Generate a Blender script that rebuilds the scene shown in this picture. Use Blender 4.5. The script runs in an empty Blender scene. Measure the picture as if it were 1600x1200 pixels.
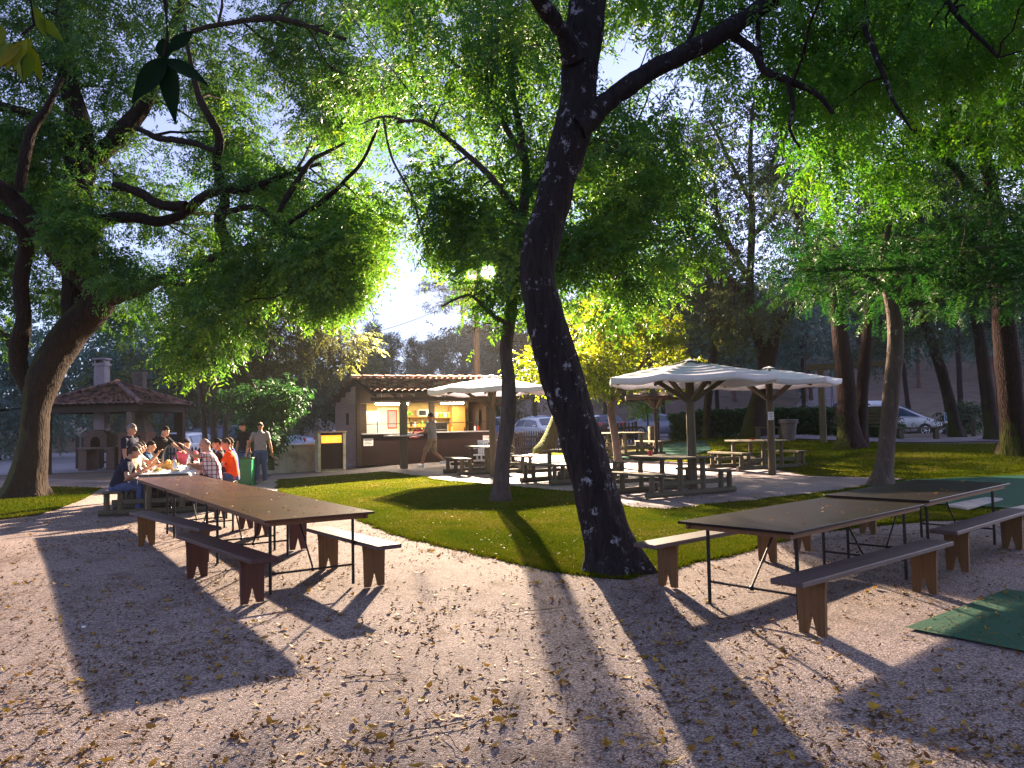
import bpy, bmesh, math, random
import numpy as np
from mathutils import Vector, Matrix, Quaternion, noise
from mathutils.geometry import delaunay_2d_cdt
random.seed(7)
RNG = np.random.default_rng(11)
sc = bpy.context.scene
COL = sc.collection
R = math.radians
# ------------------------------------------------------------------ camera
F = 1230.0
EYE = 1.70
PITCH = math.atan(60/1230.0)
ROLL = -0.020
CAMROT = Matrix.Rotation(math.pi/2+PITCH, 3, 'X') @ Matrix.Rotation(ROLL, 3, 'Z')
def ray(px, py):
    return CAMROT @ Vector(((px-800)/F, (600-py)/F, -1.0))
def P(px, py, Y):
    d = ray(px, py); t = Y/d.y
    return Vector((d.x*t, Y, EYE+d.z*t))
def sm(a, b, x):
    t = min(1.0, max(0.0, (x-a)/(b-a))); return t*t*(3-2*t)
MOUNDS = [(10.2, 23.6, .38, 1.9), (13.2, 20.6, .34, 2.0), (10.2, 30.0, .25, 2.2), (1.9, 27.5, .35, 1.6), (.1, 30.0, .0, 2)]
def T(x, y):
    f = .25+.75*sm(-8, -3, x)
    z = f*.015*max(0.0, y-7)
    if y > 66: z -= f*.015*(y-66)
    z += .42*sm(21, 31, y)*sm(2.5, 7, x)*(1-sm(35, 40, y))
    z += sm(-4, 12, x)*.20*max(0, y-56) if y < 130 else sm(-4, 12, x)*.20*74
    z += (1-sm(-4, 12, x))*.06*max(0, min(y, 150)-60)
    for mx, my, h, s in MOUNDS:
        z += h*math.exp(-((x-mx)**2+(y-my)**2)/(2*s*s))
    return z
def G(px, py):
    d = ray(px, py); t = 2.0; dt = .25
    while t < 400:
        if EYE+d.z*t < T(d.x*t, d.y*t): break
        t += dt
    a, b = t-dt, t
    for _ in range(25):
        m = (a+b)/2
        if EYE+d.z*m < T(d.x*m, d.y*m): b = m
        else: a = m
    return Vector((d.x*a, d.y*a, T(d.x*a, d.y*a)))
def on(x, y, dz=0.0): return Vector((x, y, T(x, y)+dz))
cam = bpy.data.cameras.new("camera"); camo = bpy.data.objects.new("camera", cam); COL.objects.link(camo)
cam.sensor_width = 36; cam.lens = F/1600*36; cam.clip_end = 600; cam.clip_start = .05
camo.matrix_world = Matrix.Translation((0, 0, EYE)) @ CAMROT.to_4x4()
sc.camera = camo
# ------------------------------------------------------------------ object helpers
def tag(o, label=None, cat=None, group=None, kind=None):
    if label: o['label'] = label
    if cat: o['category'] = cat
    if group: o['group'] = group
    if kind: o['kind'] = kind
    return o
def empty(name, loc=(0, 0, 0), rz=0.0, label=None, cat=None, group=None):
    o = bpy.data.objects.new(name, None); COL.objects.link(o); o.empty_display_size = .2
    o.location = loc; o.rotation_euler = (0, 0, rz)
    return tag(o, label, cat, group)
def link(name, me, m=None, parent=None, smooth=False):
    o = bpy.data.objects.new(name, me); COL.objects.link(o)
    if m is not None: me.materials.append(m)
    if parent is not None: o.parent = parent
    if smooth:
        me.polygons.foreach_set('use_smooth', np.ones(len(me.polygons), bool))
    return o
def copy_tree(o, parent=None):
    c = o.copy(); COL.objects.link(c)
    if parent is not None: c.parent = parent
    for ch in list(o.children): copy_tree(ch, c)
    return c
def mesh_np(name, V, Fq, m=None, parent=None, tint=None, smooth=False):
    """V (n,3), Fq (k,4) or (k,3)"""
    V = np.asarray(V, np.float32); Fq = np.asarray(Fq, np.int32)
    me = bpy.data.meshes.new(name); k, s = Fq.shape
    me.vertices.add(len(V)); me.vertices.foreach_set('co', V.ravel())
    me.loops.add(k*s); me.loops.foreach_set('vertex_index', Fq.ravel())
    me.polygons.add(k); me.polygons.foreach_set('loop_start', np.arange(0, k*s, s, dtype=np.int32))
    if tint is not None:
        a = me.attributes.new('tint', 'FLOAT', 'POINT'); a.data.foreach_set('value', np.asarray(tint, np.float32))
    me.update(calc_edges=True); me.validate()
    return link(name, me, m, parent, smooth)
class MB:
    """collects shapes into one mesh"""
    def __init__(s): s.v = []; s.f = []
    def add(s, V, Fs):
        b = len(s.v); s.v += [tuple(p) for p in V]; s.f += [tuple(i+b for i in f) for f in Fs]; return s
    def box(s, c, size, rz=0, M=None, bev=.0):
        hx, hy, hz = size[0]/2, size[1]/2, size[2]/2
        if bev > 0 and min(hx, hy, hz) > bev*1.2:
            b = bev
            pts = []; V = []
            idx = {}
            for sx in (-1, 1):
                for sy in (-1, 1):
                    for sz in (-1, 1):
                        idx[sx, sy, sz] = len(V)
                        V += [(sx*hx, sy*(hy-b), sz*(hz-b)), (sx*(hx-b), sy*hy, sz*(hz-b)), (sx*(hx-b), sy*(hy-b), sz*hz)]
            Fs = []
            def q(a): Fs.append(a)
            I = lambda x, y, z, k: idx[x, y, z]+k
            for sx in (-1, 1): q([I(sx, -1, -1, 0), I(sx, 1, -1, 0), I(sx, 1, 1, 0), I(sx, -1, 1, 0)][::sx])
            for sy in (-1, 1): q([I(-1, sy, -1, 1), I(-1, sy, 1, 1), I(1, sy, 1, 1), I(1, sy, -1, 1)][::sy])
            for sz in (-1, 1): q([I(-1, -1, sz, 2), I(1, -1, sz, 2), I(1, 1, sz, 2), I(-1, 1, sz, 2)][::sz])
            for a in (-1, 1):
                for c2 in (-1, 1):
                    q([I(a, c2, -1, 0), I(a, c2, -1, 1), I(a, c2, 1, 1), I(a, c2, 1, 0)][::-a*c2])
                    q([I(a, -1, c2, 0), I(a, -1, c2, 2), I(a, 1, c2, 2), I(a, 1, c2, 0)][::a*c2])
                    q([I(-1, a, c2, 1), I(-1, a, c2, 2), I(1, a, c2, 2), I(1, a, c2, 1)][::-a*c2])
            for sx in (-1, 1):
                for sy in (-1, 1):
                    for sz in (-1, 1):
                        q([I(sx, sy, sz, 0), I(sx, sy, sz, 1), I(sx, sy, sz, 2)][::sx*sy*sz])
        else:
            V = [(-hx, -hy, -hz), (hx, -hy, -hz), (hx, hy, -hz), (-hx, hy, -hz), (-hx, -hy, hz), (hx, -hy, hz), (hx, hy, hz), (-hx, hy, hz)]
            Fs = [(0, 3, 2, 1), (4, 5, 6, 7), (0, 1, 5, 4), (1, 2, 6, 5), (2, 3, 7, 6), (3, 0, 4, 7)]
        m = Matrix.Translation(Vector(c)) @ (M.to_4x4() if M is not None else Matrix.Rotation(rz, 4, 'Z'))
        return s.add([m @ Vector(p) for p in V], Fs)
    def beam(s, a, b, w, h, up=(0, 0, 1)):
        a = Vector(a); b = Vector(b); d = (b-a); L = d.length; x = d.normalized()
        y = Vector(up).cross(x)
        if y.length < 1e-4: y = Vector((0, 1, 0)).cross(x)
        y.normalize(); z = x.cross(y)
        M = Matrix((x, y, z)).transposed()
        return s.box((a+b)/2, (L, w, h), M=M)
    def tube(s, pts, rad, n=8, cap=True):
        pts = [Vector(p) for p in pts]
        if not hasattr(rad, '__len__'): rad = [rad]*len(pts)
        rings = []; nrm = None; V = []; Fs = []
        for i, p in enumerate(pts):
            t = (pts[min(i+1, len(pts)-1)]-pts[max(i-1, 0)]).normalized()
            if nrm is None:
                nrm = t.cross(Vector((0, 0, 1)))
                if nrm.length < .1: nrm = t.cross(Vector((1, 0, 0)))
            nrm = (nrm-t*nrm.dot(t)).normalized(); bn = t.cross(nrm)
            for k in range(n):
                a = 2*math.pi*k/n
                V.append(p+(nrm*math.cos(a)+bn*math.sin(a))*rad[i])
        for i in range(len(pts)-1):
            for k in range(n):
                k2 = (k+1) % n
                Fs.append((i*n+k, i*n+k2, (i+1)*n+k2, (i+1)*n+k))
        if cap:
            Fs.append(tuple(range(n-1, -1, -1))); b = (len(pts)-1)*n; Fs.append(tuple(range(b, b+n)))
        return s.add(V, Fs)
    def lathe(s, prof, c=(0, 0, 0), n=16, M=None):
        V = []; Fs = []
        for r, z in prof:
            for k in range(n):
                a = 2*math.pi*k/n; V.append(Vector((r*math.cos(a), r*math.sin(a), z)))
        for i in range(len(prof)-1):
            for k in range(n):
                k2 = (k+1) % n
                Fs.append((i*n+k, i*n+k2, (i+1)*n+k2, (i+1)*n+k))
        Fs.append(tuple(range(n-1, -1, -1))); b = (len(prof)-1)*n; Fs.append(tuple(range(b, b+n)))
        if M is not None: V = [M @ p for p in V]
        return s.add([p+Vector(c) for p in V], Fs)
    def prism(s, poly, h, M=None):
        """poly in local xy, extruded along local z from 0 to h, placed with 4x4 M"""
        n = len(poly)
        V = [Vector((x, y, 0)) for x, y in poly]+[Vector((x, y, h)) for x, y in poly]
        if M is not None: V = [M @ p for p in V]
        Fs = [tuple(range(n-1, -1, -1)), tuple(range(n, 2*n))]+[(i, (i+1) % n, n+(i+1) % n, n+i) for i in range(n)]
        return s.add(V, Fs)
    def ball(s, c, r, n=10, m=7, M=None):
        if not hasattr(r, '__len__'): r = (r, r, r)
        V = []; Fs = []
        for i in range(m+1):
            ph = math.pi*i/m
            for k in range(n):
                a = 2*math.pi*k/n
                V.append(Vector((r[0]*math.sin(ph)*math.cos(a), r[1]*math.sin(ph)*math.sin(a), r[2]*math.cos(ph))))
        for i in range(m):
            for k in range(n):
                k2 = (k+1) % n; Fs.append((i*n+k, (i+1)*n+k, (i+1)*n+k2, i*n+k2))
        if M is not None: V = [M @ p for p in V]
        return s.add([p+Vector(c) for p in V], Fs)
    def build(s, name, m, parent=None, smooth=False):
        me = bpy.data.meshes.new(name); me.from_pydata(s.v, [], s.f); me.update()
        bm = bmesh.new(); bm.from_mesh(me)
        bmesh.ops.remove_doubles(bm, verts=bm.verts, dist=1e-5)
        bmesh.ops.recalc_face_normals(bm, faces=bm.faces); bm.to_mesh(me); bm.free()
        o = link(name, me, m, parent)
        if smooth:
            me.polygons.foreach_set('use_smooth', np.ones(len(me.polygons), bool))
            if smooth != True: me.set_sharp_from_angle(angle=R(smooth))
        return o
# ------------------------------------------------------------------ materials
def nodes(name):
    m = bpy.data.materials.new(name); m.use_nodes = True; nt = m.node_tree
    for n in list(nt.nodes): nt.nodes.remove(n)
    out = nt.nodes.new('ShaderNodeOutputMaterial')
    return m, nt, out
def N(nt, t, **kw):
    n = nt.nodes.new(t)
    for k, v in kw.items():
        if k in n.inputs: n.inputs[k].default_value = v
        else: setattr(n, k, v)
    return n
def ramp(nt, fac, stops, interp='LINEAR'):
    r = nt.nodes.new('ShaderNodeValToRGB'); r.color_ramp.interpolation = interp
    e = r.color_ramp.elements
    while len(e) < len(stops): e.new(.5)
    for i, (p, c) in enumerate(stops):
        e[i].position = p; e[i].color = (*c, 1) if len(c) == 3 else c
    nt.links.new(fac, r.inputs[0]); return r
def mapping(nt, scale=(1, 1, 1), coord='Object', rot=(0, 0, 0)):
    tc = nt.nodes.new('ShaderNodeTexCoord'); mp = nt.nodes.new('ShaderNodeMapping')
    mp.inputs['Scale'].default_value = scale; mp.inputs['Rotation'].default_value = rot
    nt.links.new(tc.outputs[coord], mp.inputs[0]); return mp.outputs[0]
def rough_mat(name, c1, c2, scale=6, stretch=(1, 1, 1), rough=.7, bump=.3, spec=.3, detail=6, c3=None, dist=.01, metallic=0, coat=0, rot=(0, 0, 0)):
    m, nt, out = nodes(name)
    b = N(nt, 'ShaderNodeBsdfPrincipled', Roughness=rough, Metallic=metallic)
    b.inputs['Specular IOR Level'].default_value = spec; b.inputs['Coat Weight'].default_value = coat
    v = mapping(nt, stretch, rot=rot)
    n1 = N(nt, 'ShaderNodeTexNoise', Scale=scale, Detail=detail, Roughness=.65); nt.links.new(v, n1.inputs['Vector'])
    st = [(.3, c1), (.7, c2)] if c3 is None else [(.25, c1), (.5, c2), (.75, c3)]
    r = ramp(nt, n1.outputs['Fac'], st); nt.links.new(r.outputs[0], b.inputs['Base Color'])
    if bump:
        bp = N(nt, 'ShaderNodeBump', Strength=bump, Distance=dist); nt.links.new(n1.outputs['Fac'], bp.inputs['Height']); nt.links.new(bp.outputs[0], b.inputs['Normal'])
    nt.links.new(b.outputs[0], out.inputs[0]); return m
def plain(name, c, rough=.5, metallic=0, spec=.4, coat=0, emit=None, strength=0):
    m, nt, out = nodes(name)
    b = N(nt, 'ShaderNodeBsdfPrincipled', Roughness=rough, Metallic=metallic)
    b.inputs['Specular IOR Level'].default_value = spec; b.inputs['Coat Weight'].default_value = coat
    v = mapping(nt); n1 = N(nt, 'ShaderNodeTexNoise', Scale=9.0, Detail=4); nt.links.new(v, n1.inputs['Vector'])
    r = ramp(nt, n1.outputs['Fac'], [(.3, tuple(x*.88 for x in c)), (.7, tuple(min(1, x*1.1) for x in c))])
    nt.links.new(r.outputs[0], b.inputs['Base Color'])
    if emit is not None:
        b.inputs['Emission Color'].default_value = (*emit, 1); b.inputs['Emission Strength'].default_value = strength
    nt.links.new(b.outputs[0], out.inputs[0]); return m
def leaf_mat(name, c0, c1, c2, trans=.42, tcol=(1.5, 1.5, .6), rough=.5, spec=.18):
    m, nt, out = nodes(name)
    at = N(nt, 'ShaderNodeAttribute', attribute_name='tint')
    r = ramp(nt, at.outputs['Fac'], [(0, c0), (.55, c1), (1, c2)])
    b = N(nt, 'ShaderNodeBsdfPrincipled', Roughness=rough); b.inputs['Specular IOR Level'].default_value = spec
    nt.links.new(r.outputs[0], b.inputs['Base Color'])
    mx = N(nt, 'ShaderNodeMix', data_type='RGBA', blend_type='MULTIPLY'); mx.inputs[0].default_value = 1
    nt.links.new(r.outputs[0], mx.inputs[6]); mx.inputs[7].default_value = (*tcol, 1)
    t = N(nt, 'ShaderNodeBsdfTranslucent'); nt.links.new(mx.outputs[2], t.inputs[0])
    ms = N(nt, 'ShaderNodeMixShader'); ms.inputs[0].default_value = trans
    nt.links.new(b.outputs[0], ms.inputs[1]); nt.links.new(t.outputs[0], ms.inputs[2]); nt.links.new(ms.outputs[0], out.inputs[0]); return m
KL = .19
FLOOD = 57000.0
FLOODC = (1.0, .77, .54)
SUN_EL = 12.0
SUN_ROT = 62
SKY = .15
SKY_SAT = .58
SKY_TINT = (.97, .89, 1.09, 1)
EXPO = 1.64
DENS = 1.0
HAZE = .00022
# ------------------------------------------------------------------ world and lamps
w = bpy.data.worlds.new("World"); sc.world = w; w.use_nodes = True
wn = w.node_tree; bg = wn.nodes['Background']
sky = wn.nodes.new('ShaderNodeTexSky'); sky.sky_type = 'NISHITA'; sky.sun_disc = False
sky.sun_elevation = R(SUN_EL); sky.sun_rotation = R(SUN_ROT); sky.air_density = 1.0; sky.dust_density = 1.0; sky.ozone_density = 5.0
hsv = wn.nodes.new('ShaderNodeHueSaturation'); hsv.inputs['Saturation'].default_value = SKY_SAT; wn.links.new(sky.outputs[0], hsv.inputs['Color'])
tin = wn.nodes.new('ShaderNodeMix'); tin.data_type = 'RGBA'; tin.blend_type = 'MULTIPLY'; tin.inputs[0].default_value = 1; tin.inputs[7].default_value = SKY_TINT; wn.links.new(hsv.outputs[0], tin.inputs[6]); wn.links.new(tin.outputs[2], bg.inputs[0]); bg.inputs[1].default_value = SKY
sc.view_settings.view_transform = 'Standard'; sc.view_settings.look = 'None'; sc.view_settings.exposure = EXPO
cy = sc.cycles
cy.max_bounces = 6; cy.diffuse_bounces = 4; cy.glossy_bounces = 2; cy.transmission_bounces = 3; cy.transparent_max_bounces = 4
cy.sample_clamp_indirect = 4; cy.caustics_reflective = False; cy.caustics_refractive = False
cy.use_denoising = True
try: cy.denoiser = 'OPENIMAGEDENOISE'; cy.denoising_input_passes = 'RGB_ALBEDO_NORMAL'; cy.denoising_prefilter = 'ACCURATE'
except Exception: pass
# ------------------------------------------------------------------ materials
def gravel_mat():
    m, nt, out = nodes('pebble_gravel'); b = N(nt, 'ShaderNodeBsdfPrincipled', Roughness=.9); b.inputs['Specular IOR Level'].default_value = .12
    v = mapping(nt)
    vo = N(nt, 'ShaderNodeTexVoronoi', Scale=105.0, Randomness=1.0); nt.links.new(v, vo.inputs['Vector'])
    hs = N(nt, 'ShaderNodeSeparateColor'); nt.links.new(vo.outputs['Color'], hs.inputs[0])
    r1 = ramp(nt, hs.outputs[0], [(0, (.080, .060, .056)), (.3, (.165, .130, .120)), (.65, (.29, .235, .215)), (1, (.50, .42, .385))])
    n2 = N(nt, 'ShaderNodeTexNoise', Scale=.55, Detail=7, Roughness=.65); nt.links.new(v, n2.inputs['Vector'])
    r2 = ramp(nt, n2.outputs['Fac'], [(.28, (.60, .55, .54)), (.5, (.90, .88, .88)), (.72, (1.12, 1.08, 1.06))])
    mx = N(nt, 'ShaderNodeMix', data_type='RGBA', blend_type='MULTIPLY'); mx.inputs[0].default_value = 1
    nt.links.new(r1.outputs[0], mx.inputs[6]); nt.links.new(r2.outputs[0], mx.inputs[7])
    # worn dirt patches
    n3 = N(nt, 'ShaderNodeTexNoise', Scale=1.9, Detail=8, Roughness=.72); nt.links.new(v, n3.inputs['Vector'])
    r3 = ramp(nt, n3.outputs['Fac'], [(.53, (0, 0, 0)), (.68, (1, 1, 1))])
    mx2 = N(nt, 'ShaderNodeMix', data_type='RGBA'); nt.links.new(r3.outputs[0], mx2.inputs[0])
    mul = N(nt, 'ShaderNodeMix', data_type='RGBA', blend_type='MULTIPLY'); mul.inputs[0].default_value = 1
    nt.links.new(mx.outputs[2], mul.inputs[6]); mul.inputs[7].default_value = (.62, .54, .50, 1)
    nt.links.new(mx.outputs[2], mx2.inputs[6]); nt.links.new(mul.outputs[2], mx2.inputs[7])
    nt.links.new(mx2.outputs[2], b.inputs['Base Color'])
    inv = N(nt, 'ShaderNodeMath', operation='SUBTRACT'); inv.inputs[0].default_value = 1; nt.links.new(vo.outputs['Distance'], inv.inputs[1])
    add = N(nt, 'ShaderNodeMath', operation='MULTIPLY_ADD'); nt.links.new(hs.outputs[1], add.inputs[0]); add.inputs[1].default_value = .55; nt.links.new(inv.outputs[0], add.inputs[2])
    bp = N(nt, 'ShaderNodeBump', Strength=.7, Distance=.006); nt.links.new(add.outputs[0], bp.inputs['Height']); nt.links.new(bp.outputs[0], b.inputs['Normal'])
    nt.links.new(b.outputs[0], out.inputs[0]); return m
def lawn_mat():
    m, nt, out = nodes('lawn_turf'); b = N(nt, 'ShaderNodeBsdfPrincipled', Roughness=1.0); b.inputs['Specular IOR Level'].default_value = .0
    v = mapping(nt)
    n1 = N(nt, 'ShaderNodeTexNoise', Scale=.5, Detail=6, Roughness=.7); nt.links.new(v, n1.inputs['Vector'])
    r1 = ramp(nt, n1.outputs['Fac'], [(.3, (.022, .054, .004)), (.5, (.066, .080, .005)), (.7, (.125, .100, .022))])
    n2 = N(nt, 'ShaderNodeTexNoise', Scale=60, Detail=5, Roughness=.8); nt.links.new(v, n2.inputs['Vector'])
    r2 = ramp(nt, n2.outputs['Fac'], [(.3, (.5, .5, .5)), (.7, (1.4, 1.4, 1.3))])
    mx = N(nt, 'ShaderNodeMix', data_type='RGBA', blend_type='MULTIPLY'); mx.inputs[0].default_value = 1
    nt.links.new(r1.outputs[0], mx.inputs[6]); nt.links.new(r2.outputs[0], mx.inputs[7]); nt.links.new(mx.outputs[2], b.inputs['Base Color'])
    bp = N(nt, 'ShaderNodeBump', Strength=.9, Distance=.02); nt.links.new(n2.outputs['Fac'], bp.inputs['Height']); nt.links.new(bp.outputs[0], b.inputs['Normal'])
    nt.links.new(b.outputs[0], out.inputs[0]); return m
def plank_mat(name, c1, c2, axis='X', rough=.65, bump=.4):
    """wood with grain running along an object axis"""
    st = {'X': (1.2, 26, 26), 'Y': (26, 1.2, 26), 'Z': (26, 26, 1.2)}[axis]
    return rough_mat(name, c1, c2, scale=1.6, stretch=st, rough=rough, bump=bump, dist=.006, detail=7)
def tile_mat(name, cols, sx, sy):
    m, nt, out = nodes(name); b = N(nt, 'ShaderNodeBsdfPrincipled', Roughness=.85); b.inputs['Specular IOR Level'].default_value = .2
    v = mapping(nt, (sx, sy, 1))
    vo = N(nt, 'ShaderNodeTexVoronoi', Scale=1.0, Randomness=.35); nt.links.new(v, vo.inputs['Vector'])
    s = N(nt, 'ShaderNodeSeparateColor'); nt.links.new(vo.outputs['Color'], s.inputs[0])
    n2 = N(nt, 'ShaderNodeTexNoise', Scale=7, Detail=6); nt.links.new(mapping(nt), n2.inputs['Vector'])
    ad = N(nt, 'ShaderNodeMath', operation='MULTIPLY_ADD'); nt.links.new(n2.outputs['Fac'], ad.inputs[0]); ad.inputs[1].default_value = .35; nt.links.new(s.outputs[0], ad.inputs[2])
    r = ramp(nt, ad.outputs[0], [(.2, cols[0]), (.6, cols[1]), (.95, cols[2]), (1.25 if False else 1, cols[3])])
    nt.links.new(r.outputs[0], b.inputs['Base Color'])
    bp = N(nt, 'ShaderNodeBump', Strength=.5, Distance=.01); nt.links.new(n2.outputs['Fac'], bp.inputs['Height']); nt.links.new(bp.outputs[0], b.inputs['Normal'])
    nt.links.new(b.outputs[0], out.inputs[0]); return m
def brick_mat(name, c1, c2, mortar, scale=4.0):
    m, nt, out = nodes(name); b = N(nt, 'ShaderNodeBsdfPrincipled', Roughness=.9)
    tc = N(nt, 'ShaderNodeTexCoord'); sp = N(nt, 'ShaderNodeSeparateXYZ'); nt.links.new(tc.outputs['Object'], sp.inputs[0])
    ad = N(nt, 'ShaderNodeMath', operation='ADD'); nt.links.new(sp.outputs[0], ad.inputs[0]); nt.links.new(sp.outputs[1], ad.inputs[1])
    cb = N(nt, 'ShaderNodeCombineXYZ'); nt.links.new(ad.outputs[0], cb.inputs[0]); nt.links.new(sp.outputs[2], cb.inputs[1])
    br = N(nt, 'ShaderNodeTexBrick', Scale=scale); br.inputs['Color1'].default_value = (*c1, 1); br.inputs['Color2'].default_value = (*c2, 1); br.inputs['Mortar'].default_value = (*mortar, 1)
    br.inputs['Mortar Size'].default_value = .025
    nt.links.new(cb.outputs[0], br.inputs['Vector']); nt.links.new(br.outputs['Color'], b.inputs['Base Color'])
    bp = N(nt, 'ShaderNodeBump', Strength=.6, Distance=.01); bp.invert = True; nt.links.new(br.outputs['Fac'], bp.inputs['Height']); nt.links.new(bp.outputs[0], b.inputs['Normal'])
    nt.links.new(b.outputs[0], out.inputs[0]); return m
def bark_mat(name, c1, c2, lich=None, moss=None, stretch=(1, 1, .22), scale=14, bump=1.0, lam=.56, mossdir=(-.6, -.3, .2), mossfall=.10):
    m, nt, out = nodes(name); b = N(nt, 'ShaderNodeBsdfPrincipled', Roughness=.92); b.inputs['Specular IOR Level'].default_value = .15
    v = mapping(nt, stretch)
    n1 = N(nt, 'ShaderNodeTexNoise', Scale=scale, Detail=8, Roughness=.7, Distortion=.6); nt.links.new(v, n1.inputs['Vector'])
    vo = N(nt, 'ShaderNodeTexVoronoi', Scale=scale*1.3, feature='DISTANCE_TO_EDGE'); nt.links.new(v, vo.inputs['Vector'])
    r = ramp(nt, n1.outputs['Fac'], [(.3, c1), (.7, c2)]); last = r.outputs[0]
    if lich:
        n2 = N(nt, 'ShaderNodeTexNoise', Scale=5.5, Detail=9, Roughness=.75); nt.links.new(mapping(nt), n2.inputs['Vector'])
        r2 = ramp(nt, n2.outputs['Fac'], [(lam, (0, 0, 0)), (lam+.05, (1, 1, 1))])
        mx = N(nt, 'ShaderNodeMix', data_type='RGBA'); nt.links.new(r2.outputs[0], mx.inputs[0]); nt.links.new(last, mx.inputs[6]); mx.inputs[7].default_value = (*lich, 1); last = mx.outputs[2]
    if moss:
        ge = N(nt, 'ShaderNodeNewGeometry'); vm = N(nt, 'ShaderNodeVectorMath', operation='DOT_PRODUCT'); nt.links.new(ge.outputs['Normal'], vm.inputs[0]); vm.inputs[1].default_value = mossdir
        n3 = N(nt, 'ShaderNodeTexNoise', Scale=2.2, Detail=8, Roughness=.7); nt.links.new(mapping(nt), n3.inputs['Vector'])
        ad = N(nt, 'ShaderNodeMath', operation='ADD'); nt.links.new(vm.outputs['Value'], ad.inputs[0]); nt.links.new(n3.outputs['Fac'], ad.inputs[1])
        tcz = N(nt, 'ShaderNodeTexCoord'); sz = N(nt, 'ShaderNodeSeparateXYZ'); nt.links.new(tcz.outputs['Object'], sz.inputs[0])
        mz = N(nt, 'ShaderNodeMath', operation='MULTIPLY_ADD'); nt.links.new(sz.outputs[2], mz.inputs[0]); mz.inputs[1].default_value = -mossfall; nt.links.new(ad.outputs[0], mz.inputs[2]); ad = mz
        r3 = ramp(nt, ad.outputs[0], [(.85, (0, 0, 0)), (1.0, (1, 1, 1))])
        mx = N(nt, 'ShaderNodeMix', data_type='RGBA'); nt.links.new(r3.outputs[0], mx.inputs[0]); nt.links.new(last, mx.inputs[6]); mx.inputs[7].default_value = (*moss, 1); last = mx.outputs[2]
    nt.links.new(last, b.inputs['Base Color'])
    ml = N(nt, 'ShaderNodeMath', operation='MULTIPLY_ADD'); nt.links.new(vo.outputs['Distance'], ml.inputs[0]); ml.inputs[1].default_value = 1.4; nt.links.new(n1.outputs['Fac'], ml.inputs[2])
    bp = N(nt, 'ShaderNodeBump', Strength=bump, Distance=.03); nt.links.new(ml.outputs[0], bp.inputs['Height']); nt.links.new(bp.outputs[0], b.inputs['Normal'])
    nt.links.new(b.outputs[0], out.inputs[0]); return m
def glass_mat(name, tint=(.08, .11, .15)):
    m, nt, out = nodes(name); b = N(nt, 'ShaderNodeBsdfPrincipled', Roughness=.06); b.inputs['Specular IOR Level'].default_value = .9
    v = mapping(nt); n1 = N(nt, 'ShaderNodeTexNoise', Scale=2.0); nt.links.new(v, n1.inputs['Vector'])
    r = ramp(nt, n1.outputs['Fac'], [(.3, tuple(x*.6 for x in tint)), (.7, tint)]); nt.links.new(r.outputs[0], b.inputs['Base Color'])
    nt.links.new(b.outputs[0], out.inputs[0]); return m
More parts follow.
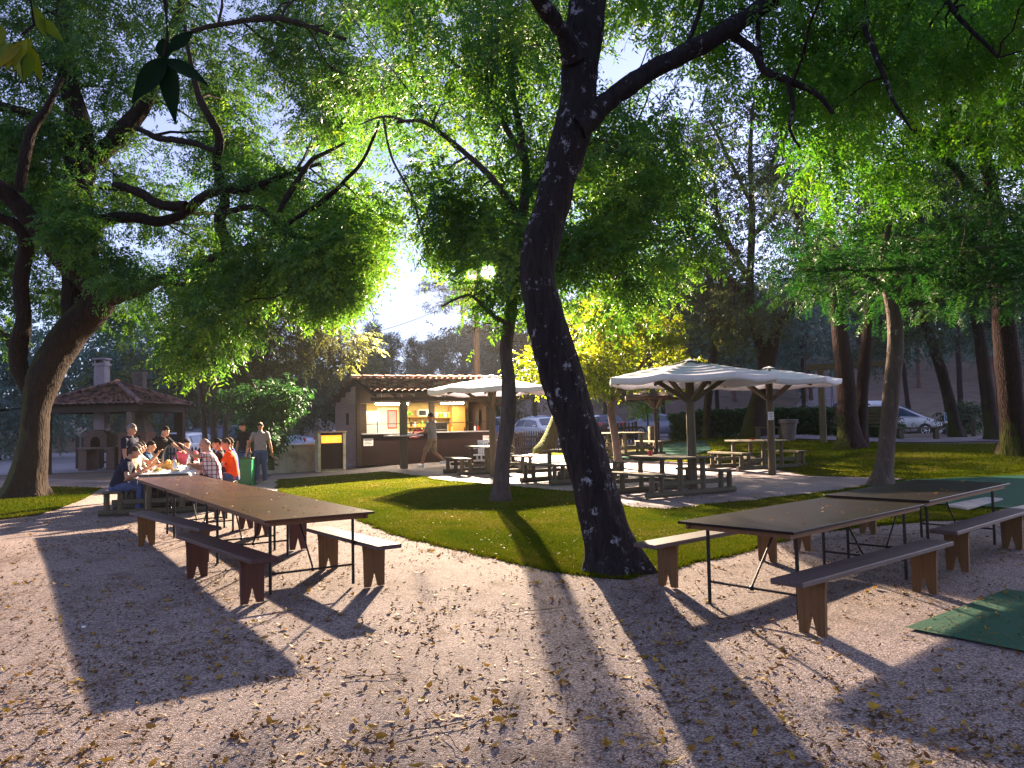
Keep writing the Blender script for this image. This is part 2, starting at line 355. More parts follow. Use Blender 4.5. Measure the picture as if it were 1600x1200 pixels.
MAT = dict(
    gravel=gravel_mat(), lawn=lawn_mat(),
    dirt=rough_mat('dirt', (.055, .040, .030), (.12, .085, .062), scale=.8, rough=.95, bump=.6, dist=.05, c3=(.17, .115, .08)),
    road=rough_mat('road_asphalt', (.16, .15, .165), (.25, .235, .25), scale=3, rough=.9, bump=.3),
    patio=rough_mat('patio_concrete', (.14, .118, .128), (.24, .205, .22), scale=1.3, rough=.85, bump=.35, detail=9, dist=.01),
    slab=rough_mat('slab', (.26, .24, .24), (.42, .38, .37), scale=5, rough=.85, bump=.3),
    mat=rough_mat('turf_mat', (.004, .045, .022), (.012, .10, .05), scale=45, rough=.9, bump=.9, dist=.01, detail=8, spec=.15),
    matlight=rough_mat('turf_mat_teal', (.002, .020, .015), (.005, .038, .028), scale=30, rough=.9, bump=.7, dist=.01, detail=8, spec=.15),
    hill=rough_mat('hill_earth', (.13, .085, .06), (.26, .17, .12), scale=.35, rough=.95, bump=.5, dist=.1, c3=(.11, .12, .05)),
    laminate=rough_mat('brown_laminate', (.036, .014, .008), (.090, .037, .021), scale=1.6, rough=.30, bump=.06, spec=.2, detail=9, dist=.003),
    laminate_b=rough_mat('dark_laminate', (.006, .004, .004), (.015, .009, .008), scale=1.6, rough=.36, bump=.06, spec=.12, detail=9, dist=.003),
    apron=plank_mat('apron_wood', (.10, .045, .02), (.20, .09, .035)),
    steel=plain('dark_steel', (.022, .02, .02), rough=.45, metallic=.6),
    bench=plank_mat('bench_plank', (.042, .026, .026), (.10, .068, .064), rough=.55),
    bench_red=plank_mat('bench_red_plank', (.036, .014, .013), (.078, .032, .028), rough=.5),
    bleg=plank_mat('bench_leg', (.085, .040, .012), (.17, .082, .026), 'Z'),
    bleg_red=plank_mat('bench_leg_red', (.055, .018, .012), (.10, .034, .02), 'Z'),
    log=plank_mat('weathered_log', (.050, .048, .030), (.125, .105, .072), 'X', rough=.85, bump=.6),
    logv=plank_mat('weathered_post', (.060, .050, .032), (.135, .110, .072), 'Z', rough=.85, bump=.6),
    canvas=rough_mat('canvas', (.60, .58, .66), (.72, .70, .76), scale=3, rough=.85, bump=.25, dist=.02),
    darkwood=plank_mat('dark_stained_wood', (.022, .012, .010), (.055, .028, .02), 'Z'),
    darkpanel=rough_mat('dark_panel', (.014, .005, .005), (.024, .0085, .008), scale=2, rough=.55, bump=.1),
    clap=plank_mat('clapboard', (.26, .165, .14), (.44, .29, .25), 'Y', rough=.75),
    beam=plank_mat('beam_wood', (.020, .011, .008), (.045, .026, .018)),
    tile=tile_mat('roof_tile', [(.05, .024, .020), (.13, .056, .041), (.20, .094, .068), (.25, .165, .125)], 4.2, 2.6),
    tile2=tile_mat('old_roof_tile', [(.050, .030, .029), (.13, .078, .070), (.20, .125, .115), (.27, .14, .10)], 5.5, 5.5),
    brick=brick_mat('brick', (.20, .075, .045), (.28, .115, .07), (.20, .16, .14)),
    brickold=brick_mat('old_brick', (.10, .05, .04), (.16, .08, .06), (.12, .10, .09)),
    render=rough_mat('smoked_render', (.09, .07, .06), (.19, .15, .13), scale=2, rough=.9, bump=.3),
    chimney=rough_mat('chimney_render', (.22, .185, .20), (.35, .30, .32), scale=2.5, rough=.9, bump=.3),
    concrete=rough_mat('stained_concrete', (.14, .12, .085), (.42, .38, .29), scale=2.2, rough=.9, bump=.4, detail=9, c3=(.55, .50, .40)),
    metalcap=plain('zinc_cap', (.62, .62, .66), rough=.35, metallic=.5),
    picket=plank_mat('picket_brown', (.014, .009, .008), (.032, .021, .017), 'Z'),
    picket_grey=plank_mat('picket_grey', (.16, .14, .13), (.28, .25, .23), 'Z'),
    bingreen=plain('green_plastic', (.005, .16, .055), rough=.38),
    bindark=plain('bin_rim', (.02, .06, .03), rough=.5),
    terracotta=rough_mat('grey_pot', (.10, .08, .085), (.17, .14, .145), scale=4, rough=.8, bump=.2),
    white=plain('white_paint', (.78, .77, .76), rough=.45), paper=plain('white_paper', (.80, .79, .80), rough=.8),
    grey=plain('grey_paint', (.25, .25, .26)), black=plain('black_rubber', (.015, .015, .016), rough=.7),
    ink=plain('sign_ink', (.16, .15, .19), rough=.8), blue=plain('sign_blue', (.02, .22, .55), rough=.4),
    chrome=plain('alloy', (.55, .55, .58), rough=.25, metallic=.8), glass=glass_mat('car_glass', (.05, .08, .13)),
    redlens=plain('red_lens', (.5, .015, .02), rough=.15, coat=.6), clearlens=plain('clear_lens', (.6, .62, .65), rough=.1, coat=.6),
    plate=plain('number_plate', (.75, .76, .78), rough=.4),
    yellowwall=plain('yellow_wall', (.62, .45, .17), rough=.7), cream=plain('cream_door', (.78, .68, .46), rough=.5),
    orangewood=plank_mat('orange_wood', (.45, .20, .05), (.62, .31, .09), 'Z'), fridge=plain('fridge_white', (.72, .80, .86), rough=.3),
    limeplastic=plain('lime_plastic', (.20, .62, .03), rough=.4), counter=plain('counter_top', (.35, .33, .38), rough=.35),
    redplastic=plain('red_plastic', (.5, .02, .02), rough=.4), yellowplastic=plain('yellow_plastic', (.75, .5, .03), rough=.4),
    bottle=plain('dark_bottle', (.02, .035, .015), rough=.12, coat=.5), bluelid=plain('blue_lid', (.05, .12, .5), rough=.4),
    waterbottle=plain('water_bottle', (.55, .62, .72), rough=.15), straw=rough_mat('straw_basket', (.35, .20, .05), (.60, .38, .12), scale=30, rough=.8, bump=.5),
    food=rough_mat('bread', (.42, .24, .07), (.62, .40, .15), scale=12, rough=.8, bump=.3), salad=rough_mat('salad', (.10, .22, .03), (.50, .42, .06), scale=30, rough=.6, bump=.4),
    tube=plain('lit_tube', (1, 1, 1), emit=(1.0, .86, .60), strength=42.0), warmglow=plain('lit_warm_panel', (1, .6, .2), emit=(1.0, .25, .012), strength=.85),
    floodglass=plain('lit_flood_lens', (1, 1, 1), emit=(1.0, .72, .38), strength=220.0),
    skin=rough_mat('skin', (.36, .19, .12), (.44, .24, .16), scale=5, rough=.55, bump=0), skin2=rough_mat('tanned_skin', (.27, .13, .075), (.34, .17, .10), scale=5, rough=.55, bump=0),
)
def cloth(name, c): return rough_mat(name, tuple(x*.8 for x in c), tuple(min(1, x*1.15) for x in c), scale=5, rough=.88, bump=.5, dist=.02, spec=.15)
CL = dict(navy=cloth('navy_cotton', (.012, .014, .035)), black=cloth('black_cotton', (.012, .011, .013)), denim=cloth('denim', (.055, .085, .19)), white=cloth('white_cotton', (.55, .53, .52)),
          grey=cloth('grey_cotton', (.22, .20, .21)), orange=cloth('orange_cotton', (.75, .075, .012)), royal=cloth('royal_cotton', (.02, .055, .32)), dark=cloth('dark_cotton', (.03, .028, .035)),
          pink=cloth('pink_cotton', (.62, .12, .17)), beige=cloth('beige_cotton', (.26, .19, .12)), cream=cloth('cream_cotton', (.42, .38, .32)), teal=cloth('deep_teal_cotton', (.02, .06, .12)))
def plaid():
    m, nt, out = nodes('plaid_cotton'); b = N(nt, 'ShaderNodeBsdfPrincipled', Roughness=.88)
    v = mapping(nt)
    cur = None
    for ax in ('X', 'Y', 'Z'):
        wv = N(nt, 'ShaderNodeTexWave', Scale=3.6, wave_type='BANDS', bands_direction=ax); nt.links.new(v, wv.inputs['Vector'])
        r = ramp(nt, wv.outputs['Fac'], [(.80, (1, 1, 1)), (.90, (.50, .25, .27))])
        if cur is None: cur = r.outputs[0]
        else:
            mx = N(nt, 'ShaderNodeMix', data_type='RGBA', blend_type='MULTIPLY'); mx.inputs[0].default_value = 1
            nt.links.new(cur, mx.inputs[6]); nt.links.new(r.outputs[0], mx.inputs[7]); cur = mx.outputs[2]
    mx = N(nt, 'ShaderNodeMix', data_type='RGBA', blend_type='MULTIPLY'); mx.inputs[0].default_value = 1; nt.links.new(cur, mx.inputs[6]); mx.inputs[7].default_value = (.62, .54, .54, 1)
    nt.links.new(mx.outputs[2], b.inputs['Base Color']); nt.links.new(b.outputs[0], out.inputs[0]); return m
CL['plaid'] = plaid()
HAIR = dict(grey=cloth('grey_hair', (.16, .14, .13)), dark=cloth('dark_hair', (.018, .012, .010)), brown=cloth('brown_hair', (.06, .035, .025)))
# ------------------------------------------------------------------ the ground
def axis(pts):
    a = []
    for (s, e, st) in pts: a += list(np.arange(s, e, st))
    return np.array(a+[pts[-1][1]])
gx = axis([(-170, -30, 6), (-30, -14, 1), (-14, 20, .5), (20, 40, 1.5), (40, 170, 6)]); gy = axis([(-14, 0, 1), (0, 36, .5), (36, 80, 1.5), (80, 230, 6)])
VV = np.array([(x, y, T(x, y)) for y in gy for x in gx]); nx, ny = len(gx), len(gy)
I = np.arange(nx*ny).reshape(ny, nx)
gf = np.stack([I[:-1, :-1], I[:-1, 1:], I[1:, 1:], I[1:, :-1]], -1).reshape(-1, 4)
go = mesh_np('ground', VV, gf, MAT['dirt'], smooth=True); tag(go, 'packed brown earth under the picnic park and the wooded slope behind', 'ground', kind='structure')
def sheet(name, poly, m, dz, step=.5, px=True, kind='structure', label=None, cat=None, rag=0):
    pts = [(G(*p).xy if px else Vector(p)) for p in poly]; orig = pts
    # densify the outline so it hugs the ground
    out = []
    for i, a in enumerate(pts):
        b = pts[(i+1) % len(pts)]; k = max(1, int((b-a).length/(.12 if rag else step)))
        out += [a.lerp(b, j/k)+(Vector((noise.noise((a.lerp(b, j/k).x*2.1, a.lerp(b, j/k).y*2.1, 3)), noise.noise((a.lerp(b, j/k).x*2.1, a.lerp(b, j/k).y*2.1, 9))))*rag if rag else Vector((0, 0))) for j in range(k)]
    n = len(out); xs = [p.x for p in out]; ys = [p.y for p in out]
    allp = list(out)
    def inside(x, y):
        c = False; j = len(pts)-1
        for i in range(len(pts)):
            a, b = pts[i], pts[j]
            if (a.y > y) != (b.y > y) and x < (b.x-a.x)*(y-a.y)/(b.y-a.y)+a.x: c = not c
            j = i
        return c
    for x in np.arange(min(xs), max(xs), step):
        for y in np.arange(min(ys), max(ys), step):
            if inside(x, y): allp.append(Vector((x+.01, y+.013)))
    edges = [(i, (i+1) % n) for i in range(n)]
    r = delaunay_2d_cdt([Vector((p.x, p.y)) for p in allp], edges, [list(range(n))], 1, .0005)
    V = [(p.x, p.y, T(p.x, p.y)+dz) for p in r[0]]
    me = bpy.data.meshes.new(name); me.from_pydata(V, [], [tuple(f) for f in r[2]]); me.update()
    bm = bmesh.new(); bm.from_mesh(me)
    bmesh.ops.recalc_face_normals(bm, faces=bm.faces)
    if sum(f.normal.z for f in bm.faces) < 0: bmesh.ops.reverse_faces(bm, faces=bm.faces)
    bm.to_mesh(me); bm.free()
    o = link(name, me, m, smooth=True); return tag(o, label, cat, kind=kind), pts, inside
LAWN = [(437, 751), (600, 739), (690, 752), (905, 772), (975, 793), (1040, 799), (1130, 789), (1300, 770), (1420, 749), (1600, 737), (1760, 733), (1760, 790), (1600, 812), (1440, 815), (1260, 835), (1110, 876), (1010, 897), (985, 908), (930, 904), (800, 880), (625, 838), (560, 812), (437, 776)]
BACKLAWN = [(850, 712), (1045, 690), (1100, 684), (1200, 688), (1330, 691), (1600, 693), (1760, 695), (1760, 732), (1600, 736), (1420, 748), (1262, 744), (1180, 726), (1060, 722), (960, 716)]
PATIO = [(395, 762), (430, 740), (490, 731), (560, 725), (640, 716), (760, 708), (850, 713), (960, 717), (1060, 723), (1180, 727), (1262, 745), (1419, 748.6), (1300, 769.6), (1130, 788.6), (1040, 798.6), (975, 792.6), (905, 771.6), (690, 751.6), (600, 738.6), (437, 750.6), (437, 777)]
_, lawn_pts, in_lawn = sheet('lawn', LAWN, MAT['lawn'], .024, rag=.11, label='mown green lawn around the leaning tree and thin trunk', cat='lawn')
_, blawn_pts, in_blawn = sheet('lawn', BACKLAWN, MAT['lawn'], .024, rag=.11, label='patchy lawn rising behind the picnic tables towards the hedge', cat='lawn')
_, llawn_pts, in_llawn = sheet('lawn', [(-120, 800), (-60, 772), (0, 764), (90, 762), (158, 764), (130, 782), (90, 797), (60, 806), (0, 813), (-120, 818)], MAT['lawn'], .026, rag=.15, label='strip of grass under the big forked tree', cat='lawn')
sheet('patio', PATIO, MAT['patio'], .02, label='pale concrete terrace under the log picnic tables', cat='patio')
court = [(-9, -6), (9, -6), (12, 6), (12, 13)] + [tuple(G(*p).xy) for p in [(1440, 815.6), (1260, 835.6), (1110, 876.6), (1010, 897.6), (985, 908.8), (930, 904.8), (800, 880.8), (625, 838.8), (560, 812.8), (436, 777), (394, 762), (330, 752), (200, 752), (60, 748), (-60, 752)]] + [(-16, 16), (-14, 4)]
sheet('gravel_court', court, MAT['gravel'], .012, px=False, label='pebbly gravel court strewn with dry leaves', cat='gravel court')
sheet('road', [(-26, 28), (-6, 33.5), (-2, 36.2), (3, 36.2), (12, 42.6), (30, 42.6), (34, 54), (-34, 56), (-40, 40)], MAT['road'], .016, px=False, step=1, label='grey parking road behind the fence and hedge', cat='road')
sheet('path', [(1180, 682.5), (1330, 684), (1540, 683), (1700, 682), (1700, 692), (1540, 690.5), (1330, 690.4), (1180, 687.5)], MAT['patio'], .034, label='pale strip of paving in front of the hedge', cat='path')
sheet('path', [(12.5, 44), (14.2, 44), (26, 62), (31, 74), (28.5, 75), (22, 62)], MAT['patio'], .05, px=False, step=1, label='light dirt track climbing the slope beyond the parked cars', cat='track')
sheet('turf_mat', [(1414, 986), (1573, 925), (1780, 955), (1780, 1060)], MAT['mat'], .03, label='dark green turf mat laid on the gravel', cat='turf mat')
sheet('turf_mat', [(1290, 776), (1424, 752), (1600, 745), (1740, 748), (1740, 783), (1600, 800), (1500, 792), (1380, 790)], MAT['mat'], .045, label='teal turf strip behind the dark trestle tables', cat='turf mat')
sheet('turf_mat', [(958, 717), (1045, 694), (1100, 690), (1112, 704), (1060, 720)], MAT['matlight'], .045, label='teal turf strip beside the rearmost picnic table', cat='turf mat')
sheet('turf_mat', [(832, 716), (900, 712), (912, 722), (846, 726)], MAT['matlight'], .045, label='small teal turf patch beside the mossy leaning trunk', cat='turf mat')
for k, pl in enumerate([[(1480, 795), (1540, 783), (1567, 785), (1512, 800)], [(1562, 804), (1600, 796), (1640, 797), (1610, 808)], [(1420, 790), (1470, 781), (1492, 782), (1445, 793)]]):
    pts = [G(*p) for p in pl]; mb = MB(); c = sum(pts, Vector())/4
    V = [p+Vector((0, 0, .035)) for p in pts]+[p+Vector((0, 0, .075)) for p in pts]
    mb.add(V, [(0, 3, 2, 1), (4, 5, 6, 7), (0, 1, 5, 4), (1, 2, 6, 5), (2, 3, 7, 6), (3, 0, 4, 7)])
    tag(mb.build('paving_slab', MAT['slab']), ['pale paving slab in the grass, middle one of three behind the right benches', 'pale paving slab in the grass nearest the frame edge behind the right benches', 'pale paving slab half hidden behind the dark trestle table'][k], 'paving slab', 'stepping slabs in the grass')
# ------------------------------------------------------------------ trestle tables and benches in the foreground
def trestle(name, loc, rz, lam, label, L=2.75, W=1.12, H=.76):
    t = empty(name, loc, rz, label, 'table', 'long folding trestle tables')
    mb = MB(); mb.box((0, 0, H-.011), (L-.006, W, .022), bev=.004); mb.build('tabletop', lam, t)
    mb = MB()
    for s in (-1, 1):
        mb.box((0, s*(W/2-.07), H-.045), (L-.1, .028, .046)); mb.box((s*(L/2-.09), 0, H-.045), (.028, W-.17, .046))
    mb.build('apron', MAT['apron'], t)
    for sx in (-1, 1):
        for sy in (-1, 1):
            x = sx*(L/2-.28); y = sy*(W/2-.13)
            mb = MB(); mb.tube([(x, y, 0), (x, y, H-.024)], .0165, 8); mb.build('leg', MAT['steel'], t, 40)
    for sx in (-1, 1):
        x = sx*(L/2-.28)
        mb = MB(); mb.tube([(x, -W/2+.145, .2), (x, W/2-.145, .2)], .011, 8); mb.build('cross_bar', MAT['steel'], t, 40)
        mb = MB(); mb.tube([(x, .0, .21), (x-sx*.5, 0, H-.03)], .010, 8); mb.ball((x, 0, .2), .022); mb.build('brace', MAT['steel'], t, 40)
    return t
def bench(loc, rz, label, red=False, L=2.55, W=.27, H=.46, plain_=False):
    t = empty('plank_bench', loc, rz, label, 'bench', 'plank benches beside the trestle tables')
    mb = MB(); mb.box((0, 0, H-.02), (L, W, .042), bev=.006); mb.build('seat', MAT['bench_red' if red else 'bench'], t)
    for s in (-1, 1):
        x = s*(L/2-.36); w = W*.47
        poly = [(-w*.86, 0), (-w*.34, 0), (0, .17), (w*.34, 0), (w*.86, 0), (w*.92, H-.12), (w, H-.041), (-w, H-.041), (-w*.92, H-.12)]
        M = Matrix(((0, 0, 1, x-.018), (1, 0, 0, 0), (0, 1, 0, 0), (0, 0, 0, 1)))
        mb = MB(); mb.prism(poly, .036, M); mb.build('leg', MAT['bleg_red' if red else 'bleg'], t)
    return t
LA = math.atan2(.835, -.55); lu = Vector((-.55, .835)); n0 = Vector((-1.9, 7.82)); LZ = sum(T(*(n0+lu*(1.375+2.752*k))) for k in range(3))/3+.008
for k, lab in enumerate(['brown trestle table nearest the camera in the left row, scattered with leaves', 'brown trestle table in the middle of the left row', 'brown trestle table at the far end of the left row, next to the diners']):
    c = n0+lu*(1.375+2.752*k); trestle('trestle_table', Vector((c.x, c.y, LZ)), LA, MAT['laminate'], lab)
RA = math.atan2(.67, .74); ru = Vector((.74, .67)); m0 = Vector((1.84, 6.73))
for k, lab in enumerate(['black topped trestle table in the right row, nearer to the camera', 'black topped trestle table at the far end of the right row']):
    c = m0+ru*(1.375+2.752*k); trestle('trestle_table', on(c.x, c.y, .012), RA+(.012 if k else 0), MAT['laminate_b'], lab)
def bpx(a, b): # two pixel ends of a seat at .46 m
    q = []
    for p in (a, b):
        z = .47; Y = 8
        for _ in range(6):
            d = ray(*p); t = (T(d.x/d.y*Y, Y)+z-EYE)/d.z; Y = d.y*t
        q.append(Vector((d.x*t, Y)))
    return q
def place_bench(a, b, label, red=False, L=None):
    p, q = bpx(a, b); c = (p+q)/2; d = q-p
    return bench(on(c.x, c.y, .012), math.atan2(d.y, d.x), label, red, L or d.length)
place_bench((416, 876), (293, 832), 'reddish plank bench closest to the camera beside the left table row', True)
place_bench((329, 826), (217, 799), 'brown plank bench behind the reddish one on the left of the left row')
place_bench((609, 854), (494, 822), 'light brown plank bench on the lawn side of the left row, near end')
c = Vector((-1.85, 8.97))+lu*2.72; bench(on(c.x, c.y, .012), LA, 'dark plank bench half hidden under the lawn side of the left row', True, 2.4)
c = Vector((-1.85, 8.97))+lu*5.3; bench(on(c.x, c.y, .012), LA, 'plank bench hidden behind the far table of the left row', True, 2.4)
place_bench((1243, 904), (1458, 845), 'grey plank bench in front of the right row, nearest the camera', False, 2.75)
c = Vector((4.36, 8.12))+ru*1.33; bench(on(c.x, c.y, .012), RA, 'grey plank bench in front of the right row, running out at the frame edge')
c = Vector((1.27, 7.69))+ru*1.27; bench(on(c.x, c.y, .012), RA-.02, 'plank bench beside the leaning trunk, behind the right row')
c = Vector((1.27, 7.69))+ru*3.95; bench(on(c.x, c.y, .012), RA, 'plank bench behind the far table of the right row')
# ------------------------------------------------------------------ log picnic tables
def picnic_proto(label, loc, rz):
    t = empty('picnic_table', loc, rz, label, 'picnic table', 'log picnic tables with joined benches')
    L = 1.65
    mb = MB()
    for k in range(5): mb.box((0, -.36+.18*k, .755), (L+random.uniform(-.02, .02), .172, .042), bev=.006)
    mb.build('tabletop', MAT['log'], t)
    for s in (-1, 1):
        b = MB()
        for k in range(2): b.box((0, s*(.86+.17*k), .445), (L-.15+random.uniform(-.02, .02), .162, .045), bev=.006)
        b.build('seat', MAT['log'], t)
    for sx in (-1, 1):
        x = sx*.62
        mb = MB(); mb.tube([(x, -1.18, .06), (x, 1.18, .06)], .062, 10); mb.build('ground_rail', MAT['log'], t, 40)
        mb = MB(); mb.tube([(x, -1.05, .37), (x, 1.05, .37)], .045, 8) if False else mb.box((x, 0, .26), (.07, 1.9, .09), bev=.01); mb.build('cross_rail', MAT['log'], t)
        for sy in (-1, 1):
            for y, h in ((.30, .735), (.80, .423), (1.04, .423)):
                mb = MB(); mb.tube([(x, sy*y, .05), (x, sy*y, h)], [.058, .054], 9); mb.build('leg', MAT['logv'], t, 40)
    mb = MB(); mb.box((0, 0, .26), (1.16, .09, .09), bev=.01); mb.build('stretcher', MAT['log'], t)
    return t
PIC = [((-.72, 22.9), math.atan2(.92, -.39), 'log picnic table nearest the kiosk, under the rear left parasol'),
       ((1.5, 19.7), math.atan2(.85, -.55), 'log picnic table partly hidden behind the leaning dark trunk'),
       ((3.28, 16.5), math.atan2(.86, -.50), 'log picnic table under the nearest white parasol'),
       ((6.75, 21.9), math.atan2(.92, -.39), 'log picnic table under the parasol with a paper note on its post'),
       ((3.75, 26.6), math.atan2(.94, -.34), 'rearmost log picnic table beside the teal turf strip'),
       ((-6.95, 16.0), math.atan2(.965, -.26), 'log picnic table where the diners sit, nearer half, under white paper'),
       ((-7.45, 17.85), math.atan2(.965, -.26), 'log picnic table where the diners sit, farther half')]
pp = None; PT = []
for (xy, rz, lab) in PIC:
    dz = .02
    if pp is None: pp = o = picnic_proto(lab, on(*xy, dz), rz)
    else:
        o = copy_tree(pp); o.location = on(*xy, dz); o.rotation_euler.z = rz; o['label'] = lab
    PT.append(o)
# things on the picnic tables
def local(o, x, y, z): return Matrix.Translation(o.location) @ Matrix.Rotation(o.rotation_euler.z, 4, 'Z') @ Vector((x, y, z))
# tablecloth of white paper
def cloth_sheet(o, x0, x1, z):
    nx_, ny_ = 46, 22; V = []; Fq = []
    for i in range(nx_+1):
        for j in range(ny_+1):
            x = x0+(x1-x0)*i/nx_; y = -.58+1.16*j/ny_
            zz = z+.004*noise.noise((x*3, y*3, 1)); over = max(0, abs(y)-.46)
            if over > 0: zz -= over*1.0+.02*noise.noise((x*5, y, 3))*(over/.12)
            ex = max(0, x0+.10-x) if x0 < 0 else 0
            zz -= ex*1.1
            V.append(local(o, x+ex*.9, y-math.copysign(over*.85, y), zz))
    for i in range(nx_):
        for j in range(ny_):
            a = i*(ny_+1)+j; Fq.append((a, a+1, a+ny_+2, a+ny_+1))
    return tag(mesh_np('paper_tablecloth', V, Fq, MAT['paper'], smooth=True), 'white paper cloth spread over the tables of the dining group', 'tablecloth')
cloth_sheet(PT[5], -.86, 2.72, .788)
def simple(name, mb, m, label, cat, group=None, loc=None, rz=0, smooth=40):
    o = mb.build(name, m, None, smooth)
    if loc is not None: o.location = loc
    o.rotation_euler.z = rz
    return tag(o, label, cat, group)
def bottle(name, loc, label, m, h=.29, r=.036, lid=None, group=None, cat='bottle'):
    t = empty(name, loc, 0, label, cat, group)
    mb = MB(); mb.lathe([(r*.95, 0), (r, .01), (r, h*.55), (r*.85, h*.65), (r*.38, h*.8), (r*.36, h*.97)], n=12); mb.build('body', m, t, 50)
    mb = MB(); mb.lathe([(r*.42, h*.94), (r*.42, h)], n=10); mb.build('cap', lid or MAT['black'], t, 50); return t
def plate_of(loc, label, m, r=.14):
    t = empty('plate', loc, 0, label, 'plate', 'plates of food on the diners table')
    mb = MB(); mb.lathe([(r*.55, 0), (r*.95, .012), (r, .02), (r*.93, .02), (r*.55, .008)], n=16); mb.build('dish', MAT['white'], t, 50)
    mb = MB()
    for k in range(9):
        a = random.uniform(0, 6.28); q = random.uniform(0, r*.55); mb.ball((q*math.cos(a), q*math.sin(a), .03), (.035, .03, .022), 6, 4)
    mb.build('food', m, t, True)
o5 = PT[5]; zt = .795
bottle('water_bottle', local(o5, .02, -.08, zt), 'clear water bottle with blue cap near the front of the diners table', MAT['waterbottle'], .24, .04, MAT['bluelid'])
bottle('water_bottle', local(o5, 1.55, -.15, zt), 'clear water bottle in the middle of the diners table', MAT['waterbottle'], .28, .042, MAT['bluelid'])
bottle('wine_bottle', local(o5, .95, .02, zt), 'dark wine bottle among the dishes of the diners', MAT['bottle'], .30, .038)
bottle('wine_bottle', local(o5, 1.25, -.25, zt), 'dark wine bottle in front of the man in the plaid shirt', MAT['bottle'], .30, .038)
bottle('wine_bottle', local(o5, 2.2, -.1, zt), 'dark wine bottle at the far end of the diners table', MAT['bottle'], .30, .038)
for (x, y, m, lab) in [(-.3, .22, MAT['salad'], 'plate of green and yellow salad near the front of the table'), (.3, .28, MAT['food'], 'plate of bread in front of the seated row on the left'), (.55, -.3, MAT['food'], 'plate of food by the arm of the plaid shirt man'),
                       (-.45, -.15, MAT['food'], 'nearly empty plate at the near edge of the paper cloth'), (1.1, .3, MAT['salad'], 'plate of salad half way down the table'), (1.9, .2, MAT['food'], 'plate of food far down the table')]:
    plate_of(local(o5, x, y, zt), lab, m)
t = empty('bread_basket', local(o5, .75, .12, zt), 0, 'straw basket heaped with bread in the middle of the table', 'basket')
mb = MB(); mb.lathe([(.11, 0), (.17, .07), (.18, .12), (.165, .12), (.10, .02)], n=18); mb.build('basket', MAT['straw'], t, 50)
mb = MB()
for k in range(8): mb.ball((random.uniform(-.09, .09), random.uniform(-.09, .09), .12+random.uniform(0, .04)), (.07, .045, .04), 8, 5, Matrix.Rotation(random.uniform(0, 3), 3, 'Z'))
mb.build('bread', MAT['food'], t, True)
for k, (x, y) in enumerate([(-.1, .3), (.1, -.32), (.5, .36), (.9, -.33), (1.35, .33), (1.5, -.34)]):
    mb = MB(); mb.lathe([(.026, 0), (.034, .09), (.031, .09), (.024, .008)], n=10)
    simple('paper_cup', mb, MAT['white'], ['white cup by the navy polo arm', 'white cup beside the plaid sleeve', 'white cup on the left side of the table, second along', 'white cup past the plaid shirt man', 'white cup on the left side, farther down', 'white cup in front of the orange shirt'][k], 'cup', 'cups on the diners table', local(o5, x, y, zt))
o1, o2, o4 = PT[1], PT[0], PT[3]
mb = MB(); mb.lathe([(.05, 0), (.055, .03), (.045, .03), (.04, .01)], n=12); simple('ashtray', mb, MAT['redplastic'], 'small red ashtray on the table behind the leaning trunk', 'ashtray', None, local(o1, -.2, .1, .778))
for k, (x, lab) in enumerate([(.1, 'small white shaker on the table behind the leaning trunk, left one'), (.24, 'small white shaker on the table behind the leaning trunk, right one')]):
    mb = MB(); mb.lathe([(.022, 0), (.026, .05), (.015, .08), (.012, .095)], n=10); simple('salt_shaker', mb, MAT['white'], lab, 'shaker', None, local(o1, x, .0, .778))
mb = MB(); mb.lathe([(.05, 0), (.055, .03), (.045, .03), (.04, .01)], n=12); simple('ashtray', mb, MAT['black'], 'small black ashtray on the table nearest the kiosk', 'ashtray', None, local(o2, .1, .0, .778))
mb = MB(); mb.lathe([(.05, 0), (.055, .03), (.045, .03), (.04, .01)], n=12); simple('ashtray', mb, MAT['redplastic'], 'red ashtray on the table under the noted parasol post', 'ashtray', None, local(o4, .1, .05, .778))
mb = MB(); mb.lathe([(.045, 0), (.045, .11), (.038, .115)], n=12); simple('table_can', mb, MAT['redplastic'], 'dark red tin standing on the table under the nearest parasol', 'tin', None, local(PT[2], .35, .25, .778))
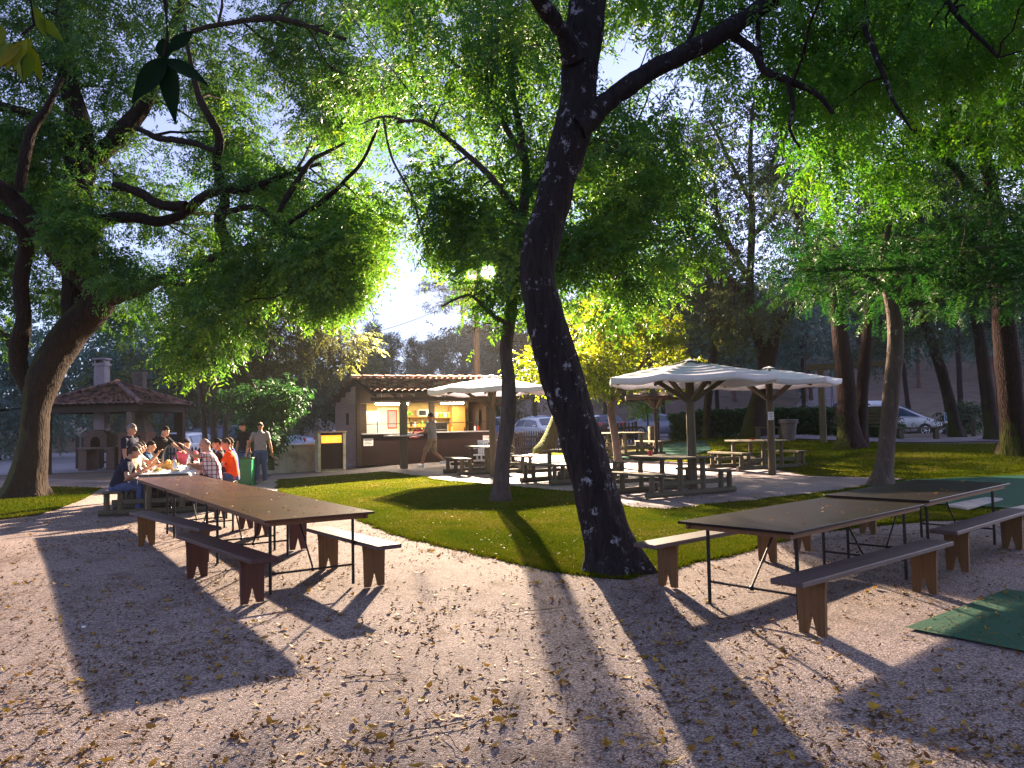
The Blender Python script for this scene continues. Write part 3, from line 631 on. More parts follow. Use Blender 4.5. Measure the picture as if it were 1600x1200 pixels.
# ------------------------------------------------------------------ parasols
def parasol_proto(label, loc, rz):
    t = empty('parasol', loc, rz, label, 'parasol', 'white parasols on log posts')
    hz = 2.42; Rr = 1.75; n = 8; top = .33
    prof = []; tiers = 6
    for k in range(tiers):
        r0 = Rr*(1-k/tiers); r1 = Rr*(1-(k+1)/tiers)
        z0 = top*(k/tiers)**.92; z1 = top*((k+1)/tiers)**.92
        prof += [(r0, z0), ((r0+r1)/2, z0+(z1-z0)*.34), (r1+.03, z1-.016)]
    prof += [(.16, top+.0), (.02, top+.05)]
    ns = 48; V = []; Fq = []
    def rad(a, r): # octagon with slightly slack sides
        b = (a % (2*math.pi/n))-math.pi/n; o = math.cos(math.pi/n)/math.cos(b)
        return r*(o*.93+.07)
    rows = [(Rr-.015, -.15), (Rr+.005, -.06)]+[(r, z) for r, z in prof]
    for i, (r, z) in enumerate(rows):
        for k in range(ns):
            a = 2*math.pi*k/ns; rr = rad(a, r)
            b = (a % (2*math.pi/n))-math.pi/n
            sag = -.05*math.cos(b*n/2)*(r/Rr)
            zz = z+sag+.012*noise.noise((a*3, r*2, 5))
            if i == 0: zz += .025*abs(math.sin(a*6+.4))
            V.append((rr*math.cos(a), rr*math.sin(a), hz+zz))
    for i in range(len(rows)-1):
        for k in range(ns):
            k2 = (k+1) % ns; Fq.append((i*ns+k, i*ns+k2, (i+1)*ns+k2, (i+1)*ns+k))
    c = mesh_np('canopy', V, Fq, CANVAS, t, smooth=True)
    c.data.set_sharp_from_angle(angle=R(28))
    so = c.modifiers.new('thickness', 'SOLIDIFY'); so.thickness = .006
    mb = MB(); mb.tube([(0, 0, 0), (0, 0, 1.2), (0, 0, hz+top-.08)], [.10, .092, .085], 14); mb.build('post', MAT['logv'], t, 40)
    for k in range(8):
        a = 2*math.pi*k/8+math.pi/8*0; ca, sa = math.cos(a), math.sin(a)
        mb = MB(); mb.beam((ca*.09, sa*.09, hz+.3), (ca*(Rr-.16), sa*(Rr-.16), hz-.07), .055, .07); mb.build('rib', MAT['logv'], t)
        if k % 2 == 0:
            mb = MB(); mb.beam((ca*.08, sa*.08, hz-.48), (ca*.95, sa*.95, hz+.05), .07, .08); mb.build('strut', MAT['logv'], t)
    return t
def canvas_mat():
    m, nt, out = nodes('parasol_canvas')
    v = mapping(nt); n1 = N(nt, 'ShaderNodeTexNoise', Scale=4.0, Detail=6); nt.links.new(v, n1.inputs['Vector'])
    r = ramp(nt, n1.outputs['Fac'], [(.3, (.76, .75, .83)), (.7, (.86, .86, .93))])
    d = N(nt, 'ShaderNodeBsdfDiffuse'); t = N(nt, 'ShaderNodeBsdfTranslucent'); ms = N(nt, 'ShaderNodeMixShader'); ms.inputs[0].default_value = .18
    bp = N(nt, 'ShaderNodeBump', Strength=.3, Distance=.03); nt.links.new(n1.outputs['Fac'], bp.inputs['Height']); nt.links.new(bp.outputs[0], d.inputs['Normal'])
    nt.links.new(r.outputs[0], d.inputs[0]); nt.links.new(r.outputs[0], t.inputs[0]); nt.links.new(d.outputs[0], ms.inputs[1]); nt.links.new(t.outputs[0], ms.inputs[2]); nt.links.new(ms.outputs[0], out.inputs[0]); return m
CANVAS = canvas_mat()
q2 = G(1083, 774); q3 = G(1207, 742.5); q1 = G(771, 746)
par = parasol_proto('white parasol on a log post, nearest one, over the front picnic table', q2+Vector((0, 0, .0)), .28)
a = copy_tree(par); a.location = q3; a.rotation_euler.z = .52; a['label'] = 'white parasol with a paper note fixed to its log post'
b = copy_tree(par); b.location = q1; b.rotation_euler.z = .15; b['label'] = 'white parasol in front of the kiosk, behind the thin trunk'
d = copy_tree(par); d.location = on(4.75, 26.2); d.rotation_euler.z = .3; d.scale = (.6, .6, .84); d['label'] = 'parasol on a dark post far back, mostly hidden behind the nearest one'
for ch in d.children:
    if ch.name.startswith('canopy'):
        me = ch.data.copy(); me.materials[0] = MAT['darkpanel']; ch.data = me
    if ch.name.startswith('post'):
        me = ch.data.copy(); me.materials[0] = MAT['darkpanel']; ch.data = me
# paper note on the post
nt_ = empty('paper_note', q3+Vector((-.02, -.104, 1.52)), 0, 'white paper note pinned to the parasol post', 'notice')
mb = MB(); mb.box((0, 0, 0), (.15, .006, .21)); mb.build('sheet', MAT['paper'], nt_)
mb = MB()
for k in range(4): mb.box((0, -.0045, .06-.04*k), (.10-.02*(k % 2), .002, .012))
mb.build('writing', MAT['ink'], nt_)
# ------------------------------------------------------------------ bin, pot, chairs, swing, sign, slender posts
g = on(-7.72, 22.6)
t = empty('litter_bin', g, .12, 'tall square green litter bin beside the diners', 'bin')
mb = MB(); mb.add([(-.25, -.25, 0), (.25, -.25, 0), (.25, .25, 0), (-.25, .25, 0), (-.28, -.28, .74), (.28, -.28, .74), (.28, .28, .74), (-.28, .28, .74), (-.25, -.25, .74), (.25, -.25, .74), (.25, .25, .74), (-.25, .25, .74), (-.22, -.22, .05), (.22, -.22, .05), (.22, .22, .05), (-.22, .22, .05)],
              [(0, 3, 2, 1), (0, 1, 5, 4), (1, 2, 6, 5), (2, 3, 7, 6), (3, 0, 4, 7), (4, 5, 9, 8), (5, 6, 10, 9), (6, 7, 11, 10), (7, 4, 8, 11), (8, 9, 13, 12), (9, 10, 14, 13), (10, 11, 15, 14), (11, 8, 12, 15), (12, 13, 14, 15)]); mb.build('body', MAT['bingreen'], t)
mb = MB()
for s in (-1, 1): mb.box((s*.285, 0, .77), (.04, .61, .05), bev=.008); mb.box((0, s*.285, .77), (.528, .04, .05), bev=.008)
mb.build('rim', MAT['bindark'], t)
mb = MB(); mb.ball((0, 0, .70), (.22, .22, .07), 12, 6); mb.build('bag', MAT['black'], t, True)
g = G(1233, 688)
t = empty('flower_pot', g, 0, 'large grey round planter pot in front of the hedge', 'planter')
s_ = 26/1230*g.y/.72
mb = MB(); mb.lathe([(.27*s_, 0), (.31*s_, .5*s_), (.35*s_, .72*s_), (.40*s_, .74*s_), (.41*s_, .90*s_), (.36*s_, .91*s_), (.33*s_, .80*s_)], n=24); mb.build('pot', MAT['terracotta'], t, 40)
mb = MB(); mb.lathe([(.33*s_, .79*s_), (.05, .83*s_)], n=20); mb.build('soil', MAT['dirt'], t)
def garden_chair(loc, rz, label):
    t = empty('plastic_chair', loc, rz, label, 'chair', 'white plastic chairs by the kiosk table')
    mb = MB(); mb.box((0, 0, .43), (.44, .42, .03), bev=.01); mb.build('seat', MAT['white'], t)
    mb = MB()
    for k in range(5): mb.box((-.16+.08*k, -.22, .65), (.045, .02, .38))
    mb.box((0, -.225, .85), (.42, .025, .06), bev=.008); mb.build('backrest', MAT['white'], t)
    for sx in (-1, 1):
        mb = MB(); mb.beam((sx*.22, -.2, .64), (sx*.22, .18, .63), .04, .03); mb.build('armrest', MAT['white'], t)
        for sy in (-1, 1):
            mb = MB(); mb.beam((sx*.19, sy*.17, .415), (sx*.23, sy*.21, 0), .045, .035); mb.build('leg', MAT['white'], t)
    return t
garden_chair(on(-1.05, 24.3, .02), 2.6, 'white plastic chair behind the kiosk table, left of the post')
garden_chair(on(-.25, 24.6, .02), 3.4, 'white plastic chair behind the kiosk table, by the parasol post')
# swing frame with two hanging bench seats
ga = G(1357, 692); gb = G(1393, 698)
ga = P(1287, 692, 27.4); gb = P(1392, 697, 26.2); ga.z = T(ga.x, ga.y); gb.z = T(gb.x, gb.y)
ax = (gb-ga); ax.z = 0; Ls = ax.length; rz = math.atan2(ax.y, ax.x)
t = empty('garden_swing', ga, rz, 'weathered timber swing frame with slatted bench seats behind the twin trunk', 'swing')
for x, lab in ((0, 'a'), (Ls, 'b')):
    mb = MB(); mb.box((x, 0, 1.27), (.20, .20, 2.54), bev=.015); mb.build('post', MAT['logv'], t)
mb = MB(); mb.box((Ls/2, 0, 2.645), (Ls+.9, .17, .2), bev=.015); mb.build('crossbeam', MAT['log'], t)
for k, x in enumerate((Ls*.36, Ls*.78)):
    mb = MB()
    for j in range(4): mb.box((x, -.18+.12*j, .55), (.92, .10, .03))
    mb.build('swing_seat', MAT['log'], t)
    mb = MB()
    for j in range(5): mb.box((x, .26+.02*j, .68+.125*j), (.92, .025, .09))
    mb.build('swing_back', MAT['log'], t)
    mb = MB()
    for s in (-1, 1): mb.tube([(x+s*.44, -.15, .56), (x+s*.44, 0, 2.56)], .012, 6); mb.tube([(x+s*.44, .3, .9), (x+s*.44, 0, 2.56)], .012, 6)
    mb.build('chain', MAT['steel'], t)
g = G(1482, 684)
t = empty('information_sign', g, -.1, 'small blue and white sign board on a short post near the leaning trunk', 'sign')
k = g.y/26.0
mb = MB(); mb.box((0, .03, .30*k), (.08, .06, .60*k)); mb.build('post', MAT['logv'], t)
mb = MB(); mb.box((0, 0, .66*k), (.20*k, .02, .36*k), bev=.004); mb.build('board', MAT['white'], t)
mb = MB(); mb.box((0, -.012, .69*k), (.17*k, .004, .26*k)); mb.build('panel', MAT['blue'], t)
mb = MB()
for j in range(3): mb.box((0, -.0155, .75*k-.05*j*k), (.11*k, .003, .018*k))
mb.build('writing', MAT['white'], t)
# low timber rail benches right of the hedge
def rail_bench(a, b, label, y=.45):
    A = G(*a); B = G(*b); d = B-A; L = math.hypot(d.x, d.y); t = empty('timber_bench', A, math.atan2(d.y, d.x), label, 'bench', 'rough timber benches near the hedge')
    mb = MB(); mb.box((L/2, 0, y-.03), (L, .26, .06), bev=.01); mb.build('seat', MAT['log'], t)
    for x in (L*.1, L*.9): mb = MB(); mb.box((x, 0, (y-.06)/2), (.16, .2, y-.06), bev=.01); mb.build('leg', MAT['logv'], t)
rail_bench((1400, 687), (1470, 687), 'low timber bench in front of the silver minivan')
rail_bench((1496, 682), (1524, 682), 'short timber bench beside the blue sign', .7)
rail_bench((1180, 686), (1226, 686), 'pale timber bench left of the grey planter pot', .45)
rail_bench((878, 702), (985, 698), 'timber bench in front of the picket fence, behind the leaning trunk', .5)
mb = MB(); g = G(1019, 708); mb.lathe([(.13, 0), (.12, .9), (.10, .93)], n=12); simple('timber_post', mb, MAT['logv'], 'short round timber post at the end of the hedge', 'post', None, g)
mb = MB(); g = G(1029.5, 690); mb.tube([(0, 0, 0), (0, 0, 2.3)], .045, 10); simple('metal_pole', mb, MAT['steel'], 'thin dark metal pole at the left end of the hedge', 'pole', None, g)
mb = MB(); g = G(1007, 690); mb.lathe([(.16, 0), (.26, .1), (.28, .38), (.24, .38), (.2, .3)], n=16); simple('stone_bowl', mb, MAT['concrete'], 'pale stone bowl planter beside the rearmost table', 'planter', None, g)
# ------------------------------------------------------------------ foliage
def unit(a): return a/np.maximum(np.linalg.norm(a, axis=-1, keepdims=True), 1e-9)
def sprays(C, D, L, nl, ll, lw, droop=.25, spread=.85, jit=.3, rng=RNG):
    """pinnate twigs: C (S,3) bases, D (S,3) directions, L (S,) lengths -> quad verts"""
    S = len(C); t = np.linspace(.12, 1.0, nl)[None, :, None]
    D = unit(D); L = np.asarray(L).reshape(-1, 1, 1); dn = np.array([0, 0, -1.0])
    pos = C[:, None, :]+D[:, None, :]*L*t+dn*droop*L*t*t
    tan = unit(D[:, None, :]+dn*2*droop*t)
    sd = unit(np.cross(D, np.array([0, 0, 1.0])+rng.normal(0, .35, (S, 3))))[:, None, :]
    sg = np.where(np.arange(nl) % 2 == 0, 1.0, -1.0)[None, :, None]
    ld = unit((1.15-spread)*tan+sg*spread*sd+rng.normal(0, jit, (S, nl, 3))+dn*.22)
    nr = unit(np.cross(sd, tan)+rng.normal(0, .45, (S, nl, 3)))
    sv = unit(np.cross(ld, nr))
    l = ll*rng.uniform(.7, 1.25, (S, nl, 1)); w_ = lw*rng.uniform(.75, 1.2, (S, nl, 1))*.5
    mid = pos+ld*l*.45+nr*l*.05
    tip = pos+ld*l+dn*l*.14
    V = np.stack([pos, mid+sv*w_, tip, mid-sv*w_], 2)
    return V.reshape(-1, 3)
def crown_pts(blobs, rng=RNG):
    """blobs: (center, (rx,ry,rz), clumps, clump_r, per) -> clump centres, spray bases, dirs, tints"""
    CC, C, D, Tn, K = [], [], [], [], []
    for (c, r, k, cr, per) in blobs:
        c = np.array(c); r = np.array(r)
        d = unit(rng.normal(0, 1, (k, 3))); u = rng.uniform(.12, 1, (k, 1))**.42
        cc = c+d*u*r; CC.append(cc)
        m = k*per
        off = rng.normal(0, 1, (k, per, 3))*cr*np.array([1, 1, .75])
        p = (cc[:, None, :]+off)
        C.append(p.reshape(-1, 3))
        dd = unit(off)*.7+unit(cc-c)[:, None, :]*.5+rng.normal(0, .35, (k, per, 3))
        D.append(dd.reshape(-1, 3))
        Tn.append((rng.normal(.5, .17, (k, 1))+rng.normal(0, .13, (k, per))).reshape(-1))
    return np.concatenate(CC), np.concatenate(C), np.concatenate(D), np.concatenate(Tn)
def catmull(pts, step=.3):
    P_ = [np.array(p, float) for p in pts]
    out = []
    for i in range(len(P_)-1):
        p0 = P_[max(i-1, 0)]; p1 = P_[i]; p2 = P_[i+1]; p3 = P_[min(i+2, len(P_)-1)]
        k = max(2, int(np.linalg.norm((p2-p1)[:3])/step))
        for j in range(k):
            t = j/k
            out.append(.5*((2*p1)+(-p0+p2)*t+(2*p0-5*p1+4*p2-p3)*t*t+(-p0+3*p1-3*p2+p3)*t**3))
    out.append(P_[-1]); return np.array(out)
def tubes_np(paths, nsides, rdir=False):
    """paths: list of (n,4) xyz r -> one V,F"""
    VV, FF = [], []; base = 0; DD, RR, AA = [], [], []
    for pth in paths:
        n = len(pth)
        k = nsides if not callable(nsides) else nsides(pth)
        c = pth[:, :3]; t = unit(np.gradient(c, axis=0))
        ref = np.array([0.31, .22, .1]) if abs(t[0][2]) > .6 else np.array([0, 0, 1.0])
        a = unit(np.cross(t, ref)); b = np.cross(t, a)
        ang = np.arange(k)*2*np.pi/k
        ring = c[:, None, :]+pth[:, 3][:, None, None]*(a[:, None, :]*np.cos(ang)[None, :, None]+b[:, None, :]*np.sin(ang)[None, :, None])
        VV.append(ring.reshape(-1, 3))
        if rdir: DD.append(unit(ring-c[:, None, :]).reshape(-1, 3)); RR.append(np.repeat(pth[:, 3], k)); AA.append(np.tile(ang, n))
        i = np.arange(n-1)[:, None]; j = np.arange(k)[None, :]; j2 = (j+1) % k
        FF.append(np.stack([base+i*k+j, base+i*k+j2, base+(i+1)*k+j2, base+(i+1)*k+j], -1).reshape(-1, 4)); base += n*k
    if rdir: return np.concatenate(VV), np.concatenate(FF), np.concatenate(DD), np.concatenate(RR), np.concatenate(AA)
    return np.concatenate(VV), np.concatenate(FF)
def knob(V, amp, sc_, seed=0):
    out = V.copy()
    for i in range(len(V)):
        p = V[i]
        n = noise.noise_vector((p[0]*sc_+seed, p[1]*sc_, p[2]*sc_*.55)); n2 = noise.noise_vector((p[0]*sc_*3.1, p[1]*sc_*3.1+seed, p[2]*sc_*1.2))
        out[i] = p+np.array(n)*amp+np.array(n2)*amp*.45
    return out
def limb(pts):
    """pixels (px,py,rpx,Y) -> world (x,y,z,r)"""
    o = []
    for (px, py, r, Y) in pts:
        p = P(px, py, Y); o.append((p.x, p.y, p.z, r/F*Y))
    return np.array(o)
TREES = {}
def grow(name, label, limbs, blobs, leaf, bark, leafm, flare=.0, twig_r=.010, group=None, amp=.02, asc=2.2, thin=None, cat='tree', sag=.10, root=None, twigs=True, keep=None, ridge=0, leafkeep=None):
    """limbs: list of (n,4) world polylines. leaf: dict(L,nl,ll,lw,droop,spread)"""
    base = limbs[0][0][:3]
    loc = Vector((base[0], base[1], T(base[0], base[1]) if root is None else root))
    t = empty(name, loc, 0, label, cat, group)
    paths = [catmull(l, max(.12, min(.5, l[0][3]*1.2)) if not ridge else .09) for l in limbs]
    if flare:
        p = paths[0]; s = np.arange(len(p)); dist = np.concatenate([[0], np.cumsum(np.linalg.norm(np.diff(p[:, :3], axis=0), axis=1))])
        p[:, 3] *= 1+flare*np.exp(-dist/(p[0, 3]*1.1))
        below = p[:1].copy(); below[0, 2] -= .25; paths[0] = np.concatenate([below, p])
    V1, F1, D1, R1, A1 = tubes_np(paths, lambda q: (48 if ridge else 22) if q[0, 3] > .12 else (14 if q[0, 3] > .04 else 7), True)
    if flare:
        hb = np.maximum(0, V1[:, 2]-float(base[2])); nv = 0
        V1 = V1+D1*(R1*.26*np.maximum(0, np.cos(5*A1+.8))*np.exp(-hb/(.55*R1.max()+.08)))[:, None]
    if ridge:
        rg = np.array([abs(noise.noise((p[0]*9, p[1]*9, p[2]*2.1)))*1.3+.5*noise.noise((p[0]*22, p[1]*22, p[2]*7)) for p in V1]); V1 = V1-D1*(rg*ridge*np.minimum(1, R1/.15))[:, None]
    V1 = knob(V1, amp, asc, len(name))
    blobs = [(c, r, max(3, int(k*.75)), cr*.82, int(per*1.45*DENS)) for (c, r, k, cr, per) in blobs]
    CC, C, D, Tn = crown_pts(blobs)
    # twigs: blob hub -> clumps
    if twigs:
        sk = np.concatenate([p[max(0, len(p)//5):] for p in paths]); tw = []
        bi = 0
        for (c, r, k, cr, per) in blobs:
            c = np.array(c); d = np.linalg.norm(sk[:, :3]-c, axis=1); j = int(np.argmin(d+sk[:, 2]*.0))
            a = sk[j]; L = d[j]; sub = []
            r0 = min(a[3]*.6, twig_r*(2.2+.9*L))
            nn = max(4, int(L/.3)); tt = np.linspace(0, 1, nn)[:, None]
            mid = (a[:3]+c)/2+np.array([0, 0, L*.12])+RNG.normal(0, .07*L, 3)
            path = (1-tt)**2*a[:3]+2*tt*(1-tt)*mid+tt*tt*c
            wob = RNG.normal(0, .02*L**.5, (nn, 3)); wob[0] = 0; path = path+wob
            pr = r0+(twig_r*.9-r0)*tt
            tw.append(np.concatenate([path, pr], 1)); sub = path[nn//3:]
            cc = CC[bi:bi+k]; bi += k
            for q in cc:
                dd = np.linalg.norm(sub-q, axis=1); a2 = sub[int(np.argmin(dd))]; l2 = dd.min()
                t5 = np.linspace(0, 1, 5)[:, None]; m2 = (a2+q)/2+np.array([0, 0, l2*.16])+RNG.normal(0, .1*l2, 3)
                pp_ = (1-t5)**2*a2+2*t5*(1-t5)*m2+t5*t5*(q+(q-a2)*.1)
                tw.append(np.concatenate([pp_, twig_r*(.75-.55*t5)], 1))
        V2, F2 = tubes_np(tw, 4); F1 = np.concatenate([F1, F2+len(V1)]); V1 = np.concatenate([V1, V2])
    off = np.array(loc)
    mesh_np('trunk', V1-off, F1, bark, t, smooth=True)
    if keep is not None:
        kk = keep(C); C, D, Tn = C[kk], D[kk], Tn[kk]
    S = len(C); L = leaf['L']*RNG.uniform(.6, 1.3, S)
    V = sprays(C, D+np.array([0, 0, -leaf.get('down', .3)]), L, leaf['nl'], leaf['ll'], leaf['lw'], leaf.get('droop', .25), leaf.get('spread', .85), leaf.get('jit', .3))
    tint = np.repeat(np.clip(np.repeat(Tn, leaf['nl'])+RNG.normal(0, .07, S*leaf['nl']), 0, 1), 4)
    if leafkeep is not None:
        q = leafkeep(V.reshape(-1, 4, 3).mean(1)); V = V.reshape(-1, 4, 3)[q].reshape(-1, 3); tint = tint.reshape(-1, 4)[q].ravel()
    mesh_np('crown', V-off, np.arange(len(V)).reshape(-1, 4), leafm, t, tint=tint)
    return t
def fill(poly, n, Yr, rr, clumps, cr, per, gaps=(), zs=.8, mind=.55, seed=0):
    """blobs with centres inside an outline seen at depth Yr"""
    rng = random.Random(seed); xs = [p[0] for p in poly]; ys = [p[1] for p in poly]; out = []; tries = 0; cs = []
    def ins(x, y):
        c = False; j = len(poly)-1
        for i in range(len(poly)):
            a, b = poly[i], poly[j]
            if (a[1] > y) != (b[1] > y) and x < (b[0]-a[0])*(y-a[1])/(b[1]-a[1])+a[0]: c = not c
            j = i
        return c
    while len(out) < n and tries < 8000:
        tries += 1
        x = rng.uniform(min(xs), max(xs)); y = rng.uniform(min(ys), max(ys))
        if not ins(x, y): continue
        if any((x-g[0])**2+(y-g[1])**2 < g[2]**2 for g in gaps): continue
        Y = rng.uniform(*Yr); r = rng.uniform(*rr)
        p = P(x, y, Y)
        if any((p-q).length < mind*(r+s) for q, s in cs): continue
        cs.append((p, r)); out.append((tuple(p), (r, r, r*zs), clumps, cr, per))
    return out
def proj(C):
    R_ = np.array(CAMROT).T; q = (C-np.array([0, 0, EYE])) @ R_.T
    return 800+F*q[:, 0]/-q[:, 2], 600-F*q[:, 1]/-q[:, 2]
LAMPS = [P(738, 429, 32.0), P(762, 425, 32.0)]
def away(C):
    x, y = proj(C); k = np.ones(len(C), bool)
    for (lx, ly, r) in ((738, 429, 9), (762, 425, 12)): k &= ((x-lx)**2+(y-ly)**2 > r*r) | (RNG.random(len(C)) < .05)
    return k
ASH = dict(L=.36, nl=11, ll=.12, lw=.042, droop=.22, spread=.82, down=.35)
M_ash = leaf_mat('ash_leaf', (0.026, 0.084, 0.041), (0.060, 0.157, 0.043), (0.138, 0.232, 0.035), trans=.45, tcol=(1.7, 1.6, .35))
M_ash2 = leaf_mat('ash_leaf_fresh', (0.035, 0.121, 0.024), (0.070, 0.209, 0.027), (0.142, 0.257, 0.027), trans=.45, tcol=(1.6, 1.6, .35))
M_oak = leaf_mat('oak_leaf', (0.033, 0.051, 0.030), (0.060, 0.087, 0.039), (0.128, 0.128, 0.045), trans=.3, tcol=(1.5, 1.4, .4))
M_yel = leaf_mat('yellowing_leaf', (.060, .125, .012), (.110, .150, .011), (.180, .172, .010), trans=.45, tcol=(1.3, 1.2, .3))
M_mim = leaf_mat('feathery_leaf', (.008, .042, .014), (.018, .076, .020), (.048, .110, .020), trans=.4, tcol=(1.4, 1.5, .6))
M_grey = leaf_mat('greygreen_leaf', (.045, .062, .036), (.085, .105, .05), (.15, .16, .07), trans=.4, tcol=(1.4, 1.3, .5))
M_laur = leaf_mat('laurel_leaf', (0.010, 0.039, 0.013), (0.021, 0.078, 0.021), (0.046, 0.143, 0.029), trans=.25, rough=.55)
M_olive = leaf_mat('silvery_leaf', (.055, .080, .075), (.10, .13, .12), (.16, .19, .17), trans=.25, tcol=(1.2, 1.2, .9))
M_pine = leaf_mat('pine_needle', (.030, .060, .050), (.055, .095, .070), (.09, .13, .08), trans=.2)  # needle colour lightened and blued to stand in for distance haze
M_far = leaf_mat('far_wood_leaf', (0.050, 0.094, 0.088), (0.077, 0.138, 0.121), (0.121, 0.187, 0.143), trans=.3, tcol=(1.2, 1.3, .9))  # leaf colour blued and lightened, imitating haze over the far trees
M_dark = leaf_mat('dark_wood_leaf', (0.019, 0.042, 0.032), (0.042, 0.077, 0.051), (0.088, 0.136, 0.064), trans=.3)
B_ash = bark_mat('ash_bark', (.014, .010, .008), (.038, .026, .020), moss=(.04, .042, .012), mossfall=.03, lich=(.16, .15, .14), lam=.66)
B_main = bark_mat('lichen_bark', (.010, .008, .009), (.032, .025, .025), lich=(.26, .26, .29), lam=.58, scale=11)
B_thin = bark_mat('smooth_bark', (.05, .038, .036), (.11, .085, .075), bump=.5)
B_pale = bark_mat('pale_bark', (.065, .047, .040), (.13, .098, .082), lich=(.32, .28, .24), bump=.5, lam=.6)
B_dark = bark_mat('dark_bark', (.018, .013, .012), (.045, .032, .028), moss=(.045, .048, .014), mossfall=.16)
B_red = bark_mat('red_brown_bark', (.013, .008, .009), (.036, .019, .018), moss=(.05, .058, .010), mossfall=.30, mossdir=(-.6, -.3, -.1))
B_pine = bark_mat('pine_bark', (.10, .055, .045), (.20, .12, .10), bump=.6)
# --- the big forked ash on the left
Y0 = 20.0
def LM(pts, Y): return limb([(*p, Y) if not isinstance(Y, tuple) else (*p, Y[0]+(Y[1]-Y[0])*i/(len(pts)-1)) for i, p in enumerate(pts)])
A = [LM([(38, 771, 27), (44, 735, 24), (53, 690, 21.5), (56, 645, 21), (66, 600, 25), (84, 558, 25), (110, 520, 26), (140, 490, 25), (163, 468, 22), (176, 457, 15), (184, 450, 6)], Y0),
     LM([(166, 468, 22), (140, 441, 19), (95, 402, 16), (60, 357, 15), (20, 312, 14), (-20, 280, 13), (-70, 220, 10)], (20, 18)),
     LM([(160, 466, 19), (210, 453, 12), (255, 437, 10), (272, 452, 12), (300, 452, 11), (310, 438, 10), (326, 410, 10), (355, 393, 9), (343, 345, 9), (352, 308, 8), (339, 262, 7), (342, 215, 6.5), (316, 160, 6), (300, 105, 4), (290, 40, 3)], (20, 17.5)),
     LM([(106, 540, 14), (114, 480, 18), (120, 400, 20), (124, 300, 22), (126, 230, 22), (118, 170, 16), (105, 110, 14), (100, 40, 12), (95, -60, 9)], (20, 21)),
     LM([(128, 250, 18), (165, 237, 14), (200, 195, 14), (231, 153, 12), (255, 90, 9), (280, 20, 7), (300, -50, 5)], (20.6, 20)),
     LM([(118, 228, 12), (85, 207, 11), (50, 180, 9), (0, 165, 8), (-50, 150, 6)], (20.6, 19.5)),
     LM([(124, 352, 11), (160, 345, 10), (205, 340, 9), (250, 347, 9), (290, 332, 8), (330, 300, 7), (390, 295, 6), (440, 275, 4), (500, 255, 3)], (20.4, 18)),
     LM([(180, 288, 5), (215, 300, 7), (250, 318, 8), (290, 322, 8)], (19, 18.6)),
     LM([(50, 618, 12), (31, 578, 13), (30, 540, 13), (38, 500, 12), (33, 440, 12), (40, 380, 11), (25, 350, 9), (0, 340, 7), (-40, 310, 6)], (20, 19)),
     LM([(343, 335, 6), (400, 325, 5), (432, 350, 6), (443, 375, 6.5), (455, 416, 5), (452, 455, 3)], (18, 17)),
     LM([(540, 225, 2.5), (490, 250, 4), (464, 285, 5.5), (440, 320, 5.5), (425, 355, 3.5), (420, 390, 2)], (17.8, 17)),
     LM([(440, 346, 5), (455, 365, 5), (485, 372, 3)], 17), LM([(455, 418, 4), (478, 418, 3), (492, 416, 2)], 17),
     LM([(210, 200, 4), (245, 215, 5), (290, 222, 5), (340, 240, 4)], (19.5, 18)),
     LM([(155, 440, 6), (148, 380, 6), (152, 345, 5), (185, 340, 4)], (19.6, 19)),
     LM([(30, 300, 9), (40, 250, 8), (52, 200, 7), (75, 160, 6), (100, 120, 4)], (18.5, 18)),
     LM([(300, 50, 4), (420, 30, 4), (540, 60, 3)], (18, 17)), LM([(370, 395, 4), (480, 330, 4), (560, 260, 3), (590, 190, 2)], (17.4, 16.5))]
gapsA = [(218, 175, 30), (210, 250, 26), (228, 285, 18), (592, 320, 20)]
polyA = [(-120, -100), (560, -100), (600, 100), (612, 210), (600, 330), (590, 420), (520, 470), (470, 450), (380, 440), (350, 500), (330, 520), (270, 530), (215, 480), (190, 470), (130, 420), (40, 500), (-120, 520)]
bA = fill([(-120, -100), (560, -100), (600, 100), (612, 210), (600, 330), (560, 420), (380, 300), (340, 230), (200, 200), (-120, 230)], 46, (18.3, 22.5), (.8, 1.25), 15, .26, 13, gapsA, seed=3, mind=.38)
bA += fill([(-120, 220), (340, 220), (600, 330), (590, 420), (520, 470), (380, 430), (350, 470), (200, 430), (100, 330), (-120, 470)], 34, (20.2, 23.5), (.8, 1.25), 15, .26, 13, gapsA, seed=4, mind=.36)
bA += fill([(360, 260), (590, 250), (595, 400), (520, 450), (400, 420)], 6, (16.5, 19.5), (.6, .9), 15, .26, 13, seed=14, mind=.42)
bA += fill([(262, 430), (400, 420), (350, 530), (300, 545), (270, 520)], 7, (16.5, 18.5), (.5, .75), 15, .25, 13, seed=5, mind=.2)
bA += fill([(430, 380), (600, 360), (590, 440), (520, 480), (440, 450)], 7, (16, 18.5), (.6, .9), 15, .25, 13, seed=6, mind=.2)
bA += fill([(-120, 260), (60, 240), (200, 410), (260, 450), (230, 490), (140, 500), (60, 470), (-120, 540)], 24, (21.5, 25), (.8, 1.2), 15, .28, 12, seed=15, mind=.34)
bA += fill([(95, 300), (175, 290), (180, 430), (90, 430)], 4, (18, 19), (.4, .6), 13, .22, 12, seed=16, mind=.3)
def gap_keep(C):
    x, y = proj(C); x = x+RNG.normal(0, 13, len(C)); y = y+RNG.normal(0, 13, len(C)); ins = np.zeros(len(C), bool); g = [(548, 535), (588, 440), (614, 345), (650, 368), (672, 430), (698, 540)]; j = len(g)-1
    for i in range(len(g)):
        (ax_, ay), (bx, by) = g[i], g[j]
        with np.errstate(divide='ignore', invalid='ignore'): ins ^= ((ay > y) != (by > y)) & (x < (bx-ax_)*(y-ay)/(by-ay)+ax_)
        j = i
    return ~ins | (RNG.random(len(C)) < .05)
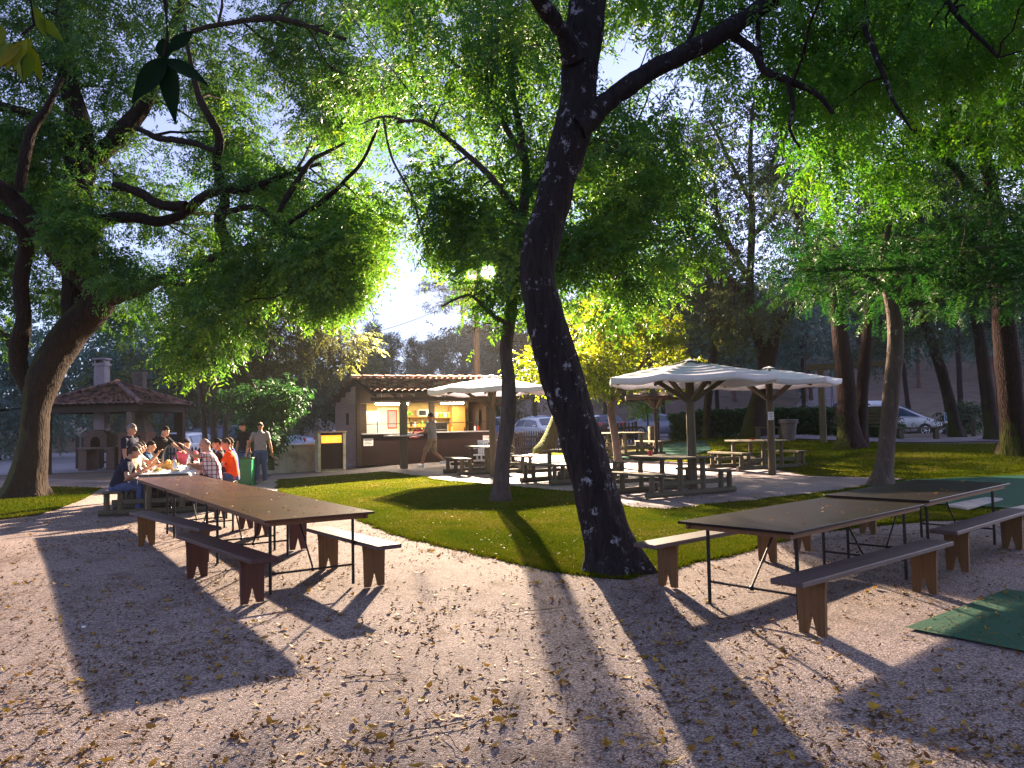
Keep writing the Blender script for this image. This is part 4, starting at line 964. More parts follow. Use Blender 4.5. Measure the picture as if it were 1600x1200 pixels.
def keepA(C):
    x, y = proj(C); k = np.ones(len(C), bool)
    for (gx_, gy_, r) in ((218, 180, 26), (212, 252, 20), (226, 285, 14), (500, 20, 12)): k &= ((x-gx_)**2+(y-gy_)**2 > r*r) | (RNG.random(len(C)) < .22)
    return k
grow('ash_tree', 'huge old ash tree with forked mossy trunk and twisted limbs, left of the gazebo', A, [(c, r, k, cr, int(per*1.3)) for c, r, k, cr, per in bA], ASH, B_ash, M_ash, flare=.22, amp=.05, asc=1.3, keep=keepA, ridge=.03, leafkeep=gap_keep)
# --- the dark leaning trunk in the middle
Y1 = G(962, 892).y
C_ = [LM([(966, 893, 37), (957, 860, 34), (938, 800, 33), (912, 700, 33), (884, 610, 34), (866, 550, 33), (850, 490, 31), (840, 430, 28), (845, 380, 29), (855, 345, 29), (868, 300, 28), (883, 250, 29), (897, 195, 31), (904, 150, 29), (907, 100, 30), (911, 60, 31), (917, 10, 30), (925, -80, 24), (935, -200, 17)], (Y1, Y1+.3)),
      LM([(898, 95, 20), (880, 52, 15), (858, 20, 14), (836, -12, 13), (800, -60, 11), (740, -120, 8)], (Y1+.1, Y1-.6)),
      LM([(898, 205, 24), (940, 170, 18), (1000, 120, 16), (1060, 89, 15), (1110, 63, 16), (1150, 36, 15), (1205, 2, 13), (1260, -40, 11), (1350, -90, 8)], (Y1+.1, Y1+.9)),
      LM([(1146, 56, 8), (1182, 82, 7), (1192, 110, 6), (1235, 127, 6), (1262, 138, 5), (1285, 155, 4), (1302, 176, 3)], (Y1+.7, Y1+.4)),
      LM([(1232, 128, 5), (1240, 165, 4), (1234, 200, 3), (1250, 230, 2)], Y1+.5), LM([(1184, 30, 5), (1183, 60, 5), (1192, 105, 4)], Y1+.7),
      LM([(1340, -80, 8), (1355, -20, 6), (1350, 40, 5), (1362, 70, 5), (1378, 110, 4), (1395, 155, 3), (1425, 205, 2)], (Y1+.9, Y1+.4)),
      LM([(1070, 82, 5), (1085, 42, 4), (1100, -5, 3)], Y1+.5),
      LM([(1340, -80, 7), (1440, -40, 6), (1500, 30, 4), (1560, 90, 3)], (Y1+.9, Y1+.5))]
LS = dict(L=.28, nl=11, ll=.080, lw=.026, droop=.3, spread=.8, down=.6)
bC = fill([(1140, -60), (1640, -60), (1640, 110), (1560, 200), (1480, 170), (1400, 200), (1330, 170), (1250, 200), (1180, 120), (1120, 40)], 32, (9.6, 12.0), (.45, .75), 11, .17, 11, seed=8, mind=.33)
bC += fill([(960, -80), (1150, -80), (1120, 40), (1060, 60), (1010, 60), (985, 20)], 7, (9.8, 11.5), (.3, .45), 8, .14, 9, [(970, 90, 60)], seed=9, mind=.3)
bC += fill([(560, -260), (1700, -260), (1700, -90), (560, -90)], 20, (6.5, 12), (.6, 1.0), 10, .26, 10, seed=12, mind=.3)
grow('leaning_tree', 'leaning dark trunk blotched with pale lichen at the lawn edge, crossing the whole picture', C_, bC, LS, B_main, M_ash2, flare=.42, amp=.022, asc=2.6, twig_r=.006, ridge=.034)
# --- thin tree on the lawn, crown around the flood lamps
Y2 = G(783, 783).y
th = [LM([(783, 783, 13), (784, 740, 11.5), (787, 700, 11), (793, 660, 11.5), (795, 600, 10.5), (790, 550, 10), (797, 500, 10), (802, 450, 9), (808, 400, 9), (815, 340, 8), (822, 290, 7), (815, 220, 6), (800, 140, 5), (790, 40, 4)], (Y2, Y2+.3)),
      LM([(793, 503, 4.5), (775, 497, 4), (755, 480, 3), (730, 460, 2), (690, 480, 1.5)], (Y2, Y2-.6)), LM([(814, 345, 6), (770, 280, 5), (710, 225, 4), (660, 190, 3), (620, 190, 2.5)], (Y2, Y2-.8)),
      LM([(820, 300, 6), (880, 260, 5), (950, 235, 4), (1010, 250, 3)], (Y2, Y2+.9)), LM([(818, 250, 5), (760, 150, 4), (690, 80, 3), (640, 30, 2)], (Y2, Y2+.6)),
      LM([(806, 410, 4), (870, 380, 4), (930, 370, 3), (990, 400, 2)], (Y2, Y2+1.2)), LM([(640, 190, 2.5), (600, 182, 2), (560, 195, 1)], Y2-.8),
      LM([(598, 183, 2), (612, 245, 1.9), (640, 298, 1.7), (656, 350, 1.4), (672, 400, .8)], Y2-.9)]
polyB = [(560, -60), (1080, -60), (1060, 200), (1070, 330), (1050, 470), (960, 470), (900, 430), (860, 500), (820, 560), (760, 540), (700, 500), (668, 470), (676, 380), (655, 330), (640, 250), (600, 160), (560, 60)]
bB = fill(polyB, 58, (14.2, 19), (.75, 1.2), 14, .26, 12, [(965, 110, 55), (1005, 75, 30)], seed=21, mind=.34)
bB += fill([(690, 350), (860, 340), (850, 540), (780, 560), (720, 520), (690, 440)], 12, (15, 18), (.5, .8), 13, .22, 12, seed=22, mind=.2)
bB += fill([(890, 190), (1050, 200), (1045, 420), (960, 430), (905, 410)], 9, (16, 19), (.6, .9), 13, .24, 12, seed=23, mind=.2)
def beams(C):
    k = np.ones(len(C), bool)
    for l in LAMPS:
        t = l.z/np.maximum(l.z-C[:, 2], .01); gx_ = l.x+(C[:, 0]-l.x)*t; gy_ = l.y+(C[:, 1]-l.y)*t
        k &= ~((gx_ > -9.5) & (gx_ < 5.2) & (gy_ > 2.4) & (gy_ < 12) & (C[:, 2] < l.z-.4)) | (RNG.random(len(C)) < .06)
    return k
def keepB(C):
    x, y = proj(C); k = beams(C)
    for (gx_, gy_, r) in ((968, 95, 42), (950, 130, 30), (985, 60, 34), (640, 250, 12), (700, 20, 14), (620, 300, 30)): k &= ((x-gx_)**2+(y-gy_)**2 > r*r) | (RNG.random(len(C)) < .14)
    return k
grow('thin_ash_tree', 'slender tree with bent trunk on the lawn, leaves hanging around the bright flood lamps', th, [(c, r, k, cr, int(per*1.15)) for c, r, k, cr, per in bB], ASH, B_thin, M_ash, flare=.25, amp=.02, keep=keepB, leafkeep=lambda C: away(C) & gap_keep(C))
# --- small yellow tree
Y3 = G(967, 732).y
ye = [LM([(967, 732, 6.5), (962, 690, 6), (956, 650, 6), (955, 626, 6.5)], Y3), LM([(955, 630, 5), (935, 612, 4), (915, 590, 3), (885, 555, 2)], (Y3, Y3-.4)), LM([(955, 630, 5), (966, 612, 4.5), (986, 590, 3.5), (1012, 560, 2)], (Y3, Y3+.3)), LM([(957, 626, 4), (955, 580, 3), (952, 525, 2)], Y3)]
bY = fill([(825, 570), (860, 525), (910, 500), (960, 475), (1030, 485), (1062, 540), (1060, 600), (990, 612), (900, 600), (828, 592)], 20, (Y3-1.6, Y3+1.6), (.5, .8), 13, .22, 11, seed=31, mind=.3)
grow('yellow_tree', 'small round tree with lit yellow leaves behind the leaning trunk', ye, bY, dict(L=.26, nl=7, ll=.11, lw=.062, droop=.2, spread=.75, down=.2), B_thin, M_yel, flare=.2, amp=.01, twig_r=.008, keep=beams)
# --- feathery tree on the right
Y4 = G(1375, 760).y
mi = [LM([(1374, 760, 17), (1380, 735, 13), (1387, 680, 12), (1392, 620, 12.5), (1398, 560, 12), (1399, 510, 11), (1393, 470, 10), (1385, 440, 9), (1380, 400, 6), (1390, 350, 4)], Y4), LM([(1394, 475, 7), (1415, 445, 7), (1450, 420, 5), (1500, 400, 3)], (Y4, Y4-.8)), LM([(1388, 452, 6), (1350, 430, 4), (1300, 420, 3), (1240, 425, 2)], (Y4, Y4-.6)), LM([(1388, 445, 5), (1430, 400, 4), (1480, 350, 3), (1540, 320, 2)], (Y4, Y4+.8)), LM([(1395, 480, 5), (1460, 470, 4), (1530, 455, 3), (1590, 450, 2)], (Y4, Y4+.2))]
FE = dict(L=.52, nl=26, ll=.10, lw=.023, droop=.18, spread=.97, jit=.12, down=-.1)
bM = fill([(1195, 415), (1260, 380), (1330, 370), (1400, 345), (1500, 310), (1640, 300), (1680, 420), (1600, 470), (1500, 485), (1420, 470), (1300, 455), (1220, 440)], 34, (Y4-2.0, Y4+1.8), (.55, .85), 9, .24, 8, seed=41, mind=.32, zs=.6)
grow('feathery_tree', 'feathery leaved tree with slim pale trunk, right of the parasols', mi, bM, FE, B_pale, M_mim, flare=.25, amp=.014, twig_r=.009)
# --- twin reddish trunk on a mound
Y5 = 23.6
tw_ = [LM([(1328, 702, 17), (1324, 640, 14.5), (1319, 580, 13.5), (1312, 520, 12.5), (1306, 465, 11), (1300, 390, 9), (1290, 300, 6)], Y5), LM([(1344, 700, 12), (1347, 620, 9), (1352, 560, 8.5), (1358, 500, 8), (1364, 430, 6), (1380, 340, 4)], Y5+.2), LM([(1304, 440, 6), (1270, 390, 4), (1240, 330, 3)], (Y5, Y5+.8)), LM([(1360, 460, 5), (1420, 400, 4), (1470, 330, 3)], (Y5, Y5+.6))]
bT = fill([(1230, 200), (1330, 150), (1480, 160), (1500, 330), (1440, 450), (1390, 470), (1280, 480), (1230, 430), (1215, 300)], 30, (Y5-1.4, Y5+2.6), (.8, 1.3), 13, .3, 11, seed=51, mind=.33)
BR = dict(L=.30, nl=8, ll=.125, lw=.06, droop=.2, spread=.8)
grow('twin_trunk_tree', 'twin dark reddish trunks rising from one mossy mound on the right lawn', tw_, bT, BR, B_red, M_dark, flare=.35, amp=.03)
# --- right edge tree, its ash crown fills the upper right
Y6 = 20.6
re = [LM([(1590, 713, 22), (1583, 660, 18), (1578, 600, 18.5), (1572, 540, 18), (1568, 480, 16), (1563, 400, 14), (1550, 300, 11), (1530, 200, 9), (1510, 80, 6)], (Y6, Y6-2)), LM([(1556, 340, 8), (1480, 250, 6), (1410, 180, 5), (1350, 140, 3)], (Y6-1, Y6-4)), LM([(1566, 430, 7), (1620, 330, 6), (1680, 220, 4)], (Y6, Y6-2)), LM([(1540, 240, 6), (1450, 130, 5), (1400, 40, 3)], (Y6-1.6, Y6-3))]
bR = fill([(1250, 130), (1300, 20), (1400, -60), (1660, -60), (1680, 300), (1600, 330), (1530, 250), (1420, 330), (1330, 390), (1270, 330), (1245, 220)], 46, (14.5, 19.5), (.7, 1.15), 14, .25, 12, seed=61, mind=.33)
grow('right_edge_tree', 'tree with thick purplish brown trunk at the right frame edge, crown over the lawn', re, bR, ASH, B_red, M_ash2, flare=.4, amp=.03)
# --- oak with open crown
Y7 = 30.0
ok = [LM([(1178, 692, 19), (1178, 660, 14), (1186, 620, 13), (1196, 580, 12), (1190, 545, 9), (1172, 480, 7), (1172, 420, 6), (1176, 330, 5), (1172, 240, 3.5), (1178, 160, 2.5)], Y7), LM([(1196, 590, 10), (1206, 545, 10), (1213, 512, 8), (1232, 488, 6), (1258, 460, 4)], (Y7, Y7-.8)), LM([(1172, 440, 5), (1132, 372, 4.5), (1092, 332, 4), (1050, 305, 2.5)], (Y7, Y7-1)), LM([(1173, 470, 4), (1130, 430, 4), (1080, 415, 3), (1050, 430, 2)], (Y7, Y7-1)), LM([(1175, 370, 4), (1215, 330, 3.5), (1250, 300, 2.5)], Y7), LM([(1176, 320, 3.5), (1140, 250, 3), (1110, 190, 2)], (Y7, Y7+.8)), LM([(1174, 300, 3), (1215, 240, 3), (1240, 180, 2)], Y7), LM([(1140, 380, 3.5), (1120, 330, 3), (1115, 270, 2)], Y7-.5)]
bO = fill([(1040, 170), (1110, 120), (1240, 130), (1280, 260), (1290, 400), (1280, 520), (1230, 545), (1150, 530), (1080, 560), (1050, 480), (1040, 350)], 44, (Y7-2.5, Y7+2.5), (.8, 1.3), 13, .28, 9, [(1110, 330, 22), (1150, 350, 18)], seed=71, mind=.33)
OK_ = dict(L=.30, nl=8, ll=.11, lw=.065, droop=.15, spread=.75, down=.1)
grow('oak_tree', 'old oak with mossy trunk behind the second parasol, sky showing through its limbs', ok, bO, OK_, B_dark, M_oak, flare=.5, amp=.04, asc=1.2, twig_r=.012)
bO2 = fill([(1040, 430), (1150, 420), (1140, 570), (1060, 580)], 9, (30, 33), (.8, 1.2), 11, .3, 9, seed=72, mind=.3)
grow('small_oak', 'slim dark oak trunk in front of the hedge, left of the old oak', [LM([(1104, 690, 7), (1105, 640, 6), (1112, 580, 6), (1116, 520, 5), (1100, 440, 3)], 31)], bO2, OK_, B_dark, M_oak, flare=.3, amp=.02, twig_r=.012)
# --- mossy leaning trunk
bL = fill([(820, 560), (900, 480), (980, 470), (1040, 560), (1030, 620), (900, 600)], 12, (28, 32), (.8, 1.2), 12, .3, 10, seed=75, mind=.3)
grow('mossy_tree', 'leaning tree with bright mossy trunk in front of the picket fence', [LM([(851, 704, 12), (862, 680, 10.5), (873, 650, 11), (886, 612, 10), (902, 575, 8), (920, 530, 5)], 27.5)], bL, OK_, bark_mat('mossy_bark', (.022, .017, .012), (.055, .044, .03), moss=(.028, .034, .006), mossdir=(-.9, -.2, .4)), M_oak, flare=.3, amp=.03, twig_r=.012)
# --- grey green trees behind the bin
bG = fill([(310, 490), (360, 440), (470, 440), (560, 500), (570, 545), (535, 575), (450, 570), (375, 600), (320, 590)], 40, (28, 33), (.8, 1.3), 13, .3, 10, seed=81, mind=.32)
grow('greygreen_tree', 'broad grey green tree with three thin trunks behind the litter bin', [LM([(335, 690, 4.5), (331, 640, 4.5), (326, 590, 4), (330, 540, 3)], 31), LM([(321, 690, 4), (316, 640, 4), (310, 590, 3.5), (300, 540, 2.5)], 31), LM([(352, 690, 4), (356, 640, 4), (380, 590, 3.5), (420, 540, 2.5), (450, 500, 2)], 31), LM([(415, 640, 4), (412, 600, 4), (400, 540, 3), (390, 480, 2)], 29.5), LM([(380, 590, 3.5), (450, 570, 3), (520, 550, 2)], 30.5)],
     bG, dict(L=.30, nl=9, ll=.14, lw=.052, droop=.25, spread=.8), B_pale, M_grey, flare=.2, amp=.02, twig_r=.012)
bLa = fill([(400, 615), (440, 605), (455, 630), (440, 665), (420, 705), (395, 705)], 9, (24.5, 26), (.4, .6), 12, .2, 9, seed=85, mind=.25)
bLa += fill([(355, 615), (405, 610), (410, 655), (365, 655)], 3, (25.5, 27), (.4, .6), 10, .22, 8, seed=86, mind=.25)
grow('laurel_bush', 'dark glossy laurel bush between the standing men and the concrete wall', [LM([(424, 722, 4), (420, 680, 4), (410, 640, 3.5), (395, 600, 2)], 25.5), LM([(420, 700, 3), (440, 660, 2.5), (465, 630, 2)], 25.3)], bLa, dict(L=.25, nl=7, ll=.16, lw=.075, droop=.2, spread=.8), B_dark, M_laur, flare=.2, amp=.01, cat='bush', twig_r=.009)
# --- hedge
def hedge():
    a = G(1040, 692); pts = [on(8.2, 31.6), on(11.2, 30.9), on(14.6, 31.6), on(18.5, 32.6)]
    pts = [on(*P(1048, 660, 32.0).xy), on(*P(1180, 660, 31.5).xy), on(*P(1290, 660, 31.0).xy), on(*P(1372, 660, 31).xy), on(*P(1384, 660, 31).xy)]
    t = empty('hedge', pts[0], 0, 'clipped dark laurel hedge between the lawn and the parked cars', 'hedge'); off = np.array(pts[0])
    C = []; n = 5200; Ls = [(pts[i+1]-pts[i]).length for i in range(len(pts)-1)]; tot = sum(Ls)
    for k in range(n):
        s = RNG.uniform(0, tot); i = 0
        while s > Ls[i] and i < len(Ls)-1: s -= Ls[i]; i += 1
        p = pts[i].lerp(pts[i+1], s/Ls[i]); d = (pts[i+1]-pts[i]).normalized(); nn = Vector((-d.y, d.x, 0))
        H = .92+.09*noise.noise((p.x*1.3, p.y, 0)); face = RNG.random()
        if face < .30: q = p+nn*RNG.uniform(-.42, .42)+Vector((0, 0, H+RNG.normal(0, .05)))
        elif face < .85: q = p+nn*(-.42+RNG.normal(0, .05))+Vector((0, 0, RNG.uniform(.05, H)))
        else: q = p+nn*RNG.uniform(-.3, .42)+Vector((0, 0, RNG.uniform(.05, H)))
        q.z += 0; C.append(q)
    C = np.array(C); D = RNG.normal(0, .6, (n, 3))+np.array([0, -.4, .5])
    V = sprays(C, D, np.full(n, .2), 7, .12, .058, .1, .8, .35)
    tn = np.repeat(np.clip(RNG.normal(.4, .2, n), 0, 1), 28)
    mesh_np('foliage', V-off, np.arange(len(V)).reshape(-1, 4), M_laur, t, tint=tn)
    mb = MB()
    for s in np.arange(.2, tot-.1, .45):
        q = s; i = 0
        while q > Ls[i] and i < len(Ls)-1: q -= Ls[i]; i += 1
        p = pts[i].lerp(pts[i+1], q/Ls[i]); p = p-pts[0]
        mb.tube([p, p+Vector((random.uniform(-.1, .1), random.uniform(-.1, .1), .45)), p+Vector((random.uniform(-.2, .2), random.uniform(-.15, .15), .8))], [.03, .02, .01], 6)
    mb.build('stems', B_dark, t)
hedge()
def bush(name, label, c, r, clumps, per, leaf, m, cat='bush', trunk=True, grp=None):
    c = Vector(c); g = on(c.x, c.y)
    lm = [np.array([(g.x, g.y, g.z, .05), (g.x+.05, g.y, (g.z*2+c.z)/3, .04), (c.x, c.y, c.z, .02)])]
    return grow(name, label, lm, [(tuple(c), r, clumps, .22, per)], leaf, B_dark, m, amp=.01, cat=cat, twig_r=.008, group=grp)
c = P(1010, 632, 31.5); bush('sapling', 'young bright green sapling at the left end of the hedge', c, (.45, .4, .55), 14, 8, dict(L=.2, nl=7, ll=.12, lw=.06), M_ash2, 'sapling')
c = P(706, 575, 46); bush('olive_tree', 'rounded silvery olive tree rising behind the kiosk roof', c, (2.6, 2.2, 2.2), 130, 11, dict(L=.35, nl=9, ll=.17, lw=.05), M_olive, 'tree')
c = P(1446, 672, 30.5); bush('shrub', 'dark shrub in front of the silver minivan nose', P(1392, 664, 30.8), (.35, .4, .45), 18, 9, dict(L=.25, nl=7, ll=.12, lw=.058), M_laur)
c = P(1512, 658, 34); bush('shrub', 'low dark shrub behind the blue sign', c, (1.0, .8, .6), 46, 9, dict(L=.3, nl=7, ll=.14, lw=.07), M_dark)
# --- background trees: (label, px of base, Y, height, crown radius, material, kind)
def far_tree(name, label, px, Y, H, Rc, m, lean=0, trunk_r=.16, crown0=.35, leaf=None, clumps=70, per=9, bark=None, grp=None, flat=.8):
    x = (px-800)/F*Y; g = on(x, Y)
    lm = [np.array([(g.x, Y, g.z, trunk_r), (g.x+lean*.4, Y, g.z+H*.3, trunk_r*.85), (g.x+lean, Y, g.z+H*.6, trunk_r*.6), (g.x+lean*1.2, Y, g.z+H*.92, trunk_r*.2)])]
    cz = g.z+H*(crown0+1)/2; rz = H*(1-crown0)/2
    bl = []
    for k in range(9):
        a = RNG.uniform(0, 6.28); q = RNG.uniform(.15, .75)*Rc; z = RNG.uniform(-.75, .75)
        bl.append(((g.x+lean+q*math.cos(a), Y+q*math.sin(a), cz+z*rz), (Rc*.55, Rc*.55, rz*.42*flat), clumps//9+1, Rc*.16, per))
    return grow(name, label, lm, bl, leaf or dict(L=.45, nl=8, ll=.24, lw=.11, droop=.2), bark or B_dark, m, amp=.03, flare=.3, twig_r=.02, group=grp)
BGL = dict(L=.55, nl=8, ll=.26, lw=.12, droop=.2)
far_tree('background_tree', 'dark leafy tree behind the white hatchback, between the thin trunk and the leaning trunk', 835, 50, 8.5, 3.6, M_oak, clumps=110, leaf=BGL)
far_tree('background_tree', 'dark tree standing above the navy car with its boot towards us', 945, 56, 9.5, 4.2, M_oak, clumps=120, leaf=BGL)
far_tree('background_tree', 'dull green tree above the slate blue saloon', 1035, 58, 10, 4.0, M_dark, clumps=120, leaf=BGL)
far_tree('background_tree', 'dark evergreen behind the hedge, above the blue car roof', 1120, 54, 11, 3.8, M_dark, clumps=120, leaf=BGL)
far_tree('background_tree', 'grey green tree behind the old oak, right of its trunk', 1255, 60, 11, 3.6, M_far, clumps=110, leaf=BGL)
far_tree('background_tree', 'dark tree right of the swing crossbeam, above the minivan', 1420, 50, 10, 3.6, M_dark, clumps=120, leaf=BGL, lean=-.5)
far_tree('leaning_oak', 'dark oak leaning left behind the blue sign', 1492, 30.5, 8, 2.6, M_dark, lean=-1.1, trunk_r=.24, clumps=110, leaf=BR, crown0=.42)
far_tree('forked_oak', 'dark oak with splayed branches near the right edge, behind the lawn', 1548, 29, 9, 2.8, M_dark, lean=-.5, trunk_r=.26, clumps=110, leaf=BR, crown0=.38)
far_tree('background_tree', 'tall dark tree beyond the right edge trunk', 1640, 33, 11, 3.5, M_dark, trunk_r=.3, clumps=110, leaf=BGL)
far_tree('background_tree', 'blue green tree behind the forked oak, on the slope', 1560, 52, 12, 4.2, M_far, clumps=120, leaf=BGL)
far_tree('background_tree', 'tall dark tree filling the gap above the feathery crown', 1500, 42, 15, 4.6, M_dark, clumps=150, leaf=BGL, crown0=.45)
far_tree('background_tree', 'blue green tree behind the gazebo roof, next to the chimneys', 205, 46, 9.5, 4.2, M_far, clumps=130, leaf=BGL, crown0=.1)
far_tree('background_tree', 'blue green tree left of the forked trunk, behind the road', -5, 44, 8.5, 4.2, M_far, clumps=130, leaf=BGL, crown0=.05)
far_tree('background_tree', 'pale green tree above the white estate car', 275, 42, 8, 3.4, M_grey, clumps=110, leaf=BGL, crown0=.2)
far_tree('background_tree', 'dark tree behind the white car near the kiosk cabinet', 470, 48, 7.5, 3.6, M_dark, clumps=110, leaf=BGL, crown0=.12)
far_tree('background_tree', 'dark tree behind the left wall of the kiosk', 545, 50, 6.0, 3.2, M_dark, clumps=110, leaf=BGL, crown0=.15)
far_tree('background_tree', 'dark tree right behind the kiosk, left of the white hatchback', 770, 52, 7.6, 3.2, M_oak, clumps=110, leaf=BGL, crown0=.2)
def pine(label, px, Y, top, grp='pines beyond the kiosk'):
    x = (px-800)/F*Y; g = on(x, Y); H = P(px, top, Y).z-g.z; bl = []
    lm = [np.array([(x, Y, g.z, .16), (x+.1, Y, g.z+H*.5, .12), (x, Y, g.z+H*.98, .03)])]
    for k in range(13):
        f = .28+.72*k/12; rr = (1-f)*H*.20+.35; a = RNG.uniform(0, 6.28)
        bl.append(((x+rr*.6*math.cos(a), Y+rr*.6*math.sin(a), g.z+H*f-.3), (rr, rr, .45), 8, .25, 8))
    return grow('pine_tree', label, lm, bl, dict(L=.5, nl=12, ll=.34, lw=.05, droop=-.1, spread=.7, down=-.5), B_pine, M_pine, amp=.02, twig_r=.02, group=grp)
for px, Y, top, lab in [(584, 66, 512, 'pine beyond the kiosk, tallest one at the left of the sky gap'), (612, 68, 528, 'pine beyond the kiosk, second from the left in the sky gap'), (648, 72, 538, 'pine beyond the kiosk, low one in the middle of the sky gap'), (674, 70, 534, 'pine beyond the kiosk, by the olive tree'), (556, 62, 540, 'pine beyond the kiosk, half behind the grey green tree')]:
    pine(lab, px, Y, top)
def tall_pine(label, px, Y, top, grp=None, cr=2.2, f0=.55):
    x = (px-800)/F*Y; g = on(x, Y); H = P(px, top, Y).z-g.z; bl = []
    lm = [np.array([(x, Y, g.z, .2), (x+.15, Y, g.z+H*.5, .16), (x, Y, g.z+H*.97, .06)])]
    for k in range(12):
        f = RNG.uniform(f0, 1); a = RNG.uniform(0, 6.28); q = RNG.uniform(.2, 1)*cr
        bl.append(((x+q*math.cos(a), Y+q*math.sin(a), g.z+H*f), (.8, .8, .5), 9, .26, 8))
    return grow('tall_pine', label, lm, bl, dict(L=.45, nl=12, ll=.30, lw=.04, droop=-.1, spread=.7, down=-.5), B_pine, M_pine, amp=.02, twig_r=.02, group=grp)
tall_pine('tall thin pine behind the floodlight pole', 722, 56, 440)
tall_pine('pink trunked pine on the slope left of the swing, taller one', 1257, 66, 430)
tall_pine('pink trunked pine on the slope left of the swing, thinner one', 1267, 72, 440)
# --- woods that read as one mass
def woods():
    C, D, Tn = [], [], []; tr = []
    spots = [(RNG.uniform(-62, -24), RNG.uniform(56, 82)) for _ in range(40)]+[(RNG.uniform(-24, 22), RNG.uniform(84, 108)) for _ in range(20)]+[(RNG.uniform(8, 70), RNG.uniform(66, 110)) for _ in range(64)]
    for (x, y) in spots:
        g = on(x, y); H = RNG.uniform(7, 11) if x < -24 else (RNG.uniform(3.6, 5.2) if x < 10 else RNG.uniform(7, 12)); n = 110
        tr.append(np.array([(x, y, g.z-.2, .2), (x+RNG.normal(0, .3), y, g.z+H*.5, .15), (x, y, g.z+H*.9, .04)]))
        u = unit(RNG.normal(0, 1, (n, 3)))*RNG.uniform(.35, 1, (n, 1))**.5; lo = .15 if x < 10 else RNG.choice([.02, .12, .35])
        c = np.array([x, y, g.z+H*(1+lo)/2])+u*np.array([H*.33, H*.33, H*(1-lo)/2])
        C.append(c); D.append(u+RNG.normal(0, .4, (n, 3))); Tn.append(np.clip(RNG.normal(.5, .15)+RNG.normal(0, .15, n), 0, 1))
    C = np.concatenate(C); D = np.concatenate(D); Tn = np.concatenate(Tn)
    V = sprays(C, D, RNG.uniform(.7, 1.2, len(C)), 9, .50, .24, .2, .8)
    t = empty('woods', (0, 0, 0), 0, 'hazy blue green woods beyond the road and on the slope', 'woods'); t['kind'] = 'stuff'
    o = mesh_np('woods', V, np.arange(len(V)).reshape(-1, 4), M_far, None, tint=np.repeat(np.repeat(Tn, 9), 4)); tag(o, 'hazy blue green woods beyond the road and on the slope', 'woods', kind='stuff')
    bpy.data.objects.remove(t)
    V2, F2 = tubes_np([catmull(p, 1.2) for p in tr], 6)
    o2 = mesh_np('wood_stems', V2, F2, B_pine, o, smooth=True); o2['kind'] = 'stuff'
woods()
# --- tree beside and behind the camera (its leaves hang in at the top left; it shades the court)
nl_ = [np.array([(-4.6, -.5, 0, .22), (-4.5, -.4, 2.0, .19), (-4.3, -.2, 4.0, .16), (-3.8, .2, 6.0, .10), (-3.2, .8, 7.6, .05)]), np.array([(-4.4, -.3, 3.4, .07), (-3.2, 1.0, 4.4, .04), (-1.9, 2.2, 4.3, .02), (-1.35, 2.65, 3.7, .011), (*P(262, 10, 2.75), .008), (*P(258, 92, 2.75), .005)]), np.array([(-4.35, -.3, 3.8, .06), (-3.4, 1.6, 4.7, .035), (-2.5, 3.0, 4.5, .016), (*P(45, -20, 3.5), .009), (*P(35, 50, 3.5), .006)])]
bN = [((RNG.uniform(-8, 1.5), RNG.uniform(-7, .6), RNG.uniform(5.2, 8.5)), (1.3, 1.3, .8), 9, .35, 8) for _ in range(22)]
NL = dict(L=.45, nl=7, ll=.26, lw=.16, droop=.25, spread=.8)
nt2 = grow('overhanging_tree', 'tree beside the viewer, its big dark and yellow leaves hanging in at top left', nl_, bN, NL, B_dark, M_laur, flare=.3, amp=.02)
def big_leaf(c, d, n, L, W, tn):
    c = np.array(c); d = unit(np.array(d)); n = unit(np.array(n)); s = unit(np.cross(d, n)); V = []; k = 9
    for i in range(k):
        t = i/(k-1); w_ = W/2*math.sin(math.pi*min(1, t*.98+.01)**.75)
        for j in (-1, 0, 1): V.append(c+d*L*t+s*w_*j-n*(.10*W*(j == 0))+np.array([0, 0, -1])*L*.22*t*t)
    Fq = [(i*3+j, i*3+j+1, (i+1)*3+j+1, (i+1)*3+j) for i in range(k-1) for j in (0, 1)]
    return np.array(V), np.array(Fq), np.full(len(V), tn)
def leafset(items, m):
    off = np.array(nt2.location)
    for it in items:
        v, f, t = big_leaf(*it); mesh_np('leaf', v-off, f, m, nt2, tint=t, smooth=True)
e = np.array(P(258, 92, 2.75))
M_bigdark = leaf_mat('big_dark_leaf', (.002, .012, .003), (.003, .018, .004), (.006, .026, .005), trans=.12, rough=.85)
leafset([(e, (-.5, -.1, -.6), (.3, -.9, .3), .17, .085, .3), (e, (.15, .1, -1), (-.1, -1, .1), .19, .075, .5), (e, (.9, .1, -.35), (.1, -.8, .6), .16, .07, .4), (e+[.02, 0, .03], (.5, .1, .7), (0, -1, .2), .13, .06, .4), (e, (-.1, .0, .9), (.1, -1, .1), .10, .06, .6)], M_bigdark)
e2 = np.array(P(35, 50, 3.5))
leafset([(e2+RNG.normal(0, .09, 3)+np.array([0, 0, -.02]), (RNG.normal(0, .5), RNG.normal(0, .3), -.8), (RNG.normal(0, .4), -1, .2), RNG.uniform(.09, .15), .05, RNG.uniform(.2, 1)) for _ in range(13)], M_yel)
